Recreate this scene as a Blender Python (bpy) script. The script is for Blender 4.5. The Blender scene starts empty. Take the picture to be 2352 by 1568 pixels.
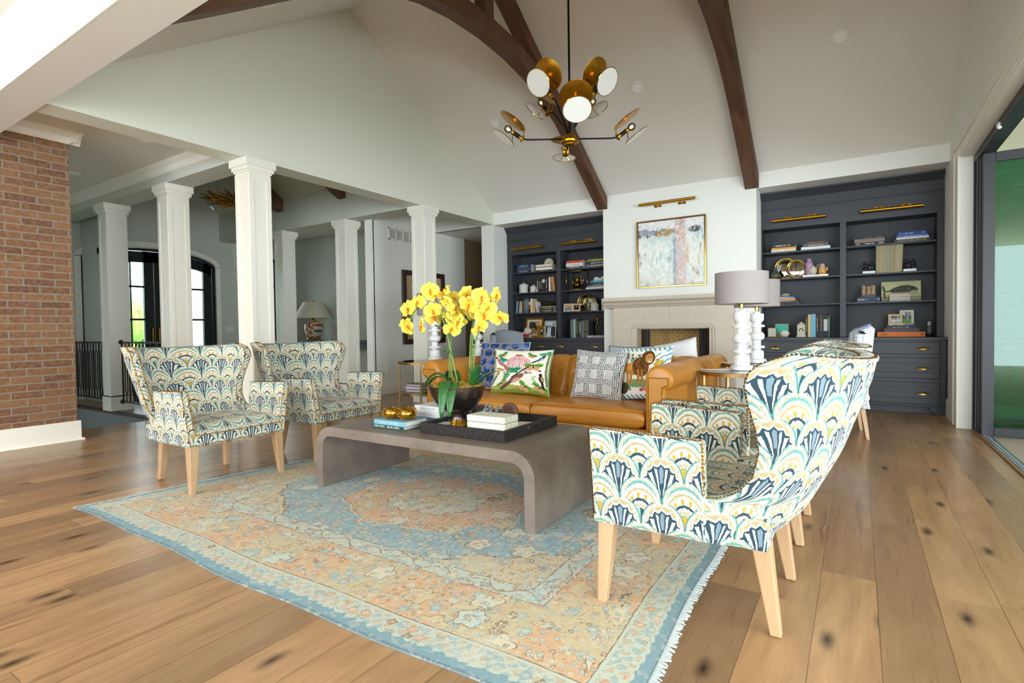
import bpy, math, random
import numpy as np
from mathutils import Vector, Matrix
random.seed(7); rng = np.random.RandomState(11)
PI = math.pi
S = bpy.context.scene
COL = S.collection

# ------------------------------------------------------------------ camera, sky, exposure
def camera():
    f, yaw, pit, rol = 1235.044, .571337, .0243425, -.0142672
    F = Vector((-math.sin(yaw)*math.cos(pit), math.cos(yaw)*math.cos(pit), -math.sin(pit)))
    R0 = Vector((math.cos(yaw), math.sin(yaw), 0)); U0 = R0.cross(F)
    R = R0*math.cos(rol) + U0*math.sin(rol); U = U0*math.cos(rol) - R0*math.sin(rol)
    cd = bpy.data.cameras.new('camera'); cd.sensor_width = 36; cd.lens = f/2352*36
    cd.clip_start = .05; cd.clip_end = 200
    o = bpy.data.objects.new('camera', cd); COL.objects.link(o)
    M = Matrix((R, U, -F)).transposed().to_4x4(); M.translation = (0, 0, 1.10)
    o.matrix_world = M; S.camera = o
camera()
W = bpy.data.worlds.new('overcast_sky'); S.world = W; W.use_nodes = True
W.node_tree.nodes['Background'].inputs[0].default_value = (.80, .915, 1.0, 1)
W.node_tree.nodes['Background'].inputs[1].default_value = 4.6
S.view_settings.view_transform = 'Standard'; S.view_settings.look = 'None'
S.view_settings.exposure = 1.62; S.view_settings.gamma = 1
S.cycles.max_bounces = 8; S.cycles.diffuse_bounces = 5; S.cycles.glossy_bounces = 4
S.cycles.transmission_bounces = 6; S.cycles.transparent_max_bounces = 8
S.cycles.sample_clamp_indirect = 6; S.cycles.caustics_reflective = False; S.cycles.caustics_refractive = False

def portal(name, loc, d, sx, sy):
    l = bpy.data.lights.new(name, 'AREA'); l.shape = 'RECTANGLE'; l.size = sx; l.size_y = sy
    l.cycles.is_portal = True
    o = bpy.data.objects.new(name, l); COL.objects.link(o); o.location = loc
    o.rotation_euler = Vector(d).to_track_quat('-Z', 'Y').to_euler(); return o
portal('patio_daylight', (1.12, 2.9, 1.4), (-1, 0, 0), 8.4, 2.75)
portal('kitchen_daylight', (-2.9, -4.1, 1.75), (0, 1, 0), 7.6, 1.9)
portal('entrance_daylight', (-11.2, 4.85, 1.4), (1, 0, 0), 2.3, 2.7)
portal('alcove_daylight', (-11.2, 6.95, 1.6), (1, 0, 0), .8, 2.3)
def area_light(name, loc, d, sx, sy, e, col=(1, 1, 1)):
    l = bpy.data.lights.new(name, 'AREA'); l.shape = 'RECTANGLE'; l.size = sx; l.size_y = sy
    l.energy = e; l.color = col
    o = bpy.data.objects.new(name, l); COL.objects.link(o); o.location = loc
    o.rotation_euler = Vector(d).to_track_quat('-Z', 'Y').to_euler(); return o

area_light('added_warm_fill', (-4.6, -1.3, 3.2), (.0, .25, -1), 3.2, 2.2, 32, (1, .84, .64))  # added warm fill standing in for unseen kitchen lamps, no fixture
# ------------------------------------------------------------------ shading helpers
def lin(c):
    if isinstance(c, str):
        c = c.lstrip('#'); c = [int(c[i:i+2], 16)/255 for i in (0, 2, 4)]
    return tuple((v/12.92 if v <= .04045 else ((v+.055)/1.055)**2.4) for v in c[:3])
def c4(c): return (*lin(c), 1)

class F:                                   # a float socket with arithmetic
    def __init__(s, g, k): s.g, s.k = g, k
    def _o(s, op, *a): return s.g.m(op, s, *a)
    def __add__(s, o): return s._o('ADD', o)
    __radd__ = __add__
    def __sub__(s, o): return s._o('SUBTRACT', o)
    def __rsub__(s, o): return s.g.m('SUBTRACT', o, s)
    def __mul__(s, o): return s._o('MULTIPLY', o)
    __rmul__ = __mul__
    def __truediv__(s, o): return s._o('DIVIDE', o)
    def __lt__(s, o): return s._o('LESS_THAN', o)
    def __gt__(s, o): return s._o('GREATER_THAN', o)
    def floor(s): return s._o('FLOOR')
    def frac(s): return s._o('FRACT')
    def abs(s): return s._o('ABSOLUTE')
    def sin(s): return s._o('SINE')
    def sqrt(s): return s._o('SQRT')
    def pp(s, n): return s._o('PINGPONG', n)
    def band(s, a, b): return (s > a)*(s < b)

class G:                                   # a material's node graph
    def __init__(s, name, rough=.5, metal=0., spec=.5, color=None):
        s.mat = bpy.data.materials.new(name); s.mat.use_nodes = True
        s.nt = s.mat.node_tree; s.b = s.nt.nodes['Principled BSDF']
        s.put('Roughness', rough); s.put('Metallic', metal); s.put('Specular IOR Level', spec)
        if color is not None: s.put('Base Color', c4(color))
    def n(s, t, **kw):
        x = s.nt.nodes.new('ShaderNode'+t)
        for k, v in kw.items(): setattr(x, k, v)
        return x
    def lk(s, v, inp):
        if isinstance(v, F): s.nt.links.new(v.k, inp)
        elif isinstance(v, bpy.types.NodeSocket): s.nt.links.new(v, inp)
        elif isinstance(v, str): inp.default_value = c4(v)
        else: inp.default_value = v
    def put(s, k, v): s.lk(v, s.b.inputs[k])
    def m(s, op, *a):
        x = s.n('Math', operation=op)
        for i, v in enumerate(a): s.lk(v, x.inputs[i])
        return F(s, x.outputs[0])
    def pos(s): return s.n('NewGeometry').outputs['Position']
    def tc(s, k): return s.n('TexCoord').outputs[k]
    def sep(s, v):
        x = s.n('SeparateXYZ'); s.lk(v, x.inputs[0]); return [F(s, x.outputs[i]) for i in range(3)]
    def comb(s, *a):
        x = s.n('CombineXYZ')
        for i, v in enumerate(a): s.lk(v, x.inputs[i])
        return x.outputs[0]
    def map(s, v, sc=(1, 1, 1), loc=(0, 0, 0), rot=(0, 0, 0)):
        x = s.n('Mapping'); s.lk(v, x.inputs[0]); x.inputs[1].default_value = loc
        x.inputs[2].default_value = rot; x.inputs[3].default_value = sc; return x.outputs[0]
    def noise(s, v, sc, det=3., rough=.5, dist=0.):
        x = s.n('TexNoise'); s.lk(v, x.inputs['Vector']); x.inputs['Scale'].default_value = sc
        x.inputs['Detail'].default_value = det; x.inputs['Roughness'].default_value = rough
        x.inputs['Distortion'].default_value = dist
        return F(s, x.outputs[0])
    def white(s, v):
        x = s.n('TexWhiteNoise', noise_dimensions='3D'); s.lk(v, x.inputs['Vector']); return F(s, x.outputs['Value'])
    def vor(s, v, sc, rnd=1.):
        x = s.n('TexVoronoi', voronoi_dimensions='2D'); s.lk(v, x.inputs['Vector']); x.inputs['Scale'].default_value = sc
        x.inputs['Randomness'].default_value = rnd
        return F(s, x.outputs['Distance']), x.outputs['Color'], x.outputs['Position']
    def mix(s, f, a, b, mode='MIX'):
        x = s.n('Mix', data_type='RGBA', blend_type=mode); s.lk(f, x.inputs[0]); s.lk(a, x.inputs[6]); s.lk(b, x.inputs[7])
        return x.outputs[2]
    def ramp(s, f, st, const=False):
        x = s.n('ValToRGB'); s.lk(f, x.inputs[0]); e = x.color_ramp.elements
        if const: x.color_ramp.interpolation = 'CONSTANT'
        while len(e) < len(st): e.new(.5)
        for k, (p, c) in zip(e, st): k.position = p; k.color = c4(c)
        return x.outputs[0]
    def bump(s, h, st=.3, d=.01):
        x = s.n('Bump'); s.lk(h, x.inputs['Height']); x.inputs['Strength'].default_value = st
        x.inputs['Distance'].default_value = d; s.nt.links.new(x.outputs[0], s.b.inputs['Normal'])
    def color(s, c): s.put('Base Color', c); return s

_pc = {}
def paint(hexc, rough=.55, metal=0., spec=.4):
    k = (hexc, rough, metal, spec)
    if k not in _pc:
        g = G('finish_'+hexc.strip('#')+('_metal' if metal else ''), rough, metal, spec)
        nz = g.noise(g.tc('Object'), 60, 2)
        g.color(g.mix(nz*.10, hexc, '#000000' if not metal else '#201000')); _pc[k] = g.mat
    return _pc[k]

def mat_wall(name, hexc, rough=.7):
    g = G(name, rough, 0, .3); p = g.pos()
    g.color(g.mix(g.noise(p, 1.3, 2)*.06, hexc, '#b9b4a4')); g.bump(g.noise(p, 180, 2), .04, .002); return g.mat
WALL = mat_wall('wall_paint_ivory', '#edece4'); GABLE = mat_wall('wall_paint_pale', '#e0e1d2'); CEIL = mat_wall('ceiling_paint', '#e6e1d8')
WTRIM = mat_wall('trim_paint', '#f0ece0', .45); FOYER = mat_wall('foyer_paint', '#c9cbc0')
KCEIL = mat_wall('kitchen_ceiling_paint', '#f6f5f2', .5); TAUPE = mat_wall('stair_paint', '#7f8585')
CAB = paint('#3a3b40', .42); CABIN = paint('#343539', .5); BLACK = paint('#15161a', .4); IRON = paint('#1c1a1c', .5)

def mat_brass(name, a, b, r):
    g = G(name, r, 1.); g.color(g.mix(g.noise(g.tc('Object'), 14, 3), a, b)); return g.mat
BRASS = mat_brass('brushed_brass', '#c9962f', '#a8741c', .3); BRASSP = mat_brass('polished_brass', '#dcb768', '#b98f3c', .16)
BRONZE = mat_brass('aged_bronze_brass', '#b08d5f', '#8e6a40', .38)
NAIL = mat_brass('nailhead_brass', '#c08a2c', '#8a5c14', .3)

def mat_floor():
    g = G('oak_planks', .36, 0, .4); x, y, z = g.sep(g.pos())
    pw = .2; a = (x+.133)/pw; k = a.floor(); fx = a.frac()
    off = g.white(g.comb(k, 3.1, 0.)); L = g.white(g.comb(k, 8.7, 0.))*.8+1.5
    b = (y+off*5.)/L; kb = b.floor(); fy = b.frac()
    r1 = g.white(g.comb(k, kb, 1.)); r2 = g.white(g.comb(k, kb, 5.))
    gv = g.comb(x*1.+r1*37., y*.10+r2*11., 0.)
    big = g.noise(gv, 9, 4, .6, 1.2); fine = g.noise(g.comb(x*60.+r1*9., y*2.2+r2*50., 0.), 1.6, 4, .6)
    rings = ((g.noise(g.comb(x*2.+r1*20., y*.45+r2*30., 0.), 2.2, 2, .5, .6)*26.).sin()*.5+.5)
    base = g.ramp(r1, [(0, '#755d4a'), (.16, '#9a7858'), (.36, '#b58f66'), (.52, '#a27f5f'), (.66, '#86694f'), (.8, '#ae8760'), (1, '#c7a076')])
    col = g.mix(g.m('MULTIPLY', big-.3, 1.25), base, '#62432b'); col = g.mix(fine*.35, col, '#c9a67e'); col = g.mix(rings*.16, col, '#5d3d24')
    d, vc, vp = g.vor(g.comb(x*1.6+r1*3., y*.62+r2*7., 0.), 1.7)
    knot = 1.-g.m('SMOOTH_MIN', d*11., 1., .2); knot = g.m('MAXIMUM', knot, 0.)
    col = g.mix(knot*1.0, col, '#1d140e')
    streak = (g.noise(g.comb(x*7.+r2*9., y*.5+r1*5., 0.), 1.6, 3, .6) > .66)*.4
    col = g.mix(streak, col, '#5a3c26')
    seam = g.m('MAXIMUM', ((fx-.5).abs() > .4915), ((fy-.5).abs()*L > L*.5-.0014))
    g.color(g.mix(seam*.6, col, '#4a3320')); g.put('Roughness', fine*.14+.22)
    g.bump(fine*.4-seam*1.6, .22, .002); return g.mat
FLOOR = mat_floor()

def mat_wood(name, a, b, sc=(1, 1, 1), rough=.55, k=14):
    g = G(name, rough); v = g.map(g.tc('Object'), sc)
    w = g.noise(v, k, 5, .65, 1.5); w2 = g.noise(v, k*5, 3)
    g.color(g.mix(w2*.35, g.ramp(w, [(.3, a), (.7, b)]), a)); g.bump(w, .12, .004); return g.mat
BEAM = mat_wood('dark_stained_beam', '#4a2f20', '#75503a', (1, .12, .12), .6, 9)
BEECH = mat_wood('pale_beech', '#b08c68', '#c4a27d', (1, 1, .1), .45, 16)
DARKWOOD = mat_wood('dark_frame_wood', '#2b1d16', '#45302a', (1, 1, 1), .4)
LIGHTWOOD = mat_wood('light_frame_wood', '#cfab7c', '#e0c49c', (1, 1, 1), .5)

def mat_brick():
    g = G('tan_brick', .85, 0, .2); x, y, z = g.sep(g.pos()); v = g.comb(y, z, 0.)
    bw, bh = .247, .074
    j = (z-.032)/bh; kj = j.floor(); fj = j.frac(); i = y/bw+g.m('MODULO', kj.abs(), 2.)*.5; ki = i.floor(); fi = i.frac()
    nz = g.noise(v, 26, 5, .7); n2 = g.noise(v, 90, 3)
    r = g.white(g.comb(ki, kj, 2.))
    ex = (fi-.5).abs()+(n2-.5)*.02; ez = (fj-.5).abs()+(n2-.5)*.05
    mort = g.m('MAXIMUM', ex > .474, ez > .418)
    col = g.ramp(r, [(0, '#65453a'), (.35, '#7c5840'), (.7, '#8a664a'), (1, '#6e4d3e')])
    col = g.mix(g.m('MULTIPLY', (nz-.4), 1.7), col, '#b08a62'); col = g.mix(n2*.3, col, '#6b4430')
    g.color(g.mix(mort, col, '#8c8478')); g.bump(mort*-1.+nz*.5, .9, .008); return g.mat
BRICK = mat_brick()
def mat_whitebrick():
    g = G('painted_white_brick', .8); x, y, z = g.sep(g.pos())
    bw, bh = .21, .075; j = z/bh; kj = j.floor(); i = (x+y)/bw+g.m('MODULO', kj.abs(), 2.)*.5
    mort = g.m('MAXIMUM', (i.frac()-.5).abs() > .475, (j.frac()-.5).abs() > .43)
    r = g.white(g.comb(i.floor(), kj, 4.))
    g.color(g.mix(mort, g.mix(r, '#dfe3e2', '#c9d0d0'), '#a9b0b0')); g.bump(mort*-1., .6, .006); return g.mat
WBRICK = mat_whitebrick()
def mat_stone():
    g = G('cast_limestone', .75); p = g.tc('Object')
    g.color(g.mix(g.noise(p, 5, 5, .6), '#d9cdbb', '#cbbba8')); g.bump(g.noise(p, 220, 2), .1, .002); return g.mat
STONE = mat_stone()
def mat_herring():
    g = G('herringbone_firebrick', .85); x, y, z = g.sep(g.tc('UV'))
    a = (x+z*0+y)*.7071; b = (y-x)*.7071; w = .062
    # 2:1 herringbone: cell (i,j) belongs to a horizontal or vertical brick by (i-j) mod 4
    u = a/w; v = b/w; i = u.floor(); j = v.floor(); k = g.m('FLOORED_MODULO', i-j, 4.)
    fu = u.frac(); fv = v.frac(); e = .07
    L = fu < e; B = fv < e
    m0 = (k < .5)*g.m('MAXIMUM', L, B); m1 = k.band(.5, 1.5)*B
    m2 = k.band(1.5, 2.5)*L; m3 = (k > 2.5)*g.m('MAXIMUM', L, B)
    mort = g.m('MINIMUM', m0+m1+m2+m3, 1.)
    g.color(g.mix(mort, g.mix(g.noise(g.tc('UV'), 12, 3), '#b08a52', '#c39c62'), '#55422a')); return g.mat
HERR = mat_herring()

def mat_peacock():
    g = G('peacock_fan_fabric', .85, 0, .2); u, v, _ = g.sep(g.tc('UV'))
    uv = g.tc('UV'); n1 = g.noise(uv, 130, 2); n2 = g.noise(g.map(uv, (1, 1, 1), (3, 7, 0)), 30, 2)
    u = u/.165+(n2-.5)*.05; v = v/.088+(n1-.5)*.16+(n2-.5)*.08
    j = v.floor(); fv = v.frac()
    def local(jj): 
        uu = u+g.m('FLOORED_MODULO', jj, 2.)*.5; return uu.frac()-.5, uu.floor()
    duA, iA = local(j); duB, iB = local(j+1.)
    eA = (duA*duA*4.+(fv/1.12)*(fv/1.12)).sqrt(); inA = eA < 1.
    yB = fv-1.
    sel = lambda a, b: b+(a-b)*inA
    du = sel(duA, duB); y = sel(fv, yB); row = j+1.-inA; ic = sel(iA, iB)
    eB = (duB*duB*4.+(yB/1.12)*(yB/1.12)).sqrt()
    e = g.m('MULTIPLY', sel(eA, eB*.62), 1.)
    yy = y+1.; r = (du*du*3.2+yy*yy*.30).sqrt(); a = g.m('ARCTAN2', du*2., yy+.02)
    odd = g.m('FLOORED_MODULO', row, 2.); alt = g.m('FLOORED_MODULO', ic, 2.)
    NAVY, TEAL, TAN, CREAM, GREY, ORG = '#2b4350', '#68988f', '#a89a70', '#d6d2c6', '#748996', '#cf9434'
    scal = ((a*15.).sin()).abs()*.07
    # fan motif
    rays = ((a.abs()*27.+1.1).sin() > .12)
    fan = g.mix(rays, CREAM, NAVY)
    fan = g.mix((a.abs() < .17), fan, CREAM); fan = g.mix((a.abs() < .125), fan, NAVY); fan = g.mix((a.abs() < .07)*(r > .48), fan, GREY)
    fan = g.mix((r+scal > .885), fan, NAVY); fan = g.mix((r+scal > .945), fan, CREAM); fan = g.mix((r+scal*1.2 > 1.01), fan, TAN)
    fan = g.mix(r < .12, fan, TEAL)
    # eye motif
    tick = ((a*22.).sin() > .35)
    eye = g.mix(r.band(.62, .74)*tick, CREAM, ORG); eye = g.mix(r.band(.54, .61), eye, NAVY)
    eye = g.mix(r+scal < .50, eye, TAN); eye = g.mix(r+scal*.7 < .43, eye, CREAM)
    flower = g.mix(alt, g.mix((a.abs() < .30)*(r.band(.1, .34)), TEAL, ORG), g.mix((a*9.).sin() > .2, NAVY, '#86b3a7'))
    eye = g.mix((r < .37)*(a.abs() < .62), eye, flower); eye = g.mix((r < .40)*(a.abs() > .55)*(a.abs() < .72), eye, NAVY)
    eye = g.mix(r.band(.80, .86), eye, TAN)
    eye = g.mix((r > .95), eye, TEAL)
    col = g.mix(odd, fan, eye)
    col = g.mix(e > .80, col, TAN); col = g.mix(e.band(.785, .805), col, CREAM)
    tk2 = ((a*13.).sin().abs() < .22)
    col = g.mix(e > .835, col, g.mix(tk2, CREAM, TAN)); col = g.mix(e > .905, col, CREAM); col = g.mix(e > .93, col, TEAL); col = g.mix(e > .985, col, NAVY)
    g.color(col); g.bump(g.noise(uv, 900, 1), .12, .001)
    g.put('Sheen Weight', .15); return g.mat
PEACOCK = mat_peacock()

def mat_rug():
    g = G('persian_wool_rug', .95, 0, .1); X, Y, _ = g.sep(g.tc('UV')); uv = g.tc('UV')
    n = g.noise(uv, 6, 4, .6); nf = g.noise(uv, 160, 2); nm = g.noise(uv, 28, 3)
    ex = 1.79-X.abs(); ey = 1.30-Y.abs(); e = g.m('MINIMUM', ex, ey)+(nm-.5)*.012
    BLUE, PALE, TAN, RUST, OLIVE, CREAM, BRN = '#6da0b4', '#b9cbc4', '#cbb694', '#cf9468', '#b9a878', '#d9d0ba', '#6a5240'
    field = g.mix((n-.35)*1.6, '#5c99b5', '#97bcc3')
    # spandrel corners
    q = (X.abs()*.62+Y.abs())+(((X*26.).sin()*.5+(Y*31.).sin()*.5)*.035)+(nm-.5)*.05
    field = g.mix(q > 1.05, field, g.mix(n, '#cdbd9d', '#c3b795')); field = g.mix(q.band(1.035, 1.055), field, BRN)
    # medallion
    ang = g.m('ARCTAN2', Y*1.35, X); mr = (X*X+Y*Y*1.85).sqrt()+((ang*8.).sin()*.5+(ang*16.).sin()*.22)*.045
    field = g.mix(mr < .66, field, CREAM); field = g.mix(mr < .645, field, BRN); field = g.mix(mr < .635, field, g.mix(n, '#d2946c', '#d8a884'))
    field = g.mix(mr < .34, field, BRN); field = g.mix(mr < .328, field, g.mix(n, '#cfc7ab', '#bcc4b0'))
    field = g.mix(mr < .14, field, g.mix(n, '#c9ad72', '#d6c08c'))
    # main border ground
    wav = ((X*9.5).sin()*.5)*((ey < ex))+((Y*9.5).sin()*.5)*((ex < ey)+0.)
    bord = g.mix((wav+((n-.5)*.8)) > .02, g.mix(n, '#c9b284', '#bdb08a'), g.mix(n, '#d39c6a', '#cfa57c'))
    col = g.mix(e < .60, field, PALE)
    col = g.mix(e.band(.594, .601), col, BRN)
    vine = ((X+Y*.0)*28.).sin()*.03*(ey < ex)+(Y*28.).sin()*.03*(ex < ey)
    col = g.mix(((e-.545)-vine).abs() < .006, col, '#8a7360')
    col = g.mix(e < .50, col, BRN); col = g.mix(e < .494, col, '#cf9a72'); col = g.mix(e < .478, col, bord)
    col = g.mix(e < .168, col, '#5c4a3a'); col = g.mix(e < .163, col, g.mix(n, '#b6cbc8', '#c4c3ae'))
    zig = ((((X+Y)*52.+(nm-.5)*7.).sin())*(((X-Y)*52.+(n-.5)*9.).sin()))
    col = g.mix(e.band(.06, .15)*(zig > .25)*.7, col, '#b59c80'); col = g.mix(e.band(.06, .15)*(zig < -.40)*.8, col, '#86aab2')
    col = g.mix(e+zig*.010+(nm-.5)*.02 < .052, col, '#5b92a8'); col = g.mix(e < .012, col, '#3f7188')
    # blossoms, urns and vines scattered over everything inside the guard band
    def blossoms(col, sc, rad, pet, cols, lo, hi, off, prob):
        d, vc, vp = g.vor(g.map(uv, (1, 1, 1), off), sc, .85)
        px, py, _ = g.sep(vp); mx, my, _ = g.sep(g.map(uv, (1, 1, 1), off))
        lx = mx-px; ly = my-py; rr = (lx*lx+ly*ly).sqrt()*sc; an = g.m('ARCTAN2', ly, lx)
        R = ((an*pet).sin()*.16+1.)*rad; t = rr/R; rnd = g.sep(vc)
        inside = e.band(lo, hi)
        c1 = g.ramp(rnd[0], cols, True); c2 = g.ramp(rnd[1], cols, True)
        on = (rnd[2] > prob)*inside
        col = g.mix((t < 1.)*on, col, BRN); col = g.mix((t < .92)*on, col, c1)
        col = g.mix((t < .5)*on*(((an*pet*.5).sin()) > -.4), col, c2); col = g.mix((t < .2)*on, col, '#d9cda8')
        return col
    C1 = [(0, '#d4cdb8'), (.35, '#bcd0cb'), (.55, '#d8b68c'), (.7, '#8fb6c1'), (.85, '#cdbb8f')]
    C2 = [(0, '#8fb9c4'), (.3, '#d6cbb0'), (.55, '#cf9a72'), (.75, '#7fa9b6'), (.9, '#8f7256')]
    col = blossoms(col, 13., .32, 6., C2, .19, 2., (.3, .1, 0), .50)
    col = blossoms(col, 5.2, .34, 5., C1, .19, .46, (.11, .37, 0), .35)
    col = blossoms(col, 4.6, .30, 5., C1, .62, 2., (.61, .27, 0), .58)
    col = blossoms(col, 26., .30, 5., C2, .17, 2., (1.3, 2.1, 0), .35)
    col = blossoms(col, 17., .34, 4., C2, .065, .15, (2.3, .1, 0), .30)
    # fine brown outlines and urn calligraphy
    w = g.noise(uv, 9, 2, .5, 1.4); col = g.mix(((w-.5).abs() < .010)*(e > .18), col, '#84684f')
    w2 = g.noise(uv, 20, 2, .5, 1.); col = g.mix(((w2-.52).abs() < .014)*(e > .17)*.6, col, '#d8d0bb')
    d, vc, vp = g.vor(uv, 1.6, .6); px, py, _ = g.sep(vp); lx = X-px; ly = Y-py
    urn = (lx*lx*1.7+ly*ly).sqrt(); rr = g.sep(vc)[0]
    col = g.mix((urn < .085)*(rr > .74)*(e > .22), col, g.mix(g.noise(uv, 42, 1, .5, 1.) > .5, '#59402f', '#bda98a'))
    # wear
    col = g.mix(g.m('MULTIPLY', nf, .50), col, '#cdc9ba'); col = g.mix((nm > .57)*.35, col, '#c9c6b8'); col = g.mix((g.noise(uv, 3.1, 4, .7) > .62)*.28, col, '#d9d4c4')
    g.color(col); g.bump(nf, .5, .004); return g.mat
RUG = mat_rug()

def mat_leather():
    g = G('caramel_leather', .34, 0, .5); p = g.tc('Object')
    g.color(g.mix(g.noise(p, 4, 4, .6), '#b97522', '#d09038')); g.bump(g.noise(p, 300, 2), .08, .001); return g.mat
LEATHER = mat_leather()
def mat_shagreen():
    g = G('taupe_parchment', .42, 0, .45); p = g.tc('Object')
    a = g.noise(p, 3.2, 5, .65); g.color(g.mix(g.noise(p, 30, 4, .7)*.4, g.ramp(a, [(.35, '#5c5047'), (.68, '#83766b')]), '#978a80')); return g.mat
SHAG = mat_shagreen()
def mat_marble():
    g = G('white_marble', .3, 0, .5); p = g.tc('Object')
    w = (g.noise(p, 7, 5, .6, 2.2)-.5).abs(); g.color(g.ramp(w, [(0, '#c2c3c6'), (.008, '#e6e6e6'), (.06, '#eeeeed')])); return g.mat
MARBLE = mat_marble()
def mat_weave(name, a, b, sx=90, sz=150):
    g = G(name, .5); x, y, z = g.sep(g.tc('Object')); k = (z*sz*.5).floor()
    h = (((x+y)*sx+k*1.57).sin()*.5+.5)*((z*sz*PI).sin().abs())
    g.color(g.mix(h, a, b)); g.bump(h, .8, .006); return g.mat
WEAVE = mat_weave('black_rattan', '#120f10', '#4a4242', 420, 105)
def mat_cloth(name, hexc, hex2, sc=400, amt=.35):
    g = G(name, .9, 0, .2); g.color(g.mix(g.noise(g.tc('Object'), sc, 1)*amt, hexc, hex2)); return g.mat
SHADE = mat_cloth('grey_linen', '#a59d99', '#8f8884')
def mat_glass(name, col, rough=0., mixk=.12):
    g = G(name, rough, 0, .5); g.nt.nodes.remove(g.b)
    out = [x for x in g.nt.nodes if x.type == 'OUTPUT_MATERIAL'][0]
    t = g.n('BsdfTransparent'); t.inputs[0].default_value = c4(col)
    gl = g.n('BsdfGlossy'); gl.inputs['Roughness'].default_value = rough
    fr = g.n('Fresnel'); fr.inputs[0].default_value = 1.5
    mx = g.n('MixShader'); f2 = g.m('ADD', F(g, fr.outputs[0]), mixk*.4); g.lk(f2, mx.inputs[0])
    g.nt.links.new(t.outputs[0], mx.inputs[1]); g.nt.links.new(gl.outputs[0], mx.inputs[2])
    g.nt.links.new(mx.outputs[0], out.inputs[0]); return g.mat
GLASS = mat_glass('clear_glass', '#f2f6f5'); GREENGLASS = mat_glass('green_tinted_glass', '#4aa57c', 0., .03); SMOKE = mat_glass('table_glass', '#dfe9e6', 0., .2)
def mat_attr(name, rough=.7, spec=.3):
    g = G(name, rough, 0, spec); a = g.n('Attribute', attribute_name='Col'); g.color(a.outputs['Color']); return g.mat
ACOL = mat_attr('painted_canvas'); APRINT = mat_attr('glossy_print', .2, .5); AFAB = mat_attr('printed_fabric', .9, .15)

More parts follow.
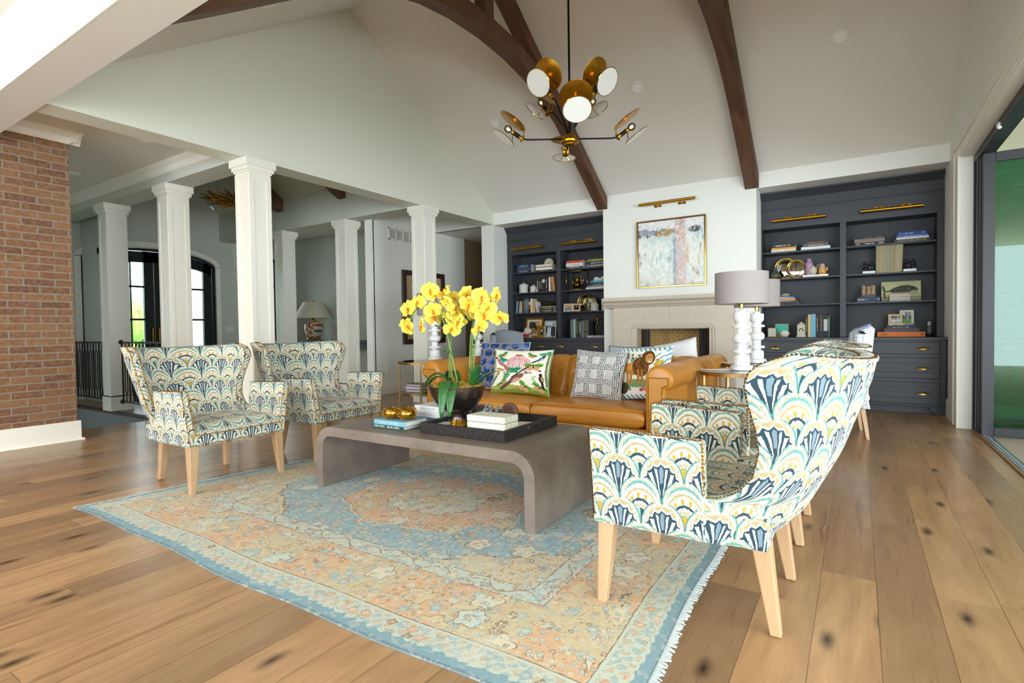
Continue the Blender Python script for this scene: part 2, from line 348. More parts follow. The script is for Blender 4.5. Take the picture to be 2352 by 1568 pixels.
# ------------------------------------------------------------------ mesh helpers
def rot(axis, a): return Matrix.Rotation(a, 3, axis)
class MB:
    def __init__(s): s.v, s.f, s.uv, s.c = [], [], {}, None
    def add(s, vs, fs, uvs=None):
        o = len(s.v); s.v += [tuple(p) for p in vs]
        for i, f in enumerate(fs):
            if uvs: s.uv[len(s.f)] = [uvs[k] for k in f]
            s.f.append(tuple(o+k for k in f))
        return s
    def box(s, x0, y0, z0, x1, y1, z1):
        v = [(x, y, z) for z in (z0, z1) for y in (y0, y1) for x in (x0, x1)]
        return s.add(v, [(0, 2, 3, 1), (4, 5, 7, 6), (0, 1, 5, 4), (2, 6, 7, 3), (0, 4, 6, 2), (1, 3, 7, 5)])
    def hexa(s, lo, hi):                   # two quads, same winding
        return s.add(list(lo)+list(hi), [(3, 2, 1, 0), (4, 5, 6, 7), (0, 1, 5, 4), (1, 2, 6, 5), (2, 3, 7, 6), (3, 0, 4, 7)])
    def obox(s, c, sz, R=None):
        R = R or Matrix.Identity(3); c = Vector(c); a, b, d = [k/2 for k in sz]
        P = lambda x, y, z: c+R@Vector((x*a, y*b, z*d))
        return s.hexa([P(-1, -1, -1), P(1, -1, -1), P(1, 1, -1), P(-1, 1, -1)], [P(-1, -1, 1), P(1, -1, 1), P(1, 1, 1), P(-1, 1, 1)])
    def prism(s, poly, axis, d0, d1):
        n = len(poly)
        def P(p, d): return {'x': (d, p[0], p[1]), 'y': (p[0], d, p[1]), 'z': (p[0], p[1], d)}[axis]
        v = [P(p, d0) for p in poly]+[P(p, d1) for p in poly]
        return s.add(v, [tuple(range(n))[::-1], tuple(range(n, 2*n))]+[(i, (i+1) % n, n+(i+1) % n, n+i) for i in range(n)])
    def tube(s, pts, r, n=8, cap=True):
        pts = [Vector(p) for p in pts]; rs = r if isinstance(r, (list, tuple)) else [r]*len(pts)
        up = Vector((0, 0, 1)); ring = []; prev = None
        for i, p in enumerate(pts):
            t = (pts[min(i+1, len(pts)-1)]-pts[max(i-1, 0)]).normalized()
            if prev is None:
                a = t.orthogonal().normalized()
            else:
                a = (prev-t*prev.dot(t)); a = a.normalized() if a.length > 1e-6 else t.orthogonal().normalized()
            prev = a; b = t.cross(a)
            ring.append([p+(a*math.cos(2*PI*k/n)+b*math.sin(2*PI*k/n))*rs[i] for k in range(n)])
        v = [q for g in ring for q in g]; f = []
        for i in range(len(pts)-1):
            for k in range(n): f.append((i*n+k, i*n+(k+1) % n, (i+1)*n+(k+1) % n, (i+1)*n+k))
        if cap: f += [tuple(range(n))[::-1], tuple((len(pts)-1)*n+k for k in range(n))]
        return s.add(v, f)
    def cyl(s, p0, p1, r, n=16): return s.tube([p0, p1], r, n)
    def lathe(s, prof, c=(0, 0, 0), n=32, R=None):
        c = Vector(c); R = R or Matrix.Identity(3); v = []; f = []
        for r, z in prof:
            for k in range(n):
                v.append(c+R@Vector((r*math.cos(2*PI*k/n), r*math.sin(2*PI*k/n), z)))
        for i in range(len(prof)-1):
            for k in range(n): f.append((i*n+k, i*n+(k+1) % n, (i+1)*n+(k+1) % n, (i+1)*n+k))
        if prof[0][0] > 1e-4: f.append(tuple(range(n))[::-1])
        if prof[-1][0] > 1e-4: f.append(tuple((len(prof)-1)*n+k for k in range(n)))
        return s.add(v, f)
    def ell(s, c, r, nu=12, nv=8, R=None):
        if not isinstance(r, (tuple, list)): r = (r, r, r)
        R = R or Matrix.Identity(3); c = Vector(c); v = [c+R@Vector((0, 0, -r[2]))]; f = []
        for j in range(1, nv):
            t = -PI/2+PI*j/nv
            for k in range(nu):
                v.append(c+R@Vector((r[0]*math.cos(t)*math.cos(2*PI*k/nu), r[1]*math.cos(t)*math.sin(2*PI*k/nu), r[2]*math.sin(t))))
        v.append(c+R@Vector((0, 0, r[2]))); L = len(v)-1
        for k in range(nu):
            f.append((0, 1+(k+1) % nu, 1+k)); f.append((L, L-nu+k, L-nu+(k+1) % nu))
            for j in range(nv-2): a = 1+j*nu; f.append((a+k, a+(k+1) % nu, a+nu+(k+1) % nu, a+nu+k))
        return s.add(v, f)
    def grid(s, fn, us, vs, uvf=None, flip=False, closed=False):
        nu, nv = len(us), len(vs); v = [fn(a, b) for b in vs for a in us]; f = []
        for j in range(nv-1):
            for i in range(nu-1 if not closed else nu):
                q = (j*nu+i, j*nu+(i+1) % nu, (j+1)*nu+(i+1) % nu, (j+1)*nu+i); f.append(q[::-1] if flip else q)
        return s.add(v, f, [uvf(a, b) for b in vs for a in us] if uvf else None)
    def nail(s, p, nrm, r=.0055):
        nrm = Vector(nrm).normalized(); a = nrm.orthogonal().normalized(); b = nrm.cross(a); p = Vector(p); v = []
        for rr, h in ((1., 0.), (.72, .55)):
            for k in range(6): v.append(p+(a*math.cos(PI*k/3)+b*math.sin(PI*k/3))*r*rr+nrm*h*r)
        v.append(p+nrm*r*.75)
        return s.add(v, [(k, (k+1) % 6, 6+(k+1) % 6, 6+k) for k in range(6)]+[(6+k, 6+(k+1) % 6, 12) for k in range(6)])
    def nails(s, pts, nrm, step=.0135, r=.0056):
        pts = [Vector(p) for p in pts]; acc = 0.
        for i in range(len(pts)-1):
            d = pts[i+1]-pts[i]; L = d.length; t = acc
            while t < L:
                nn = nrm(pts[i]+d*(t/L)) if callable(nrm) else nrm
                s.nail(pts[i]+d*(t/L), nn, r); t += step
            acc = t-L
        return s
    def build(s, name, mat=None, parent=None, smooth=False, bevel=0., boxuv=False, seg=2, sub=0, autos=None):
        L = Vector(parent.get('_w', (0, 0, 0))) if parent is not None else Vector((0, 0, 0))
        me = bpy.data.meshes.new(name)
        me.from_pydata([tuple(Vector(p)-L) for p in s.v] if L.length else s.v, [], s.f)
        if s.uv or boxuv:
            uvl = me.uv_layers.new(name='UVMap'); dat = np.zeros((len(me.loops), 2), np.float32)
            for p in me.polygons:
                if p.index in s.uv:
                    for li, q in zip(p.loop_indices, s.uv[p.index]): dat[li] = q
                elif boxuv:
                    nx, ny, nz = [abs(k) for k in p.normal]
                    for li in p.loop_indices:
                        c = s.v[me.loops[li].vertex_index]
                        dat[li] = (c[1], c[2]) if nx >= max(ny, nz) else ((c[0], c[2]) if ny >= nz else (c[1], c[0]))
            uvl.data.foreach_set('uv', dat.ravel())
        if s.c is not None:
            at = me.color_attributes.new('Col', 'FLOAT_COLOR', 'POINT'); cc = np.ones((len(s.v), 4), np.float32); cc[:, :3] = s.c
            at.data.foreach_set('color', cc.ravel())
        if smooth: me.polygons.foreach_set('use_smooth', [True]*len(me.polygons))
        if mat: me.materials.append(mat)
        o = bpy.data.objects.new(name, me); COL.objects.link(o)
        if parent is not None: o.parent = parent
        if bevel:
            b = o.modifiers.new('bevel', 'BEVEL'); b.width = bevel; b.segments = seg; b.limit_method = 'ANGLE'; b.angle_limit = .6
        if sub:
            m = o.modifiers.new('subdivision', 'SUBSURF'); m.levels = sub; m.render_levels = sub
        if autos is not None: me.set_sharp_from_angle(angle=autos)
        return o
def B(*a): return MB().box(*a)
def label(o, lab, cat, group=None):
    o['label'] = lab; o['category'] = cat
    if group: o['group'] = group
    return o
def thing(name, lab, cat, loc=(0, 0, 0), group=None, rz=0.):
    o = bpy.data.objects.new(name, None); COL.objects.link(o); o.location = loc; o.rotation_euler = (0, 0, rz)
    o.empty_display_size = .1
    return label(o, lab, cat, group)
def wthing(name, lab, cat, loc, group=None):           # parts are given in world coordinates
    o = thing(name, lab, cat, loc, group); o['_w'] = tuple(loc); return o
def struct(name, mb, mat, **k):
    o = mb.build(name, mat, **k) if isinstance(mb, MB) else mb
    o['kind'] = 'structure'; return o
def dup(root, loc, lab, rz=0.):
    r = root.copy(); COL.objects.link(r); r.location = loc; r.rotation_euler = (0, 0, rz); r['label'] = lab
    for ch in list(root.children):
        c = ch.copy(); COL.objects.link(c); c.parent = r
        for g in ch.children: d = g.copy(); COL.objects.link(d); d.parent = c
    return r
def lettering(txt, w, h, M, mat, parent, name='title_lettering', fit=True):
    cu = bpy.data.curves.new('lettering', 'FONT'); cu.body = txt; cu.align_x = 'CENTER'; cu.align_y = 'CENTER'; cu.extrude = .0004; cu.resolution_u = 2
    t = bpy.data.objects.new('tmp', cu); COL.objects.link(t)
    dg = bpy.context.evaluated_depsgraph_get(); me = bpy.data.meshes.new_from_object(t.evaluated_get(dg)); bpy.data.objects.remove(t)
    n = len(me.vertices); co = np.zeros(n*3); me.vertices.foreach_get('co', co); co = co.reshape(-1, 3)
    c0, c1 = co.min(0), co.max(0); co -= (c0+c1)/2; sz = np.maximum(c1-c0, 1e-6)
    co[:, 0] *= w/sz[0]; co[:, 1] *= h/sz[1]; me.vertices.foreach_set('co', co.ravel()); me.update()
    me.materials.clear(); me.materials.append(mat); me.name = name
    o = bpy.data.objects.new(name, me); COL.objects.link(o); o.parent = parent
    L = Vector(parent.get('_w', (0, 0, 0))); M = M.copy(); M.translation = M.translation-L; o.matrix_local = M; return o
def at(p, R=None): M = (R or Matrix.Identity(3)).to_4x4(); M.translation = p; return M
FRONT = rot('X', PI/2)                       # text lying in the XZ plane, read from -y

# ------------------------------------------------------------------ painting on a grid of points
class Canvas:
    def __init__(s, h, w, base):
        s.h, s.w = h, w; s.a = np.zeros((h, w, 3), np.float32); s.a[:] = lin(base)
        s.y, s.x = np.mgrid[0:h, 0:w].astype(np.float32); s.x /= (w-1); s.y /= (h-1)     # 0..1, y up
    def put(s, mask, c, k=1.):
        m = np.clip(mask.astype(np.float32)*k, 0, 1)[..., None]; s.a = s.a*(1-m)+np.array(lin(c), np.float32)*m; return s
    def ell(s, cx, cy, rx, ry, c, ang=0., k=1.):
        dx, dy = s.x-cx, s.y-cy; ca, sa = math.cos(ang), math.sin(ang)
        return s.put(((dx*ca+dy*sa)/rx)**2+((-dx*sa+dy*ca)/ry)**2 < 1, c, k)
    def rect(s, x0, y0, x1, y1, c, k=1.): return s.put((s.x >= x0) & (s.x <= x1) & (s.y >= y0) & (s.y <= y1), c, k)
    def line(s, pts, w, c, k=1.):
        for (x0, y0), (x1, y1) in zip(pts, pts[1:]):
            dx, dy = x1-x0, y1-y0; t = np.clip(((s.x-x0)*dx+(s.y-y0)*dy)/(dx*dx+dy*dy+1e-9), 0, 1)
            s.put((s.x-x0-t*dx)**2+(s.y-y0-t*dy)**2 < w*w, c, k)
        return s
    def poly(s, pts, c, k=1.):
        m = np.zeros((s.h, s.w), bool); n = len(pts)
        for i in range(n):
            (x0, y0), (x1, y1) = pts[i], pts[(i+1) % n]
            cr = ((y0 > s.y) != (y1 > s.y)) & (s.x < (x1-x0)*(s.y-y0)/(y1-y0+1e-9)+x0); m ^= cr
        return s.put(m, c, k)
    def noise(s, nx, ny, seed=0):
        r = np.random.RandomState(seed); t = np.zeros((s.h, s.w), np.float32); amp = 1.; tot = 0
        for o in range(4):
            a, b = int(ny*2**o)+2, int(nx*2**o)+2; g = r.rand(a, b); yy = s.y*(a-1.001); xx = s.x*(b-1.001)
            i, j = yy.astype(int), xx.astype(int); fy, fx = yy-i, xx-j
            t += amp*((g[i, j]*(1-fx)+g[i, j+1]*fx)*(1-fy)+(g[i+1, j]*(1-fx)+g[i+1, j+1]*fx)*fy); tot += amp; amp *= .55
        return t/tot
    def plane(s, name, w, h, M, mat, parent, thick=0.):
        mb = MB(); us = np.linspace(-w/2, w/2, s.w); vs = np.linspace(-h/2, h/2, s.h)
        L = Vector(parent.get('_w', (0, 0, 0))); T = lambda a, b: tuple((M@Vector((a, b, 0))))
        mb.grid(T, list(us), list(vs)); mb.c = s.a.reshape(-1, 3)
        return mb.build(name, mat, parent)

# ------------------------------------------------------------------ the setting
XR, XL, YN, YB = .89, -5.47, 1.651, 7.956          # living room faces
ZE, ZH, ZR = 3.15, 2.955, 5.22
YC = 4.805
fl = MB().box(-7.555, -4.6, -.06, 1.0, 3.405, 0).box(-11.2, 3.405, -.06, 1.0, 10.8, 0)
struct('floor', fl, FLOOR)
struct('ceiling', MB().add([(-5.6, YB+.05, ZE-.033), (1.0, YB+.05, ZE-.033), (1.0, YC, ZR), (-5.6, YC, ZR), (-5.6, YN-.05, ZE-.033), (1., YN-.05, ZE-.033)], [(0, 1, 2, 3), (3, 2, 5, 4)]), CEIL)
# left gable over the columns
gp = [(YN-.27, ZH), (8.4, ZH), (8.4, 3.2), (YB, ZE+.02), (YC, ZR+.06), (YN, ZE+.02), (YN-.27, 3.25)]
struct('wall_left', MB().prism(gp, 'x', -5.75, XL), GABLE)
# right wall with the wide patio opening
wr = MB().box(XR, 7.16, 0, 1.12, 8.8, 3.25).box(XR, -4.6, 2.79, 1.12, 7.16, 3.25).box(XR, -4.6, 0, 1.12, -1.3, 2.79)
wr.prism([(YB+.1, 3.25), (YC, ZR+.06), (YN-.1, 3.25)], 'x', XR, 1.12)
struct('wall_right', wr, WALL)
# back wall: chimney breast with hearth opening, header over the bookcases
bx0, bx1 = -3.376, -1.154
zt_ = ZH-.012
struct('wall_chimney', MB().box(bx0, YB, 0, -2.80, 8.8, zt_).box(-1.75, YB, 0, bx1, 8.8, zt_).box(-2.80, YB, 1.06, -1.75, 8.8, zt_), WALL)
struct('wall_header', B(-5.75, YB, zt_, XR, 8.8, 3.4), WALL)
struct('wall_back', MB().box(XL, 8.745, 0, bx0, 8.9, 3.0).box(bx1, 8.745, 0, XR, 8.9, 3.0), WALL)
struct('wall_end', B(-5.74, YB, 0, XL, 8.9, zt_), WALL)
# near header between living room and kitchen
struct('beam', MB().box(-11., 1.385, 2.942, XR, YN, 3.6), WALL)
struct('trim_1', MB().prism([(1.385, 3.06), (1.37, 3.06), (1.30, 3.20), (1.28, 3.30), (1.385, 3.30)], 'x', -11, XR), WTRIM)
struct('trim_2', B(-11, 1.372, 2.942, XR, 1.386, 3.06), WTRIM)
struct('ceiling_kitchen', B(-11, -4.6, 3.30, 1.1, 1.385, 3.4), KCEIL)
kw = MB().box(-11, -4.6, 0, XR, -4.45, .85).box(-11, -4.6, 2.75, XR, -4.45, 3.31)
for a, b in ((-11, -6.7), (-4.9, -4.4), (-2.3, -1.8), (.2, XR)): kw.box(a, -4.6, .85, b, -4.45, 2.75)
struct('wall_kitchen_unseen', kw, WALL)  # unseen wall, added to cut sky light and its reflection in the door glass
# brick pier at the far left
struct('wall_brick', B(-7.4, -4.6, 0, -6.85, 2.247, 3.09), BRICK)
struct('baseboard_brick', MB().box(-7.4, -4.6, 0, -6.825, 2.272, .205).prism([(-6.85, 0), (-6.803, 0), (-6.803, .012), (-6.815, .024), (-6.85, .024)], 'y', -4.6, 2.294), WTRIM, bevel=.004)
cr = [(0, 3.06), (.012, 3.06), (.03, 3.075), (.055, 3.12), (.095, 3.155), (.105, 3.172), (0, 3.172)]
struct('trim_3', MB().prism([(-6.85+a, b) for a, b in cr], 'y', -4.6, 2.34).prism([(2.247+a, b) for a, b in cr], 'x', -7.4, -6.75), WTRIM)
# hall behind the columns
struct('ceiling_hall', MB().box(-11, YN, 3.172, -5.75, 3.3, 3.3).box(-7, 6.4, 3.172, -5.75, 7.95, 3.3).box(-11, 6.4, 3.172, -7, 7.8, 3.3).box(-6.9, YB, ZH, -5.7, 10.8, 3.1), CEIL)
struct('beam_hall', MB().box(-11, 3.32, ZH, -5.75, 3.62, 3.55).box(-11, 6.08, ZH, -5.75, 6.38, 3.55).box(-6.85, 7.95, ZH, -5.75, 8.0, 3.2), FOYER)
struct('trim_4', MB().prism([(3.32-a, 3.172-(3.172-b)) for a, b in cr], 'x', -11, -5.75).prism([(6.38+a, b) for a, b in cr], 'x', -6.85, -5.75), WTRIM)
struct('ceiling_foyer', MB().add([(-11, 3.62, 3.52), (-5.75, 3.62, 3.52), (-5.75, 4.85, 4.55), (-11, 4.85, 4.55), (-11, 6.08, 3.52), (-5.75, 6.08, 3.52)], [(0, 1, 2, 3), (3, 2, 5, 4)]), FOYER)
ww = MB().box(-11.15, 1.3, -2., -11, 3.72, 3.6).box(-11.15, 5.98, 0, -11, 6.5, 3.6).box(-11.15, 7.36, 0, -11, 7.9, 3.6).box(-11.15, 6.5, 0, -11, 7.36, .5).box(-11.15, 6.5, 2.72, -11, 7.36, 3.6)
arc = [(4.85+1.13*math.cos(t), 2.42+.26*math.sin(t)) for t in np.linspace(0, PI, 21)]
ww.prism(arc+[(3.72, 2.42), (3.72, 3.6), (4.85, 4.6), (5.98, 3.6), (5.98, 2.42)], 'x', -11.15, -11)
struct('wall_entrance', ww, FOYER)
struct('wall_stair', MB().box(-11, 3.74, 0, -9.58, 3.82, 3.5).box(-10.35, 3.725, 0, -10.25, 3.74, 2.5).box(-10.35, 3.725, 2.4, -9.58, 3.74, 2.5).box(-11, 3.725, 0, -9.58, 3.74, .16), FOYER)
struct('wall_alcove', MB().box(-11, 7.72, 0, -6.85, 7.85, 3.3), FOYER)
struct('wall_hall', MB().box(-7.0, 6.38, 0, -6.85, 8.88, 3.2).box(-7.0, 6.34, 0, -6.85, 6.40, 3.0), WALL)
struct('wall_passage', MB().box(-9., 10.7, 0, -5.2, 10.8, 3.1).box(-5.74, 8.9, 0, -5.6, 10.8, 3.1).box(-7.0, 8.88, 0, -6.9, 10.8, 3.1), mat_wall('passage_paint', '#9a8668'))
struct('trim_5', MB().prism([(-6.85, 0), (-6.83, 0), (-6.83, .16), (-6.838, .18), (-6.85, .18)], 'y', 6.36, 8.88), WTRIM)
st = MB().box(-11, 3.405, -2, -7.5, 3.44, -.06).box(-11, 3.395, -.30, -7.555, 3.405, -.06).box(-7.57, -1., -2., -7.555, 3.41, -.06).box(-11, .9, -2, -7.5, 1., 3.)
struct('wall_stairwell', st, TAUPE); struct('trim_6', B(-11, 3.375, -.035, -7.555, 3.42, .004), DARKWOOD, bevel=.01)
struct('floor_stairwell', B(-11, 1., -2.1, -7.5, 3.44, -2.), TAUPE)
# crown lines, baseboards and casing in the living room
struct('baseboard_right', MB().box(.872, 7.43, 0, XR, 8.05, .19).box(.866, 7.43, 0, XR, 8.05, .02).box(.876, 7.43, .19, XR, 8.05, .205), WTRIM)
cs = MB().box(.868, 7.16, 0, XR, 7.43, 2.92).box(.872, -1.3, 2.79, XR, 7.16, 2.92).box(XR-.002, 7.15, 0, 1.0, 7.17, 2.79).box(XR-.002, -1.3, 2.775, 1.0, 7.16, 2.792)
cs.box(.858, 7.40, 0, XR, 7.43, 2.92).box(.858, -1.3, 2.89, XR, 7.43, 2.92).box(.861, 7.155, 0, XR, 7.18, 2.80)
struct('trim_7', cs, WTRIM, bevel=.003)

# square panelled columns
def column(cx, cy, z0=0.):
    h = .125; mb = MB().box(cx-h, cy-h, z0, cx+h, cy+h, 2.9)
    mb.box(cx-h-.018, cy-h-.018, z0, cx+h+.018, cy+h+.018, .20).box(cx-h-.008, cy-h-.008, .2, cx+h+.008, cy+h+.008, .215)
    mb.box(cx-h-.012, cy-h-.012, 2.815, cx+h+.012, cy+h+.012, 2.835).box(cx-h-.028, cy-h-.028, 2.835, cx+h+.028, cy+h+.028, 2.875)
    mb.box(cx-h-.045, cy-h-.045, 2.875, cx+h+.045, cy+h+.045, ZH)
    for zz0, zz1 in ((.26, .86), (.99, 2.74)):                # raised frames around sunk panels
        for sx, sy in ((1, 0), (-1, 0), (0, 1), (0, -1)):
            for a0, a1, b0, b1 in ((-.125, -.075, zz0-.06, zz1+.06), (.075, .125, zz0-.06, zz1+.06), (-.075, .075, zz0-.06, zz0), (-.075, .075, zz1, zz1+.06)):
                t = .008
                if sx: xs = sorted((cx+sx*h, cx+sx*(h+t))); mb.box(xs[0], cy+a0, b0, xs[1], cy+a1, b1)
                else: ys = sorted((cy+sy*h, cy+sy*(h+t))); mb.box(cx+a0, ys[0], b0, cx+a1, ys[1], b1)
    struct('column', mb, WTRIM)
for cx, cy in ((-5.575, 3.47), (-7.32, 3.47), (-9.075, 3.47), (-5.575, 6.22), (-7.32, 6.22), (-9.03, 6.22)): column(cx, cy)

# arched timber trusses
def truss(x0, x1):
    A = [(7.955, 2.945), (7.75, 3.08), (6.9, 3.655), (6.55, 3.86), (6.15, 4.04), (5.75, 4.155), (5.3, 4.225), (4.805, 4.25)]
    T = [(7.955, 3.13), (7.2, 3.62), (6.6, 4.01), (6.15, 4.21), (5.75, 4.33), (5.3, 4.415), (4.805, 4.44)]
    def both(a): return a+[(2*YC-y, z) for y, z in a[::-1][1:]]
    lo, hi = both(A), both(T); mb = MB().prism(lo+hi[::-1], 'x', x0, x1)
    for sg in (1, -1):
        R = [(YC+sg*(7.955-YC), 3.13), (YC+sg*(7.955-YC), 3.0), (YC, 5.02), (YC, ZR-.01)]
        mb.prism(R, 'x', x0+.004, x1-.004)
    mb.prism([(YC-.075, 4.42), (YC+.075, 4.42), (YC+.075, 5.1), (YC-.075, 5.1)], 'x', x0+.008, x1-.008)
    o = struct('roof_truss', mb, BEAM, bevel=.006)
truss(-3.47, -3.30); truss(-1.295, -1.12)
def foyer_truss(x0, x1):
    P = [(6.08, 3.30), (5.9, 3.38), (5.5, 3.72), (5.1, 3.93), (4.85, 3.96), (4.85, 4.2), (5.3, 4.05), (6.08, 3.51)]
    struct('beam_foyer', MB().prism(P+[], 'x', x0, x1).prism([(9.7-y, z) for y, z in P][::-1], 'x', x0, x1), BEAM)
foyer_truss(-7.32, -7.15); foyer_truss(-9.03, -8.84)

# ------------------------------------------------------------------ doors, windows, outside
fr = MB()
for x0, y0, x1, y1 in ((.985, 7.10, 1.06, 7.16), (1.0, 7.02, 1.075, 7.09), (.99, 6.95, 1.07, 7.01), (1.0, 6.87, 1.075, 6.94)): fr.box(x0, y0, 0, x1, y1, 2.72)
fr.box(.985, -1.3, 2.70, 1.1, 7.16, 2.79)
d1 = struct('door_1', fr, BLACK, bevel=.004)
lf = MB().box(1.005, 6.78, .0, 1.095, 6.83, 2.70).box(1.81, 6.78, 0, 1.90, 6.83, 2.70).box(1.095, 6.78, 0.005, 1.81, 6.83, .085).box(1.095, 6.78, 2.61, 1.81, 6.83, 2.70)
o = lf.build('door_leaf', BLACK, d1, bevel=.004); B(1.095, 6.80, .085, 1.81, 6.808, 2.61).build('pane', GREENGLASS, o)
struct('trim_8', MB().box(.985, -1.3, -.02, 1.0, 7.16, .012), mat_wood('oak_threshold', '#8a5e38', '#a87848', (1, .1, 1)))
struct('trim_9', MB().box(1.0, -1.3, -.03, 1.02, 7.16, .01).box(1.03, -1.3, -.03, 1.045, 7.16, .006).box(1.055, -1.3, -.03, 1.075, 7.16, .008), paint('#8b9090', .35, 1.))
struct('floor_patio', B(1.075, -4.6, -.08, 7., 12., -.025), paint('#b3aa9c', .85))
struct('ceiling_patio', B(1.12, -4.6, 3.0, 6.6, 9., 3.1), paint('#ece3c4', .7))  # real patio ceiling, lengthened out of view to shade the brick
struct('wall_patio', MB().box(1.12, 8.3, -.1, 6.6, 8.5, 3.2).box(6.4, 3.4, -.1, 6.6, 8.5, 3.2), WBRICK)  # brick wall behind the glass, plus an unseen side wall added to dim it
rg = wthing('outdoor_rug', 'pale outdoor rug with faded red stripes beyond the patio threshold', 'rug', (1.7, 5.2, -.025))
B(1.28, 4.2, -.025, 2.4, 6.5, -.015).build('pile', paint('#d9d8d4', .95), rg)
for k in range(3): B(1.40, 5.85+k*.055, -.0155, 1.75, 5.875+k*.055, -.013).build('stripe', paint('#b0665a', .95), rg)
pc = wthing('patio_chair', 'dark hoop-backed metal patio chair seen through the green glass', 'chair', (2.0, 7.6, -.025))
ar = [(1.62+.42*math.cos(t)*1.0+.42, 7.6, .42+.62*math.sin(t)) for t in np.linspace(0, PI, 17)]
MB().tube(ar, .014).build('hoop', IRON, pc, True)
MB().lathe([(.40, 0), (.43, .03), (.40, .06), (.0, .07)], (2.04, 7.6, .38), 28).build('seat', paint('#55585a', .8), pc, True)
for a in (-1, 1):
    for b in (-1, 1): MB().tube([(2.04+a*.25, 7.6+b*.25, .40), (2.04+a*.34, 7.6+b*.32, -.025)], .012).build('leg', IRON, pc)
s = MB().ell((.982, 5.95, 2.715), (.02, .03, .03)).build('door_sensor', paint('#e9ecf2', .4))
label(s, 'small white sensor knob under the head of the patio door', 'sensor')

# front entrance doors: two arched leaves
ed = MB(); AR = lambda r0, r1, z0, z1, a0, a1: [(4.85+r0*math.cos(t), 2.40+z0*math.sin(t)) for t in np.linspace(a0, a1, 17)]+[(4.85+r1*math.cos(t), 2.40+z1*math.sin(t)) for t in np.linspace(a1, a0, 17)]
ed.prism(AR(1.13, 1.07, .27, .22, 0, PI), 'x', -11.1, -11.02).box(-11.1, 3.72, 0, -11.02, 3.78, 2.42).box(-11.1, 5.92, 0, -11.02, 5.98, 2.42)
d2 = struct('door_2', ed, BLACK)
def leaf(y0, y1, mir):
    ztop = lambda y: 2.40+.21*math.sqrt(max(0, 1-((y-4.85)/1.07)**2)); ys = np.linspace(y0, y1, 15)
    ysi = np.linspace(y0+.16, y1-.16, 13)
    m = MB().box(-11.09, y0, 0, -11.03, y0+.16, ztop(y0+.08)-.0).box(-11.09, y1-.16, 0, -11.03, y1, ztop(y1-.08))
    m.prism([(y, ztop(y)) for y in ys]+[(y, ztop(y)-.20) for y in ys[::-1]], 'x', -11.09, -11.03).box(-11.09, y0+.16, 0, -11.03, y1-.16, .75)
    ym = 4.47 if mir else 5.23; m.box(-11.08, ym-.012, .75, -11.04, ym+.012, 2.45)
    for z in (1.36, 1.96): m.box(-11.08, y0+.16, z-.018, -11.04, y1-.16, z+.018)
    o = m.build('door_leaf', BLACK, d2)
    MB().prism([(y0+.16, .75), (y1-.16, .75)]+[(y, ztop(y)-.2) for y in ysi[::-1]], 'x', -11.065, -11.06).build('pane', GLASS, o)
    yh = y1-.05 if mir else y0+.05
    MB().cyl((-11.0, yh, .95), (-11.0, yh, 1.2), .012).build('door_handle', BRASS, o)
leaf(3.79, 4.845, True); leaf(4.855, 5.91, False)
w1 = struct('window_1', MB().box(-11.1, 6.5, .5, -11.02, 6.56, 2.72).box(-11.1, 7.30, .5, -11.02, 7.36, 2.72).box(-11.1, 6.5, .5, -11.02, 7.36, .56).box(-11.1, 6.5, 2.66, -11.02, 7.36, 2.72)
    .box(-11.08, 6.92, .5, -11.04, 6.945, 2.7).box(-11.08, 6.5, 1.05, -11.04, 7.36, 1.07).box(-11.08, 6.5, 1.6, -11.04, 7.36, 1.62).box(-11.08, 6.5, 2.1, -11.04, 7.36, 2.16), BLACK)
B(-11.062, 6.56, .56, -11.06, 7.30, 2.66).build('pane', GLASS, w1)
ac = MB().prism([(4.85+1.22*math.cos(t), 2.42+.36*math.sin(t)) for t in np.linspace(0, PI, 17)]+[(4.85+1.13*math.cos(t), 2.42+.27*math.sin(t)) for t in np.linspace(PI, 0, 17)], 'x', -11, -10.98)
ac.box(-11, 5.98, 0, -10.98, 6.07, 2.43).box(-11, 3.63, 0, -10.98, 3.72, 2.43).box(-11, 7.36, .4, -10.98, 7.45, 2.8).box(-11, 2.9, 0, -10.98, 3.0, 2.5).box(-11, 2.1, 2.45, -10.98, 3.0, 2.55)
struct('trim_10', ac, WTRIM)
struct('wall_porch', B(-14.5, 6.12, -.5, -11.2, 6.4, 4.), WBRICK)
struct('ground_outside', B(-60, -30, -.9, -11.15, 40, -.6), paint('#8f9a72', .9))
hg = MB()
for k in range(140):
    y = rng.uniform(-2, 11); hg.ell((-17-rng.rand()*3, y, -.6+rng.rand()*2.0+.5), (rng.uniform(.4, .9),)*3, 8, 6)
g = G('leafy_hedge', .9); g.color(g.ramp(g.noise(g.pos(), 7, 4, .7), [(.3, '#3f6a24'), (.6, '#8fae4a')]))
hd = hg.build('hedge', g.mat); label(hd, 'bright green leafy hedge outside the entrance doors', 'hedge'); hd['kind'] = 'stuff'

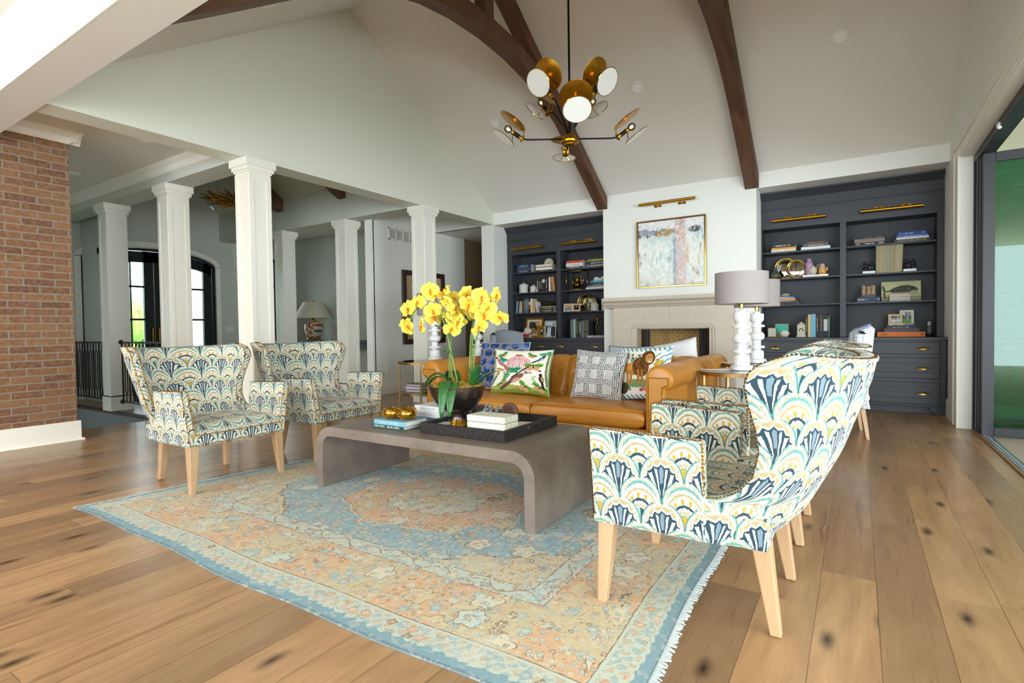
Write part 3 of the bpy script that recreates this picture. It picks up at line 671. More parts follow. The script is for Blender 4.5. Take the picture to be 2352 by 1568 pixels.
# ------------------------------------------------------------------ fireplace
fp = wthing('fireplace', 'pale limestone fireplace surround with a thick moulded mantel', 'fireplace', (-2.295, 7.8, 0))
yf = 7.80; ow0, ow1, oz = -2.80, -1.75, 1.06
def rpoly(x0, x1, z1, r, n=6):           # jamb-and-head opening with rounded upper corners
    return [(x0, 0)]+[(x0+r-r*math.cos(t), z1-r+r*math.sin(t)) for t in np.linspace(0, PI/2, n)]+[(x1-r+r*math.sin(t), z1-r+r*math.cos(t)) for t in np.linspace(0, PI/2, n)]+[(x1, 0)]
def arch_frame(x0, x1, zt, ix0, ix1, iz, r, y0, y1):
    inner = rpoly(ix0, ix1, iz, r); mb = MB(); n = len(inner)
    out = []
    for px, pz in inner:
        k = (px-ix0)/(ix1-ix0)
        out.append((px, pz))
    m = n//2
    mb.prism([(x0, 0)]+inner[:m][0:0]+[(ix0, 0)]+inner[1:m]+[((ix0+ix1)/2, iz), ((ix0+ix1)/2, zt), (x0, zt)], 'y', y0, y1)
    mb.prism([(ix1, 0), (x1, 0), (x1, zt), ((ix0+ix1)/2, zt), ((ix0+ix1)/2, iz)]+inner[m:n-1], 'y', y0, y1)
    return mb
arch_frame(-3.165, -1.42, 1.40, -2.92, -1.668, 1.125, .10, yf, YB).build('surround', STONE, fp, bevel=.008)
arch_frame(-2.925, -1.663, 1.13, -2.885, -1.703, 1.095, .075, yf+.012, YB).build('inner_moulding', STONE, fp, bevel=.006)
arch_frame(-2.89, -1.70, 1.10, ow0, ow1, oz+.01, .012, yf+.035, YB).build('inner_border', STONE, fp, bevel=.004)
mp = [(YB, 1.535), (7.655, 1.535), (7.645, 1.515), (7.65, 1.49), (7.665, 1.478), (7.69, 1.47), (7.715, 1.445), (7.72, 1.43), (7.745, 1.425), (7.765, 1.405), (7.79, 1.385), (YB, 1.385)]
MB().prism(mp, 'x', -3.285, -1.30).build('mantel', STONE, fp, bevel=.005)
LT = paint('#e6dccd', .8)
for x0, z0, x1, z1 in ((-2.58, 1.135, -2.665, 1.39), (-2.01, 1.135, -1.925, 1.39)):
    MB().hexa([(x0-.004, yf-.002, z0), (x0+.004, yf-.002, z0), (x0+.004, yf+.01, z0), (x0-.004, yf+.01, z0)], [(x1-.004, yf-.002, z1), (x1+.004, yf-.002, z1), (x1+.004, yf+.01, z1), (x1-.004, yf+.01, z1)]).build('mortar_joint', LT, fp)
for a in (-3.166, -1.672): B(a, yf-.0015, 1.106, a+.252, yf+.01, 1.113).build('mortar_joint', LT, fp)

fb = MB(); y0, y1 = YB-.02, 8.47; xa, xb = -2.50, -2.03
def q(a, b, c, d, L):
    fb.add([a, b, c, d], [(0, 1, 2, 3)], [(0, a[2]), (L, b[2]), (L, c[2]), (0, d[2])])
q((ow0, y0, 0), (xa, y1, 0), (xa, y1, oz), (ow0, y0, oz), .62); q((xa, y1, 0), (xb, y1, 0), (xb, y1, oz), (xa, y1, oz), .47); q((xb, y1, 0), (ow1, y0, 0), (ow1, y0, oz), (xb, y1, oz), .62)
fb.build('firebox_lining', HERR, fp)
MB().add([(ow0, y0, oz), (ow1, y0, oz), (xb, y1, oz), (xa, y1, oz)], [(0, 1, 2, 3)]).build('flue_lining', BLACK, fp)
g = G('fire_screen_mesh', .6); x, y, z = g.sep(g.pos()); g.color(g.mix((x*260.).sin() > .1, '#241f1c', '#4c443c')); MESH = g.mat
for a, b in ((ow0+.005, ow0+.155), (ow1-.17, ow1-.005)):
    m = MB(); xs = np.linspace(a, b, 25); m.grid(lambda u, v: (u, 7.985+.012*math.sin((u-a)*210), v), list(xs), [.0, oz-.01]); m.build('mesh_curtain', MESH, fp)

# ------------------------------------------------------------------ built-in cabinetry
CUP = MB()
for j in range(1): CUP.grid(lambda u, v: (.068*math.cos(u)*math.cos(v*.0), -.028*math.sin(u)*math.sin(v), .034*math.sin(u)*math.cos(v)-.004), list(np.linspace(0, PI, 15)), list(np.linspace(0, PI/2, 7)))
CUP.box(-.07, -.003, -.004, .07, 0, .002)
_cup = []
def cup(x, z, y, parent):
    if not _cup:
        o = CUP.build('cup_handle', BRASSP, parent, True); _cup.append(o)
    else:
        o = _cup[0].copy(); COL.objects.link(o); o.parent = parent
    L = Vector(parent.parent.get('_w') if parent.parent is not None else parent['_w']); o.location = Vector((x, y, z))-L
def base_cabinet(x0, x1, cols, side, lab):
    y = 8.04; r = wthing('base_cabinet', lab, 'cabinet', ((x0+x1)/2, 8.4, 0))
    x0 += .004; x1 -= .004; m = MB().box(x0, y+.022, .09, x1, 8.73, .885)
    m.box(x0, y+.09, 0, x1, 8.7, .09)
    fx = lambda a, s: [(a, 0), (a+s*.10, 0), (a+s*.11, .03), (a+s*.15, .055), (a+s*.16, .09), (a, .09)]
    m.prism(fx(x0, 1), 'y', y-.005, y+.02).prism(fx(x1, -1)[::-1], 'y', y-.005, y+.02).box(x0, y-.005, .09, x1, y+.022, .105)
    ed = [x0, x0+.05]+[]
    rows = [(.72, .865), (.43, .68), (.125, .385)]
    stiles = [x0]+[c for cc in cols for c in cc]+[x1]
    for a, b in zip(stiles[::2], stiles[1::2]): m.box(a, y, .105, b, y+.022, .885)
    zs = [.105, .125, .385, .43, .68, .72, .865, .885]
    for a, b in cols:
        for i in range(0, 8, 2): m.box(a, y, zs[i], b, y+.022, zs[i+1])
    m.build('carcass', CAB, r, bevel=.0025)
    for a, b in cols:
        for i, (z0, z1) in enumerate(rows):
            d = MB(); g_ = .0035; a0, b0, c0, d0 = a+g_, z0+g_, b-g_, z1-g_
            if i == 0: d.box(a0, y+.003, b0, c0, y+.02, d0)
            else:
                w = .065; d.box(a0, y+.003, b0, c0, y+.02, b0+w).box(a0, y+.003, d0-w, c0, y+.02, d0).box(a0, y+.003, b0+w, a0+w, y+.02, d0-w).box(c0-w, y+.003, b0+w, c0, y+.02, d0-w).box(a0+w, y+.012, b0+w, c0-w, y+.02, d0-w)
            o = d.build('drawer', CAB, r, bevel=.0015)
            zc = (z0+z1)/2
            n = 2
            for k in range(n):
                hx = a+(b-a)*(.17 if k == 0 else .83) if (b-a) > .75 else (a+b)/2
                if (b-a) <= .75 and k: break
                cup(hx, zc-.012, y+.003, o)
    return r
base_cabinet(bx1, XR-.01, [(-1.10, -.2), (-.10, .82)], 1, 'charcoal drawer cabinet under the right-hand bookcase by the patio door')
base_cabinet(XL, bx0, [(-5.38, -4.433), (-4.365, -3.43)], 0, 'charcoal drawer cabinet under the left-hand bookcase')
for x0, x1, s in ((bx1, XR-.002, 'right'), (XL, bx0, 'left')):
    w = B(x0, 8.02, .885, x1, 8.74, .925).build('worktop', CAB, None, bevel=.004)
    label(w, 'charcoal painted worktop along the foot of the %s-hand bookcase' % s, 'worktop')
SHZ = (2.118, 1.748, 1.38)
def bookcase(x0, x1, ops, lab):
    y = 8.38; r = wthing('bookcase', lab, 'bookcase', ((x0+x1)/2, 8.5, .925))
    m = MB().box(x0, 8.715, .925, x1, 8.735, 2.95)
    m.build('back_panel', CABIN, r)
    m = MB(); e = [x0]+[k for o in ops for k in o]+[x1]
    for a, b in zip(e[::2], e[1::2]): m.box(a, y, .925, b, y+.03, 2.44)
    m.box(x0, y, 2.44, x1, y+.03, 2.70)
    for a, b in ops: m.box(a-.02, y+.03, .925, a, 8.715, 2.46).box(b, y+.03, .925, b+.02, 8.715, 2.46).box(a, y+.03, 2.44, b, 8.715, 2.46)
    m.build('face_frame', CAB, r, bevel=.002)
    c = [(y, 2.69), (y-.012, 2.69), (y-.012, 2.705), (y-.004, 2.712), (y-.004, 2.84), (y-.015, 2.85), (y-.05, 2.89), (y-.085, 2.925), (y-.09, 2.943), (8.715, 2.943), (8.715, 2.69)]
    MB().prism(c[::-1], 'x', x0, x1).build('cornice', CAB, r)
    for a, b in ops:
        for z in SHZ: B(a+.001, y+.015, z-.022, b-.001, 8.714, z).build('shelf', CAB, r, bevel=.002)
    return r
bookcase(bx1, XR-.003, [(-1.14, -.198), (-.126, .818)], 'tall charcoal bookcase on the right, between the hearth and the patio door')
bookcase(XL+.002, bx0, [(-5.36, -4.44), (-4.366, -3.43)], 'tall charcoal bookcase on the left of the hearth')
def picture_light(x0, x1, z, y, lab, brz, yw):
    r = wthing('picture_light', lab, 'light', ((x0+x1)/2, y, z), 'brass picture lights')
    MB().tube([(x0, y, z), (x0+.001, y, z), (x1-.001, y, z), (x1, y, z)], [.019, .021, .021, .019], 16).build('light_bar', BRASS, r, True, autos=.7)
    for k in (.31, .74):
        xc = x0+(x1-x0)*k
        m = MB().box(xc-.055, yw-.012, brz-.018, xc+.055, yw, brz+.018).tube([(xc, yw-.01, brz), (xc, (y+yw)/2, brz+.005), (xc, y, z+.01)], .006).ell((xc, yw-.018, brz), .014)
        m.build('bracket', BRASSP, r, bevel=.002)
picture_light(-2.755, -1.93, 2.91, 7.84, 'long brass picture light over the abstract painting', 2.885, YB)
for a, b, w in ((-1.007, -.357, 'left half of the right bookcase'), (.027, .68, 'right half of the right bookcase'), (-5.32, -4.66, 'left half of the left bookcase'), (-4.30, -3.65, 'right half of the left bookcase')):
    picture_light(a, b, 2.537, 8.29, 'brass picture light above the '+w, 2.572, 8.38)

# abstract painting
def painting():
    c = Canvas(260, 260, '#e3e7de'); n1, n2, n3, n4 = c.noise(5, 5, 1), c.noise(12, 12, 2), c.noise(34, 9, 3), c.noise(60, 50, 6)
    sm = lambda v, t, w=.10: np.clip((v-t)/w+.5, 0, 1); gate = lambda v, a, b, w=.03: sm(v, a, w)*(1-sm(v, b, w)); X, Y = c.x, c.y
    c.put(sm(n1, .52), '#d2dedb', .6); c.put(sm(n2, .56), '#f3f3ea', .8); c.put(sm(n3, .60), '#c6d3d0', .5); c.put(1-sm(n1, .42), '#efece0', .6)
    j = (n2-.5)*.14+(n4-.5)*.05; c.put(sm(Y, .87), '#e3dfe0', .7)
    b = gate(Y+j, .765, .865)*(1-sm(X, .60, .06)); c.put(b, '#5f6672', .75); c.put(b*sm(n3, .5), '#2f3440', .85); c.put(b*(1-sm(n2, .44)), '#aeb4b8', .6)
    c.put(gate(X+j, .30, .58, .06)*gate(Y+j*.6, .74, .88, .05)*sm(n2, .50), '#bf8a3e', .85); c.put(gate(X, .22, .55, .08)*gate(Y+j, .67, .78, .06), '#b4cccb', .55)
    bl = np.clip(1.6-2.2*(((X-.865)/.125)**2+((Y-.825+j*.5)/.078)**2)-(n3-.5), 0, 1); c.put(bl, '#4d535f', .9); c.put(bl*sm(n3, .5), '#262a33', .8)
    s_ = gate(X+(n2-.5)*.05, .575, .73, .035); c.put(s_, '#d8bcb3', .88); c.put(s_*sm(Y, .62, .2)*sm(n3, .46), '#cd8d66', .65); c.put(s_*sm(n2, .56), '#cbc8d2', .65); c.put(s_*sm(n4, .58), '#e6d6cf', .6)
    c.put(gate(X+(n3-.5)*.05, .545, .585, .02)*(1-sm(Y, .74)), '#7f94a4', .75); c.put(gate(X+(n3-.5)*.05, .742, .775, .02)*gate(Y, .32, .60, .08), '#d9a560', .65)
    c.put(gate(X, .80, .97, .08)*sm(n2, .62)*(1-sm(Y, .7)), '#d8b784', .6); c.put((1-sm(Y, .10))*sm(n2, .5), '#b9b3a6', .5); c.put(sm(n3, .69, .05), '#7f8b96', .6); c.put(sm(n4, .66, .05), '#f5f4ee', .7); c.put(1-sm(n4, .33, .05), '#a9b5b4', .45); return c
aw = wthing('abstract_painting', 'large abstract painting of a rust column and dark clouds over the mantel', 'painting', (-2.31, YB, 2.18))
ax0, ax1, az0, az1 = -2.815, -1.805, 1.68, 2.678
painting().plane('canvas', ax1-ax0-.05, az1-az0-.05, at(((ax0+ax1)/2, 7.915, (az0+az1)/2), FRONT), ACOL, aw)
m = MB()
for a, b, c_, d in ((ax0, az0, ax1, az0+.02), (ax0, az1-.02, ax1, az1), (ax0, az0+.02, ax0+.02, az1-.02), (ax1-.02, az0+.02, ax1, az1-.02)): m.box(a, 7.905, b, c_, YB-.004, d)
m.build('gilt_frame', BRASSP, aw, bevel=.002)
B(ax0+.02, 7.935, az0+.02, ax1-.02, YB-.006, az1-.02).build('backing', BLACK, aw)

# recessed lights
def can(p, n, lab):
    R = Vector(n).to_track_quat('Z', 'Y').to_matrix(); r = thing('recessed_light', lab, 'light', p, 'recessed ceiling lights')
    MB().lathe([(.055, .004), (.06, .012), (.085, .010), (.09, 0.)], (0, 0, 0), 28, R).build('trim_ring', paint('#f2efe9', .5), r, True)
    g = 0; MB().lathe([(.0, .006), (.056, .005)], (0, 0, 0), 28, R).build('lens', paint('#fbfbfb', .4), r)
nf = Vector((0, -.657, -1)).normalized(); nn = Vector((0, .657, -1)).normalized()
zs = lambda y: ZR-.657*abs(y-YC)
for x, y, w in ((-4.434, 6.525, 'white recessed light on the far slope left of the chandelier'), (-2.306, 6.553, 'white recessed light on the far slope between the two trusses'), (-.157, 6.574, 'white recessed light on the far slope right of the right truss')): can((x, y, zs(y)), nf, w)
can((-4.379, 2.916, zs(2.916)), nn, 'white recessed light on the near slope beside the left truss')
can((-6.42, 2.79, 3.172), (0, 0, -1), 'white recessed light in the hall ceiling near the first column')
can((-8.5, 2.82, 3.172), (0, 0, -1), 'white recessed light in the hall ceiling by the brick pier')

# ------------------------------------------------------------------ chandelier
ch = thing('chandelier', 'eight-light brass and black chandelier with paired round discs', 'chandelier', (-2.379, 4.805, 2.95))
BLKM = paint('#1d1817', .35, .6)
g = G('opal_disc', .5); g.color('#f0efe8'); OPAL = g.mat
FIL = G('bulb_filament'); FIL.put('Emission Color', c4('#ffb257')); FIL.put('Emission Strength', 3.); FIL.put('Base Color', c4('#ff9a40'))
MB().tube([(0, 0, .03), (0, 0, 1.55)], .011, 10).tube([(0, 0, 1.55), (0, 0, 2.27)], .010, 10).build('rod', BLKM, ch, True)
MB().lathe([(0, -.062), (.05, -.06), (.058, -.045), (.085, -.04), (.092, -.025), (.09, -.012), (.06, -.005), (.055, .03), (.018, .035), (.015, .06)], (0, 0, 0), 30).build('hub', BRASS, ch, True, autos=.6)
MB().lathe([(.02, .28), (.03, .30), (.03, .33), (.02, .35)], (0, 0, 0), 20).build('upper_collar', BRASS, ch, True)
MB().lathe([(.06, 2.24), (.06, 2.27)], (0, 0, 0), 24).build('canopy', BRASS, ch)
parts = {}
def arm(ang, r, z, tilt, zs_):
    d = Vector((math.cos(ang), math.sin(ang), 0)); up = Vector((0, 0, 1)); e = d*r+up*z; ax = (d*math.cos(tilt)+up*math.sin(tilt)); nr = (up*math.cos(tilt)-d*math.sin(tilt))
    sd = ax.cross(nr); Rm = Matrix((sd, nr, ax)).transposed()      # local z along the lamp axis
    MB().tube([d*.02+up*zs_, d*(r-.06)+up*(z-.0), d*(r-.02)+up*(z+.004), e+ax*.02], .0085, 8).build('arm', BLKM, ch, True)
    M = Rm.to_4x4(); M.translation = e
    if not parts:
        parts['socket'] = MB().lathe([(.0, .045), (.02, .046), (.02, .115), (.0, .116)], (0, 0, 0), 18)
        parts['brass_cup'] = MB().lathe([(.013, .0), (.036, .012), (.036, .018), (.019, .024), (.019, .047)], (0, 0, 0), 20)
        parts['brass_collar'] = MB().lathe([(.02, .112), (.024, .114), (.024, .138), (.012, .139)], (0, 0, 0), 20)
        parts['bulb'] = MB().ell((0, 0, .185), (.036, .036, .04), 16, 10)
        parts['filament'] = MB().ell((0, 0, .18), (.005, .012, .02), 8, 6)
        b = MB().lathe([(.0, 0), (.145, .012), (.149, .014), (.145, .018), (0, .006)], (0, .075, .19), 36, rot('X', -PI/2)); b.tube([(-.03, .02, .02), (-.03, .085, .05), (-.03, .08, .1)], .003, 6).tube([(.03, .02, .02), (.03, .085, .05), (.03, .08, .1)], .003, 6); parts['brass_disc'] = b
        parts['opal_disc'] = MB().lathe([(0, 0), (.122, 0), (.122, .004), (0, .004)], (0, -.095, .175), 36, rot('X', PI/2))
        t = [(.125*math.cos(a), -.096, .175+.125*math.sin(a)) for a in np.linspace(0, 2*PI, 33)]
        parts['disc_rim'] = MB().tube(t, .004, 6, False).tube([(0, -.02, .12), (.05, -.095, .07)], .003, 6).tube([(0, -.02, .12), (-.05, -.095, .07)], .003, 6)
        mats = dict(socket=BLKM, brass_cup=BRASS, brass_collar=BRASS, bulb=GLASS, filament=FIL.mat, brass_disc=BRASS, opal_disc=OPAL, disc_rim=BRASSP)
        for k in list(parts):
            parts[k] = parts[k].build(k, mats[k], ch, True, autos=.6); parts[k].matrix_local = M
    else:
        for k in parts:
            c = parts[k].copy(); COL.objects.link(c); c.parent = ch; c.matrix_local = M
for k in range(4): arm(.56+k*PI/2, .455, 0., .62, 0.)
for k in range(4): arm(.56+PI/4+k*PI/2, .27, .32, .95, .05)

# ------------------------------------------------------------------ fan-print wing chairs
def chair_shell():
    ip = lambda x, t: float(np.interp(x, [a for a, _ in t], [b for _, b in t]))
    HW = [(.325, .36), (.48, .365), (.56, .368), (.62, .375), (.75, .408), (.9, .452), (.97, .455), (1.0, .44)]
    DR = [(.325, .63), (.36, .67), (.43, .735), (.65, .845), (.9, .93), (1.0, .95)]
    DT = [(.325, .42), (.478, .42), (.487, .47), (.50, .505), (.52, .54), (.58, .59), (.67, .612), (.75, .605), (.84, .585), (.90, .578), (.94, .59), (.97, .625), (.99, .68), (1.0, .72)]
    def out(u, z, off=0.):
        th = u*PI/2; hw = ip(z, HW)-off; dr = ip(z, DR)-off*1.15; dt = ip(z, DT); s, c = math.sin(th), abs(math.cos(th))
        y = hw*math.copysign(abs(s)**.80, s); d = dt+(dr-dt)*c**.72
        zz = z-(.022*(c**.8) if z > .985 else 0)
        return Vector((.36-d, y, zz))
    return out
SHELL = chair_shell()
def make_chair():
    r = thing('wing_chair', '', 'chair', (0, 0, 0), 'fan-print wing chairs')
    T = .062
    us = list(np.sin(np.linspace(-1, 1, 41)*PI/2)); us = list(np.linspace(-1, 1, 41)); zs = [.325, .35, .38, .42, .46, .478, .487, .50, .52, .55, .58, .625, .67, .71, .75, .80, .84, .875, .90, .92, .94, .955, .97, .98, .99, 1.0]
    arc = lambda u, z: (u*.62, z)
    m = MB(); m.grid(lambda u, z: SHELL(u, z), us, zs, arc)
    zi = [z for z in zs if z >= .38]; m.grid(lambda u, z: SHELL(u, z, T), us, zi, lambda u, z: (u*.50+.3, z+.06), flip=True)
    ks = [0., .34, .67, 1.]
    bul = lambda k: .010*math.sin(PI*k)
    for u, fl_ in ((-1, True), (1, False)):
        def rim(k, z, u=u):
            a, b = SHELL(u, z), SHELL(u, z, T); p = a.lerp(b, k); return p+Vector((bul(k), 0, 0))
        m.grid(rim, ks, zs, lambda k, z: (k*.06, z), flip=fl_)
    def top(u, k): p = SHELL(u, 1.).lerp(SHELL(u, 1., T), k); return p+Vector((0, 0, bul(k)))
    m.grid(top, us, ks, lambda u, k: (u*.6, k*.06), flip=False)
    br_ = m.build('backrest', PEACOCK, r, True, autos=.9); arms = []
    st = MB()                                                 # seat: domed deck between the arms
    def deck(u, v):
        x = .355-.90*v*.78; hw = min(.345, .345)*(1 if v < .62 else max(.40, 1-(v-.62)*1.0)); z = .455+.03*(1-u*u)*(1-(2*v-1)**2)-.035*max(0, 1-v/.10)**2
        return (x, u*hw, z)
    st.grid(deck, list(np.linspace(-1, 1, 17)), list(np.concatenate([np.linspace(0, .1, 5), np.linspace(.15, 1, 14)])), lambda u, v: (u*.345, -v*.7))
    st.add([(.355, -.345, .42), (.355, .345, .42), (.355, .345, .32), (.355, -.345, .32)], [(0, 3, 2, 1)], [(-.345, .42), (.345, .42), (.345, .32), (-.345, .32)])
    st.build('seat', PEACOCK, r, True, autos=.7)
    rl = MB().box(-.27, -.35, .325, .352, .35, .43); rl.build('seat_frame', PEACOCK, r, boxuv=True, bevel=.006)
    for sg in (1, -1):
        P = lambda x, yo, z: (x, sg*yo, z)
        t = .052; lo = [P(.36, .36, .322), P(.36, .36-t, .322), P(-.07, .365-t, .322), P(-.07, .365, .322)]
        hi = [P(.36, .41, .705), P(.36, .41-t, .705), P(-.07, .385-t, .688), P(-.07, .385, .688)]
        a = MB().hexa(lo, hi) if sg < 0 else MB().hexa(lo[::-1], hi[::-1])
        arms.append(a.build('arm', PEACOCK, r, boxuv=True, bevel=.012, seg=3))
    fr_ = MB().box(.345, -.36, .322, .362, .36, .405); fo = fr_.build('front_rail', PEACOCK, r, boxuv=True, bevel=.004)
    for k in (.14, .86):
        nl = MB()
        for u in (-1, 1): nl.nails([SHELL(u, z).lerp(SHELL(u, z, T), k)+Vector((.004, 0, 0)) for z in zs if z >= (.478 if k < .5 else .50)], (1, 0, .1))
        nl.nails([SHELL(u, 1.).lerp(SHELL(u, 1., T), k)+Vector((0, 0, .003)) for u in np.linspace(-1, 1, 61)], (0, 0, 1))
        nl.build('nailhead_trim', NAIL, br_, True)
    an = [MB(), MB()]
    xf = .3625
    for o in (.008, .046):
        nl = MB(); b = .33 if o < .02 else .398; w0 = .36-o if o < .02 else .36-o-.004
        nl.nails([(xf, -(.408-o), .700), (xf, -w0, b), (xf, w0, b), (xf, (.408-o), .700)], (1, 0, 0))
        nl.build('nailhead_trim', NAIL, fo, True)
        for sg in (1, -1): nl = MB().nails([(.35, sg*(.409-o), .706), (-.06, sg*(.385-o), .689)], (0, 0, 1), step=.014); nl.build('nailhead_trim', NAIL, arms[sg < 0], True)
    for sg in (1, -1): an[sg < 0].nails([(-.066, sg*.386, .68), (-.066, sg*.368, .485)], (-.3, sg, 0), step=.014)
    for k in (0, 1): an[k].build('nailhead_trim', NAIL, arms[k], True)
    def leg(top, bot, a, b):
        q_ = lambda c, s_, z: [(c[0]-s_, c[1]-s_, z), (c[0]+s_, c[1]-s_, z), (c[0]+s_, c[1]+s_, z), (c[0]-s_, c[1]+s_, z)]
        MB().hexa(q_(bot, b, 0), q_(top, a, .33)).build('leg', BEECH, r, bevel=.005)
    for sg in (1, -1):
        leg((.315, sg*.315), (.335, sg*.335), .034, .018); leg((-.235, sg*.235), (-.285, sg*.25), .033, .019)
    return r
chair = make_chair()
chair.location = (-4.13, 2.20, .003); chair['label'] = 'fan-print wing chair nearest the brick pier, on the left edge of the rug'
dup(chair, (-4.13, 3.205, .003), 'fan-print wing chair facing the coffee table, between it and the white columns')
dup(chair, (-.525, 2.325, .003), 'fan-print wing chair in the right foreground, seen from behind its arm', PI)
dup(chair, (-.525, 3.25, .003), 'fan-print wing chair half hidden behind the right foreground chair', PI)

# ------------------------------------------------------------------ rug
def rug():
    m = MB(); us = np.linspace(0, 1, 61); vs = np.linspace(0, 1, 45)
    c00, c10, c11, c01 = [Vector(k) for k in ((-4.17, 1.335), (-.535, 1.30), (-.60, 3.90), (-3.78, 3.94))]
    def P(u, v):
        p = (c00*(1-u)+c10*u)*(1-v)+(c01*(1-u)+c11*u)*v
        w = .012*math.sin(u*9)+.008*math.sin(u*23); x = .008*math.sin(v*14)
        return (p.x+x*(abs(u-.5)*2), p.y+w*(1-v)**3, .007)
    uv = lambda u, v: ((u-.5)*3.58, (v-.5)*2.6)
    m.grid(P, list(us), list(vs), uv)
    for a, b in (((0, 0), (1, 0)), ((1, 0), (1, 1)), ((1, 1), (0, 1)), ((0, 1), (0, 0))):
        L = [Vector(P(a[0]+(b[0]-a[0])*t, a[1]+(b[1]-a[1])*t)) for t in np.linspace(0, 1, 61)]; n = len(m.v)
        m.add(L+[Vector((p.x, p.y, 0.0005)) for p in L], [(i, 61+i, 62+i, i+1) for i in range(60)], [uv(a[0]+(b[0]-a[0])*t, a[1]+(b[1]-a[1])*t) for t in np.linspace(0, 1, 61)]*2)
    r = m.build('area_rug', RUG, None, True, autos=.8)
    label(r, 'worn blue and orange Persian rug under the coffee table', 'rug')
    fr_ = MB()
    for u in (0, 1):
        for v in np.linspace(0.002, .998, 420):
            p = Vector(P(u, v)); s_ = 1 if u else -1; L = rng.uniform(.012, .03); dy = rng.uniform(-.01, .01)
            fr_.tube([(p.x-s_*.006, p.y, .006), (p.x+s_*L*.6, p.y+dy*.5, .005), (p.x+s_*L, p.y+dy, .003)], .0026, 4)
    fr_.build('fringe', paint('#c9d3d6', .95), r)
rug()

# ------------------------------------------------------------------ coffee table
def coffee_table():
    x0, x1, y0, y1, H, t, Ro = -3.225, -1.434, 2.43, 3.30, .430, .067, .15
    z = .007; out, inn = [], []
    A = np.linspace(0, PI/2, 9)
    out = [(x0, 0)]+[(x0+Ro-Ro*math.cos(a), H-Ro+Ro*math.sin(a)) for a in A]+[(x1-Ro+Ro*math.sin(a), H-Ro+Ro*math.cos(a)) for a in A]+[(x1, 0)]
    Ri = Ro-t; inn = [(x0+t, 0)]+[(x0+t+Ri-Ri*math.cos(a), H-t-Ri+Ri*math.sin(a)) for a in A]+[(x1-t-Ri+Ri*math.sin(a), H-t-Ri+Ri*math.cos(a)) for a in A]+[(x1-t, 0)]
    m = MB(); n = len(out); v = []
    for y in (y0, y1): v += [(a, y, b+z) for a, b in out]+[(a, y, b+z) for a, b in inn]
    f = []
    for i in range(n-1):
        f += [(i, i+1, n+i+1, n+i), (2*n+i, 3*n+i, 3*n+i+1, 2*n+i+1), (i, 2*n+i, 2*n+i+1, i+1), (n+i, n+i+1, 3*n+i+1, 3*n+i)]
    f += [(0, n, 3*n, 2*n), (n-1, 3*n-1, 4*n-1, 2*n-1)]
    m.add(v, f); o = m.build('coffee_table', SHAG, None, True, bevel=.004, autos=.5)
    label(o, 'taupe waterfall coffee table with rounded corners in the middle of the rug', 'table')
coffee_table()
ZT = .437

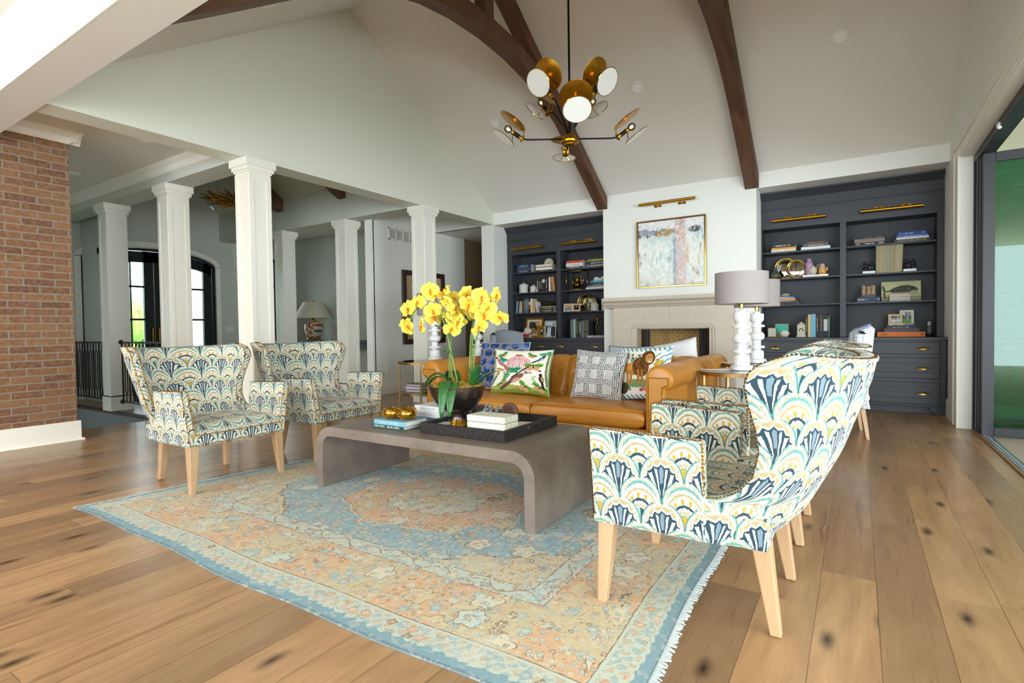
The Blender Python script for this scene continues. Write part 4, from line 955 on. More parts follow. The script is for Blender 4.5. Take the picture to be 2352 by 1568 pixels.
# ------------------------------------------------------------------ leather sofas, back to back
def make_sofa():
    r = thing('chesterfield_sofa', '', 'sofa', (0, 0, 0), 'caramel leather sofas back to back'); Wd = 1.325
    B(-Wd+.07, .035, .11, Wd-.07, 1.0, .25).build('base', LEATHER, r, bevel=.015)
    # arm section around the roll (x out from inner face, z)
    sec = [(0, .14), (0, .60), (-.004, .66), (.006, .715), (.04, .76), (.095, .785), (.15, .78), (.2, .75), (.232, .70), (.235, .65), (.215, .61), (.185, .59), (.168, .585), (.166, .55), (.166, .14)]
    ctr = Vector((.09, .5))
    for sg in (1, -1):
        m = MB(); ys = [0., .004, .016, .04]+list(np.arange(.06, 1.03, .02)); rows = []
        for y in ys:
            ins = {0.: .03, .004: .016, .016: .006}.get(round(y, 3), 0.); row = []
            for i, (a, b) in enumerate(sec):
                px, pz = a, b
                if pz > .55:
                    pl = abs(((y-.02)/.165) % 1-.5)*2; pin = .016*max(0, 1-(1-pl)/.12) if y > .1 else 0
                    ins2 = ins+pin*(1 if 2 <= i <= 9 else .2)
                else: ins2 = ins
                d = Vector((.11-px, (.66-pz) if pz > .55 else 0)); L = d.length or 1
                px += d.x/L*ins2; pz += d.y/L*ins2
                row.append(Vector((sg*(Wd-.235+px), y, pz)))
            rows.append(row)
        n = len(sec); v = [p for rw in rows for p in rw]; f = []
        for j in range(len(ys)-1):
            for i in range(n): q_ = (j*n+i, j*n+(i+1) % n, (j+1)*n+(i+1) % n, (j+1)*n+i); f.append(q_ if sg < 0 else q_[::-1])
        f += [tuple(range(n))[::-1] if sg < 0 else tuple(range(n)), tuple((len(ys)-1)*n+k for k in range(n))]
        o = m.add(v, f).build('arm', LEATHER, r, True, autos=.9)
        fp_ = MB(); pts = [(.035, .15), (.035, .685), (.195, .685), (.195, .63), (.145, .61), (.145, .15)]
        pts = [(sg*(Wd-.235+a), b) for a, b in pts]
        fp_.prism(pts, 'y', -.006, .01); f2 = fp_.build('front_panel', LEATHER, o, bevel=.004)
        nl = MB(); nl.nails([(a, -.007, b) for a, b in pts], (0, -1, 0), step=.0155, r=.006); nl.build('nailhead_trim', NAIL, o, True)
    # tufted back
    X0 = Wd-.12; bs = [(.70, .30), (.705, .42), (.725, .52), (.755, .62), (.785, .70), (.80, .745), (.835, .785), (.89, .80), (.945, .79), (.99, .755), (1.01, .71), (1.0, .66), (.97, .62), (.965, .55), (.965, .14)]
    cum = [0]
    for a, b in zip(bs, bs[1:]): cum.append(cum[-1]+math.dist(a, b))
    def bk(x, s_):
        y = np.interp(s_, cum, [k[0] for k in bs]); z = np.interp(s_, cum, [k[1] for k in bs]); Lc = .20
        ny, nz = -1., 0.
        if s_ > .40: t = min(1, (s_-.40)/.25); ny, nz = -math.cos(t*PI/2), math.sin(t*PI/2)
        if s_ > .62: t = min(1, (s_-.62)/.2); ny, nz = math.sin(t*PI/2), math.cos(t*PI/2)
        a = .5*math.cos(2*PI*x/Lc)
        d = .0
        if s_ > .05: 
            rw = s_/.17; fxx = x/Lc+.5*(int(rw) % 2)*0
            g_ = abs(math.sin(PI*x/Lc)); d += -.022*(1-g_)**3*min(1, (s_-.05)/.1)
            for k, sc in ((.17, 0), (.34, .5), (.51, 0)):
                dx = (x/Lc+sc+.5) % 1-.5; d -= .022*math.exp(-((dx*Lc)**2+(s_-k)**2)/.0011)
        if s_ > .9: d = 0
        return Vector((x, y-ny*-d*1. if 0 else y+ny*d*1., z+nz*d))
    m = MB(); m.grid(bk, list(np.linspace(-X0, X0, 133)), list(np.linspace(0, .5, 34))+list(np.linspace(.52, .85, 18))+[cum[-3], cum[-2], cum[-1]], flip=False)
    bo = m.build('backrest', LEATHER, r, True)
    bt = MB()
    for k, sc in ((.17, 0), (.34, .5), (.51, 0)):
        for i in range(-6, 7):
            x = (i-sc)*.20
            if abs(x) < X0: p = bk(x, k); bt.ell(p+Vector((0, -.004, .002)), .010, 8, 6)
    bt.build('tufting_buttons', LEATHER, bo, True)
    def cushion(x0, x1):
        cx, hx, cy, hy = (x0+x1)/2, (x1-x0)/2, .365, .365; m = MB()
        sp = lambda n: list(np.sin(np.linspace(-1, 1, n)*PI/2))
        def s_(u, v, sg):
            e = (max(0, (1-abs(u)**14)*(1-abs(v)**14)))**.35; return (cx+hx*u, cy+hy*v, .335+sg*(.085*e+.02*(1-u*u)*(1-v*v))+(.012 if sg > 0 else 0)*math.sin(u*5)*0)
        us = sp(31); m.grid(lambda u, v: s_(u, v, 1), us, us); m.grid(lambda u, v: s_(u, v, -1), us, us, flip=True)
        o = m.build('seat_cushion', LEATHER, r, True)
        w = MB(); L = [(x0+.006, .0, .405), (x1-.006, .0, .405)]; w.tube(L, .004, 6); w.build('welt', LEATHER, o, True)
    cushion(-Wd+.24, -.003); cushion(.003, Wd-.24)
    for sx in (1, -1):
        for y in (.10, .92): MB().lathe([(.02, 0), (.03, .03), (.034, .08), (.03, .12)], (sx*1.16, y, 0), 16).build('foot', DARKWOOD, r, True)
    return r
sofa = make_sofa(); sofa.location = (-2.545, 4.24, .0); sofa['label'] = 'caramel leather sofa with throw pillows facing the coffee table'
dup(sofa, (-2.545, 6.40, 0), 'caramel leather sofa turned to the fireplace, its back to the first sofa', PI)

# ------------------------------------------------------------------ side tables and lamps
def make_table(lab):
    r = thing('side_table', lab, 'side table', (0, 0, 0), 'round glass side tables')
    for z, rr in ((.70, .34), (.31, .325)):
        MB().lathe([(rr-.018, z-.004), (rr, z-.004), (rr, z-.034), (rr-.018, z-.034), (rr-.018, z-.004)], (0, 0, 0), 48).build('brass_ring', BRONZE, r, True, autos=.5)
        MB().lathe([(0, z-.010), (rr-.017, z-.010), (rr-.017, z-.002), (0, z-.002)], (0, 0, 0), 48).build('glass_top' if z > .5 else 'glass_shelf', SMOKE, r)
    for k in range(4):
        a = PI/4*0+k*PI/2+.55; x, y = .331*math.cos(a), .331*math.sin(a); MB().obox((x, y, .335), (.02, .02, .67), rot('Z', a)).build('leg', BRONZE, r, bevel=.002)
    return r
t1 = make_table('round glass and brass side table beside the front sofa arm on the right'); t1.location = (-.855, 5.06, 0)
TAB = dict(rf=(-.855, 5.06), rb=(-.872, 6.12), lf=(-4.70, 5.22), lb=(-4.60, 6.28))
dup(t1, (*TAB['rb'], 0), 'round glass side table half hidden behind the right-hand front one')
dup(t1, (*TAB['lf'], 0), 'round glass side table with books on its lower shelf, left of the sofa', rz=1.6)
dup(t1, (*TAB['lb'], 0), 'round glass side table at the far left end of the rear sofa', rz=1.6)
def make_lamp():
    r = thing('table_lamp', '', 'lamp', (0, 0, 0), 'stacked white marble table lamps')
    MB().lathe([(.09, 0), (.094, .004), (.094, .036), (.088, .042)], (0, 0, 0), 36).build('base', MARBLE, r, True, autos=.6)
    pf = [(.05, .040), (.066, .044), (.069, .06), (.069, .115), (.06, .132), (.041, .138), (.041, .156), (.077, .157), (.078, .160), (.078, .180), (.076, .183), (.041, .184), (.041, .238)]
    pf += [(.041+.037*math.sin(t), .282-.044*math.cos(t)) for t in np.linspace(.15, PI-.15, 11)]
    pf += [(.041, .326), (.041, .376), (.076, .377), (.078, .380), (.078, .397), (.076, .400), (.045, .401), (.043, .420), (.055, .432), (.068, .448), (.071, .465), (.071, .516), (.068, .518), (.036, .519), (.035, .536), (.01, .537)]
    MB().lathe(pf, (0, 0, 0), 40).build('column', MARBLE, r, True, autos=.7)
    MB().lathe([(.014, .536), (.014, .56), (.02, .562), (.02, .59), (.01, .60), (.01, .66)], (0, 0, 0), 20).tube([(-.05, 0, .60), (0, 0, .575), (.05, 0, .60)], .004, 6).build('socket', BRASSP, r, True, autos=.7)
    sh = MB().lathe([(.222, .588), (.222, .865)], (0, 0, 0), 56); sh.f = [f for f in sh.f if len(f) == 4]
    n = len(sh.v); sh2 = MB().lathe([(.218, .865), (.218, .588)], (0, 0, 0), 56); sh2.f = [f for f in sh2.f if len(f) == 4]; sh.add(sh2.v, sh2.f)
    for z in (.588, .865):
        a = [(rr*math.cos(2*PI*k/56), rr*math.sin(2*PI*k/56), z) for rr in (.222, .218) for k in range(56)]; sh.add(a, [(k, (k+1) % 56, 56+(k+1) % 56, 56+k) for k in range(56)])
    sh.build('lamp_shade', SHADE, r, True, autos=.6)
    MB().ell((0, 0, .70), (.03, .03, .045)).build('bulb', paint('#fbf6e8', .4), r, True)
    return r
lm = make_lamp(); zt = .70; lm.location = (-.87, 5.14, zt); lm['label'] = 'white marble table lamp with grey drum shade, front one on the right'
dup(lm, (-.895, 6.17, zt), 'marble table lamp partly hidden behind the right-hand front lamp', rz=1.)
dup(lm, (-4.62, 5.33, zt), 'marble table lamp behind the orchid, left of the front sofa', rz=2.)
dup(lm, (-4.63, 6.28, zt), 'marble table lamp beside the striped chair, seen between orchid stems', rz=2.5)
def cord(lab, pts): label(MB().tube(pts, .0035, 6).build('lamp_cord', paint('#e6e1d2', .6), None, True), lab, 'cord')
def lampcord(cx, cy, sgn, lab):
    cord(lab, [(cx-.095, cy, .704), (cx-.18, cy-.03, .704), (cx-.26, cy-.08, .705), (cx-.33, cy-.09, .706), (cx-.365, cy-.08, .69), (cx-.372, cy-.07, .55), (cx-.365, cy-.05, .3), (cx-.37, cy-.03, .04), (cx-.36, cy+.1, .006)])
lampcord(-.865, 5.10, 1, 'pale lamp cord hanging from the front side table on the right'); lampcord(-.895, 6.14, 1, 'pale lamp cord looping off the rear side table on the right')

# ------------------------------------------------------------------ throw pillows
def pillow(name, lab, w, h, t, M, front, back='#b9b9b6', edge=None, mat=AFAB):
    r = thing(name, lab, 'pillow', (0, 0, 0)); r.matrix_world = M
    n, k = front.h, front.w; us, vs = np.linspace(-1, 1, k), np.linspace(-1, 1, n)
    def P(u, v, sg):
        e = max(0, (1-u*u)*(1-v*v)); wr = .004*math.sin(u*7+v*5)+.003*math.sin(v*11-u*3)
        return (w/2*u*(1-.07*(1-v*v)), h/2*v*(1-.07*(1-u*u)), sg*t*.5*e**.42*(1+.0)+wr*e)
    m = MB(); m.grid(lambda u, v: P(u, v, 1), list(us), list(vs)); m.c = front.a.reshape(-1, 3); m.build('front_panel', mat, r, True)
    m = MB(); s_ = list(np.linspace(-1, 1, 33)); m.grid(lambda u, v: P(u, v, -1), s_, s_, flip=True); m.build('back_panel', paint(back, .9), r, True)
    if edge:
        L = [P(u, -1, 1) for u in s_]+[P(1, v, 1) for v in s_[1:]]+[P(u, 1, 1) for u in s_[::-1][1:]]+[P(-1, v, 1) for v in s_[::-1][1:]]
        MB().tube(L, .005, 6, False).build('piping', paint(edge, .9), r, True)
    return r
def stand(x, y, z, lean, yaw=0., roll=0.):       # pillow standing on a seat, leaning back, its face to -y
    return Matrix.Translation((x, y, z)) @ Matrix.Rotation(yaw, 4, 'Z') @ Matrix.Rotation(PI/2-lean, 4, 'X') @ Matrix.Rotation(roll, 4, 'Z')
def cv_hex():
    c = Canvas(150, 150, '#2d4873'); n = c.noise(14, 14, 5); c.put(n > .5, '#4568a0', .8); c.put(n > .62, '#6c8fc4', .7); c.put(n < .40, '#1d3157', .8)
    s3 = math.sqrt(3); X, Y = c.x*4.6, c.y*4.6; best = np.full(c.x.shape, 9.); sec = best.copy()
    for j in range(-1, 8):
        for i in range(-1, 7):
            d = np.maximum(abs(X-i-(j % 2)*.5), np.maximum(abs((X-i-(j % 2)*.5)*.5+(Y-j*s3/2)*s3/2), abs((X-i-(j % 2)*.5)*.5-(Y-j*s3/2)*s3/2)))
            best = np.minimum(best, d)
    c.put(best > .40, '#9c8e86'); c.put((best > .435) & (best < .465), '#2d3f63'); return c
def cv_hound():
    c = Canvas(330, 330, '#eeeeea'); bx, by = (c.x*3.4+.1), (c.y*3.2+.15); fx, fy = bx % 1, by % 1; big = (fx < .42) & (fy < .42)
    n = c.noise(20, 20, 3)
    def hound(s_): u, v = (c.x*s_) % 1, (c.y*s_) % 1; return ((u < .5) & (v < .5)) | (((u < .5) ^ (v < .5)) & (((u+v)*2 % 1) < .5))
    vert = (np.sin(c.x*250+n*10) > -.15) & (fy >= .42) & (fx < .42); horz = (np.sin(c.y*250+n*7) > 0) & (fx >= .42) & (fy < .42)
    chk = (np.sin(c.x*210) > -.2) & (np.sin(c.y*230) > -.1) & (fx >= .42) & (fy >= .42)
    c.put(big & hound(27), '#20222c'); c.put(vert | horz | chk, '#1d1f28'); return c
def bird(c, pts, body, head, tail, belly=None):
    (x, y), (hx, hy), (tx, ty), s_ = pts; a = math.atan2(hy-ty, hx-tx)
    c.line([(x, y), (tx, ty)], s_*.55, tail); c.ell(x, y, s_*2.1, s_*1.1, body, a)
    if belly: c.ell(x+s_*.4*math.sin(a), y-s_*.55*math.cos(a), s_*1.5, s_*.6, belly, a)
    c.ell((x+hx)/2, (y+hy)/2, s_*1.0, s_*.75, body, a); c.ell(hx, hy, s_*.72, s_*.62, head); e = s_*1.5*(1 if hx > tx else -1); c.line([(hx, hy), (hx+e, hy-s_*.1)], s_*.14, '#4a4038'); c.ell(hx+e*.15, hy+s_*.1, s_*.13, s_*.13, '#20160f')
def fly(c, x, y, s_, a, w='#6aa84a', v='#c98f62'):
    for d in (-1, 1):
        c.ell(x+d*s_*.9*math.cos(a), y+d*s_*.9*math.sin(a)+s_*.2, s_, s_*.55, w, a+d*.25); c.ell(x+d*s_*.55*math.cos(a)+s_*.4*math.sin(a), y-s_*.55+d*s_*.5*math.sin(a), s_*.6, s_*.5, v, a)
        for k in range(4): c.ell(x+d*s_*(.5+.3*k)*math.cos(a), y+d*s_*(.5+.3*k)*math.sin(a)+s_*.2, s_*.10, s_*.2, '#1f3a1c', a+d*.6)
    c.ell(x, y, s_*.14, s_*.6, '#4a3a2c', a)
def cv_birds():
    c = Canvas(200, 200, '#eeebdd'); n = c.noise(20, 20, 9)
    c.put(c.y+(n-.5)*.05 < .14+.04*np.sin(c.x*4), '#a3ab57'); c.put((c.y+(n-.5)*.08 < .09), '#7c8a3c')
    c.line([(.02, .95), (.05, .6), (.03, .3)], .018, '#8a9a6a'); c.line([(.97, .9), (.96, .5), (.98, .2)], .016, '#6c7a4c'); c.line([(.10, .55), (.25, .5), (.30, .25)], .018, '#8f8a68')
    for k in range(17):
        a = PI+k/16*PI; x0 = .48+.05*math.cos(a); c.line([(x0, .86), (.48+.20*math.cos(a), .74), (.48+.235*math.cos(a), .50+.03*math.sin(k*5))], .013, '#e8b4b8' if k % 3 else '#d8939f'); c.line([(x0+.008, .86), (.488+.20*math.cos(a), .74), (.488+.235*math.cos(a), .52)], .003, '#8a5f63')
    c.ell(.48, .875, .06, .028, '#8d7440'); c.ell(.48, .885, .045, .015, '#b59a52')
    for x, y, s_, a, w, v in ((.18, .87, .055, .6, '#5d9a49', '#c48a60'), (.70, .87, .05, -.5, '#5d9a49', '#c48a60'), (.76, .62, .085, .0, '#79ad4c', '#c9946a'), (.22, .22, .075, .9, '#7db04f', '#c9946a'), (.64, .16, .08, -.8, '#7db04f', '#c9946a'), (.88, .16, .075, -.6, '#6ba547', '#c9946a'), (.20, .77, .055, -.5, '#3fae80', '#2e9468'), (.42, .53, .075, .05, '#36a878', '#2e9468'), (.30, .42, .06, 1.2, '#6fae84', '#5da076'), (.90, .90, .05, .3, '#4aa577', '#70b080')): fly(c, x, y, s_, a, w, v)
    bird(c, ((.17, .68), (.07, .79), (.33, .52), .042), '#c4685a', '#cc4a42', '#a8604f', '#58a9c4')
    bird(c, ((.47, .33), (.64, .47), (.22, .10), .062), '#85584c', '#b8a08c', '#5b4a48', '#d09a8a')
    c.line([(.40, .36), (.68, .60)], .014, '#3d3534')
    bird(c, ((.90, .34), (.87, .52), (.93, .15), .036), '#2e2e33', '#c03a35', '#2e2e33', '#b08a5a'); bird(c, ((.86, .78), (.93, .90), (.73, .70), .03), '#45484e', '#7fb3c2', '#3a3c42', '#8fbfcb')
    bird(c, ((.13, .45), (.16, .55), (.03, .20), .034), '#d9a23a', '#e0b03e', '#4a6a78', '#5f9fb0'); c.line([(.74, .40), (.80, .30), (.76, .22)], .005, '#6fa060')
    for k in range(6): c.ell(.74+.02*(k % 3)+.02, .22+.035*k, .02, .011, '#63a75a', .6*(-1)**k)
    c.line([(.48, .10), (.52, .16)], .006, '#c4564a'); c.line([(.55, .09), (.50, .15)], .006, '#c4564a'); c.rect(.985, 0, 1, 1, '#8fae8a'); return c
def cv_lion():
    c = Canvas(170, 170, '#ece7d8'); n = c.noise(18, 18, 4)
    for k in range(11):
        t = k/10; c.line([(t*.9+.03, 1.), (t*.9+.08, .93)], .016, '#5a9ab2'); c.line([(t*.9+.03, .06), (t*.9+.09, 0.)], .016, '#5a9ab2'); c.line([(.93, t*.9), (1., t*.9+.05)], .016, '#5a9ab2')
    rs = np.random.RandomState(3)
    for k in range(60):
        x, y = rs.uniform(.04, .60), rs.uniform(.58, .88) if k < 40 else rs.uniform(.15, .30)
        if k >= 40: x = rs.uniform(.05, .9)
        c.ell(x, y, rs.uniform(.02, .05), rs.uniform(.012, .03), rs.choice(['#4f8f86', '#7aa39b', '#c95a52', '#d98a7a', '#3f6f63']), rs.uniform(0, 3))
    for k in range(9): c.ell(.80+.09*math.cos(k*2.4)*(k/9), .66+.10*math.sin(k*2.4)*(k/9), .05, .032, '#ddb648' if k % 2 else '#c99a34', k)
    for x, y in ((.9, .82), (.82, .86), (.93, .70), (.88, .60)): c.line([(x-.12, y-.1), (x, y)], .012, '#4f94a4')
    c.ell(.42, .28, .26, .08, '#7d9a66'); c.line([(.14, .58), (.04, .40), (.10, .30)], .015, '#8a5f30')
    c.ell(.30, .56, .20, .12, '#b87a34', -.15); c.ell(.27, .58, .10, .09, '#d09040'); c.ell(.46, .60, .17, .20, '#7a4f28', .5); c.put((((c.x-.46)/.16)**2+((c.y-.60)/.2)**2 < 1) & (n > .52), '#4e3018', .8)
    for x in (.20, .27, .42, .50): c.line([(x, .52), (x+.01, .30)], .026, '#b1783a'); c.ell(x+.025, .29, .03, .018, '#c08a4c')
    c.ell(.60, .78, .13, .15, '#5a391c', .3); c.ell(.62, .77, .075, .10, '#b88648'); c.ell(.645, .71, .04, .035, '#dcc8a8'); c.ell(.60, .80, .012, .009, '#241408'); c.ell(.66, .80, .012, .009, '#241408'); c.ell(.645, .725, .016, .011, '#3a2214')
    for k in range(5): c.ell(.5+.07*k, .16+.01*(k % 2), .04, .035, '#d77a74' if k % 2 else '#c4545a')
    c.ell(.14, .20, .10, .11, '#4a4a34'); return c
def cv_plain(base, stripe=None):
    c = Canvas(90, 90, base); n = c.noise(30, 30, 8); c.put(n > .55, '#c9ccd4' if stripe is None else stripe, .5); c.put(np.sin(c.x*90+n*3) > .8, '#c8c4ba', .4); c.put(np.sin(c.y*70+n*3) > .9, '#cfcabf', .35); return c
pillow('throw_pillow', 'blue velvet hexagon pillow at the left end of the front sofa', .60, .52, .16, stand(-3.21, 4.80, .70, .30, .10), cv_hex(), '#33507f', '#c9c4c0')
pillow('throw_pillow', 'cream pillow printed with birds and butterflies, before the blue hexagon one', .70, .47, .15, stand(-2.87, 4.63, .655, .24, .02), cv_birds(), '#8fae8a')
pillow('throw_pillow', 'black and white woven check pillow on the right seat cushion', .52, .46, .14, stand(-2.04, 4.66, .655, .28, -.06, -.03), cv_hound(), '#b9bbc0', '#bfc1c6')
pillow('throw_pillow', 'lion and flower print pillow tucked by the right sofa arm', .50, .50, .14, stand(-1.62, 4.74, .675, .30, -.10, .05), cv_lion(), '#a9b7bd')
pillow('throw_pillow', 'white slub pillow propped on the rear sofa before the hearth', .58, .46, .16, stand(-1.68, 5.80, .70, -.18, PI, -.20), cv_plain('#e4e4e6'), '#e2e2e2', '#cfd2dc')
pillow('throw_pillow', 'grey blue pillow peeking over the sofa back near the lion pillow', .50, .46, .14, stand(-2.08, 5.58, .665, -.22, PI), cv_plain('#aab3c0', '#98a3b2'), '#a9b2bf', '#4d5360')

# ------------------------------------------------------------------ tray and what stands on the coffee table
tr = wthing('tray', 'square black rattan tray on the coffee table', 'tray', (-2.04, 2.9, ZT))
tx0, tx1, ty0, ty1, tt, th = -2.37, -1.715, 2.575, 3.22, .02, .068
B(tx0+.01, ty0+.01, ZT, tx1-.01, ty1-.01, ZT+.012).build('base', WEAVE, tr)
for a in ((tx0, ty0, tx1, ty0+tt), (tx0, ty1-tt, tx1, ty1)): B(a[0], a[1], ZT, a[2], a[3], ZT+th).build('side', WEAVE, tr, bevel=.005)
yc_ = (ty0+ty1)/2
for x in (tx0, tx1-tt):
    m = MB().box(x, ty0+tt, ZT, x+tt, yc_-.06, ZT+th).box(x, yc_+.06, ZT, x+tt, ty1-tt, ZT+th).box(x, yc_-.06, ZT, x+tt, yc_+.06, ZT+.025).box(x, yc_-.06, ZT+.05, x+tt, yc_+.06, ZT+th)
    m.build('side', WEAVE, tr)
ZB = ZT+.012
g = G('bone_inlay', .45); x, y, z = g.sep(g.tc('Object')); kk = (z*55.).floor()
g.color(g.mix((((x+y)*150.+g.m('FLOORED_MODULO', kk, 2.)*1.6+z*160.).sin() > .75), '#e6e5d6', '#cfcdb9')); BONE = g.mat
bb = wthing('keepsake_box', 'white bone-inlaid lidded box in the front right of the tray', 'box', (-1.88, 2.69, ZB))
B(-2.02, 2.618, ZB, -1.742, 2.765, ZB+.085).build('body', BONE, bb, bevel=.003); B(-2.021, 2.617, ZB+.088, -1.741, 2.766, ZB+.126).build('lid', BONE, bb, bevel=.003)
gd = wthing('crystal_geode', 'row of spiky silvery crystals behind the white box on the tray', 'crystal', (-2.23, 3.09, ZB)); m = MB()
for k in range(150):
    x, y = rng.uniform(-2.37+.03, -2.09), rng.uniform(3.04, 3.15); h = rng.uniform(.03, .075)*(1.25 if y > 3.08 else 1); s_ = rng.uniform(.007, .012); dx, dy = rng.uniform(-.012, .012, 2)
    m.tube([(x, y, ZB+.02), (x+dx*.7, y+dy*.7, ZB+.03+h*.7), (x+dx, y+dy, ZB+.03+h)], [s_, s_*.9, .001], 5)
m.build('crystals', paint('#8d8f92', .18, .7), gd); MB().ell((-2.23, 3.095, ZB+.018), (.15, .075, .018), 16, 8).build('base', paint('#5a5552', .6), gd)
dk = wthing('carved_disc', 'round carved wooden disc standing on a small block in the tray', 'ornament', (-1.99, 3.06, ZB))
MB().lathe([(0, -.014), (.058, -.014), (.064, -.008), (.064, .008), (.058, .014), (.045, .014), (.04, .010), (0, .010)], (-1.985, 3.05, ZB+.085), 28, rot('X', PI/2)).build('disc', mat_wood('carved_wood', '#4a2c22', '#7a5140', (1, 1, 1), .5), dk, True, autos=.6)
m = MB()
for k in range(26): a = k*2.4; rr = .008*math.sqrt(k); m.ell((-1.985+rr*math.cos(a), 3.036, ZB+.085+rr*math.sin(a)), (.006, .004, .006), 6, 4)
m.build('carving', paint('#6a4334', .5), dk, True); B(-2.04, 3.03, ZB, -1.925, 3.085, ZB+.028).build('base', paint('#553830', .5), dk, bevel=.002)

# books ---------------------------------------------------------------
PAGE = paint('#e9e4d6', .9)
def put_lettering(txt, c, w, h, hexc, parent, M):
    if txt[0] != '~': return lettering(txt, w, h, at(c, M), paint(hexc, .5), parent)
    m = MB(); x = -w/2; T = at(c, M)                     # type too small to read: a run of little strokes
    while x < w/2-.003:
        k = rng.uniform(.3, .8)*h*.6; m.add([T @ Vector(p) for p in ((x, -h*.4, 0), (x+k, -h*.4, 0), (x+k, h*.4*rng.uniform(.5, 1), 0), (x, h*.4, 0))], [(0, 1, 2, 3)]); x += k+h*(.18 if rng.rand() < .8 else .7)
    m.build('title_lettering', paint(hexc, .5), parent)
def flat_book(x0, x1, z0, z1, y0, depth, hexc, lab, title=None, tc='#e9e4d8', group=None, pages=None, rz=0., tw=.6, name='book', tx=.5, rough=.5):
    """lying book, spine to -y"""
    cx = (x0+x1)/2; r = wthing(name, lab, 'book', (cx, y0, z0), group); r['_w'] = (cx, y0, z0); t = min(.003, (z1-z0)*.2)
    C = paint(hexc, rough)
    m = MB().box(x0, y0, z0, x1, y0+depth, z0+t).box(x0, y0, z1-t, x1, y0+depth, z1).box(x0, y0, z0+t, x1, y0+t, z1-t)
    m.build('cover', C, r); B(x0+.004, y0+t, z0+t, x1-.004, y0+depth-.004, z1-t).build('pages', pages or PAGE, r)
    if title:
        for i, (tt_, fx, fw) in enumerate(title if isinstance(title, list) else [(title, tx, tw)]):
            put_lettering(tt_, (x0+(x1-x0)*fx, y0-.0003, (z0+z1)/2), (x1-x0)*fw, (z1-z0)*.46, tc, r, FRONT)
    r.rotation_euler = (0, 0, rz); return r
def stand_book(x0, x1, z0, z1, y0, depth, hexc, lab, title=None, tc='#e9e4d8', group=None, lean=0., band=None, rough=.55):
    cx = (x0+x1)/2; r = wthing('book', lab, 'book', (cx, y0, z0), group); t = min(.003, (x1-x0)*.2)
    m = MB().box(x0, y0, z0, x0+t, y0+depth, z1).box(x1-t, y0, z0, x1, y0+depth, z1).box(x0+t, y0, z0, x1-t, y0+t, z1)
    m.build('cover', paint(hexc, rough), r); B(x0+t, y0+t, z0+.003, x1-t, y0+depth-.003, z1-.003).build('pages', PAGE, r)
    if band: B(x0-.0004, y0-.0006, z0+(z1-z0)*band[1], x1+.0004, y0+.004, z0+(z1-z0)*band[2]).build('spine_label', paint(band[0], .5), r)
    if title: put_lettering(title, (cx, y0-.0008, z0+(z1-z0)*.55), (z1-z0)*.62, (x1-x0)*.42, tc, r, FRONT @ rot('Z', -PI/2))
    if lean: r.rotation_euler = (0, lean, 0)
    return r
# coffee-table books, left stack with gold urchins
flat_book(-2.79, -2.505, ZT, ZT+.03, 2.565, .21, '#1f4a44', 'dark green book at the bottom of the front stack on the coffee table', [('EVERYTHING', .22, .34), ('ABIGAIL AHERN', .66, .40)], '#dfe6e2', 'books on the coffee table')
flat_book(-2.765, -2.475, ZT+.03, ZT+.062, 2.55, .21, '#7fb0c4', 'pale blue book with gold urchin bowls on it', '~', '#b5d2dc', 'books on the coffee table', rz=-.02)
flat_book(-2.67, -2.39, ZT, ZT+.045, 2.86, .23, '#6f8fc8', 'cornflower blue book under two white ones, behind the gold urchins', [('of Others', .26, .42), ('Simon Winchester', .74, .42)], '#f2f2f2', 'books on the coffee table', rz=-.05)
flat_book(-2.70, -2.42, ZT+.045, ZT+.088, 2.85, .23, '#e9e9ec', 'thick white book, middle of the stack behind the gold urchins', '~', '#b9bcc4', 'books on the coffee table', rz=-.06)
flat_book(-2.685, -2.44, ZT+.088, ZT+.122, 2.86, .20, '#efeeee', 'white book topped with a brown cover picture, uppermost behind the urchins', [('PARIS', .36, .2), ('~', .66, .26)], '#aab0b8', 'books on the coffee table', rz=-.04)
g = G('gold_mercury_glass', .15, 1.); g.color(g.mix(g.noise(g.tc('Object'), 20, 3), '#9a6a16', '#d8ac4a')); MERC = g.mat
def urchin(x, y, rr, lab):
    z = ZT+.062; r = wthing('candle_holder', lab, 'candle holder', (x, y, z), 'gold urchin candle holders'); m = MB()
    pf = [(.018, 0), (.035, .004), (.05, .02), (.054, .038), (.046, .058), (.032, .068), (.026, .066), (.03, .05)]
    m.lathe([(a*rr, b*rr) for a, b in pf], (x, y, z), 24); m.build('bowl', MERC, r, True)
    s_ = MB()
    for j, (a, b) in enumerate(((.04, .010), (.049, .022), (.0525, .034), (.050, .047), (.042, .059))):
        for k in range(22):
            t = 2*PI*(k+.5*(j % 2))/22; c_ = Vector((math.cos(t), math.sin(t), (b-.034)*22)).normalized(); p = Vector((x+a*rr*math.cos(t), y+a*rr*math.sin(t), z+b*rr))
            s_.tube([p-c_*.001, p+c_*.011], [.0052, .0012], 5)
    s_.build('spikes', MERC, r, True); return r
urchin(-2.668, 2.625, 1.12, 'gold urchin candle holder, the left one of three on the pale blue book')
urchin(-2.55, 2.65, 1.12, 'gold urchin candle holder, the right one nearest the tray'); urchin(-2.63, 2.735, 1.05, 'gold urchin candle holder, the rear one of three')
flat_book(-1.93, -1.80, ZB, ZB+.022, 2.98, .10, '#e4ddcc', 'small cream book lying behind the white box in the tray', group='books in the tray', rz=.3)
flat_book(-2.36+.02, -2.29, ZB, ZB+.03, 2.70, .10, '#d9d9de', 'small pale book by the left wall of the tray', group='books in the tray')

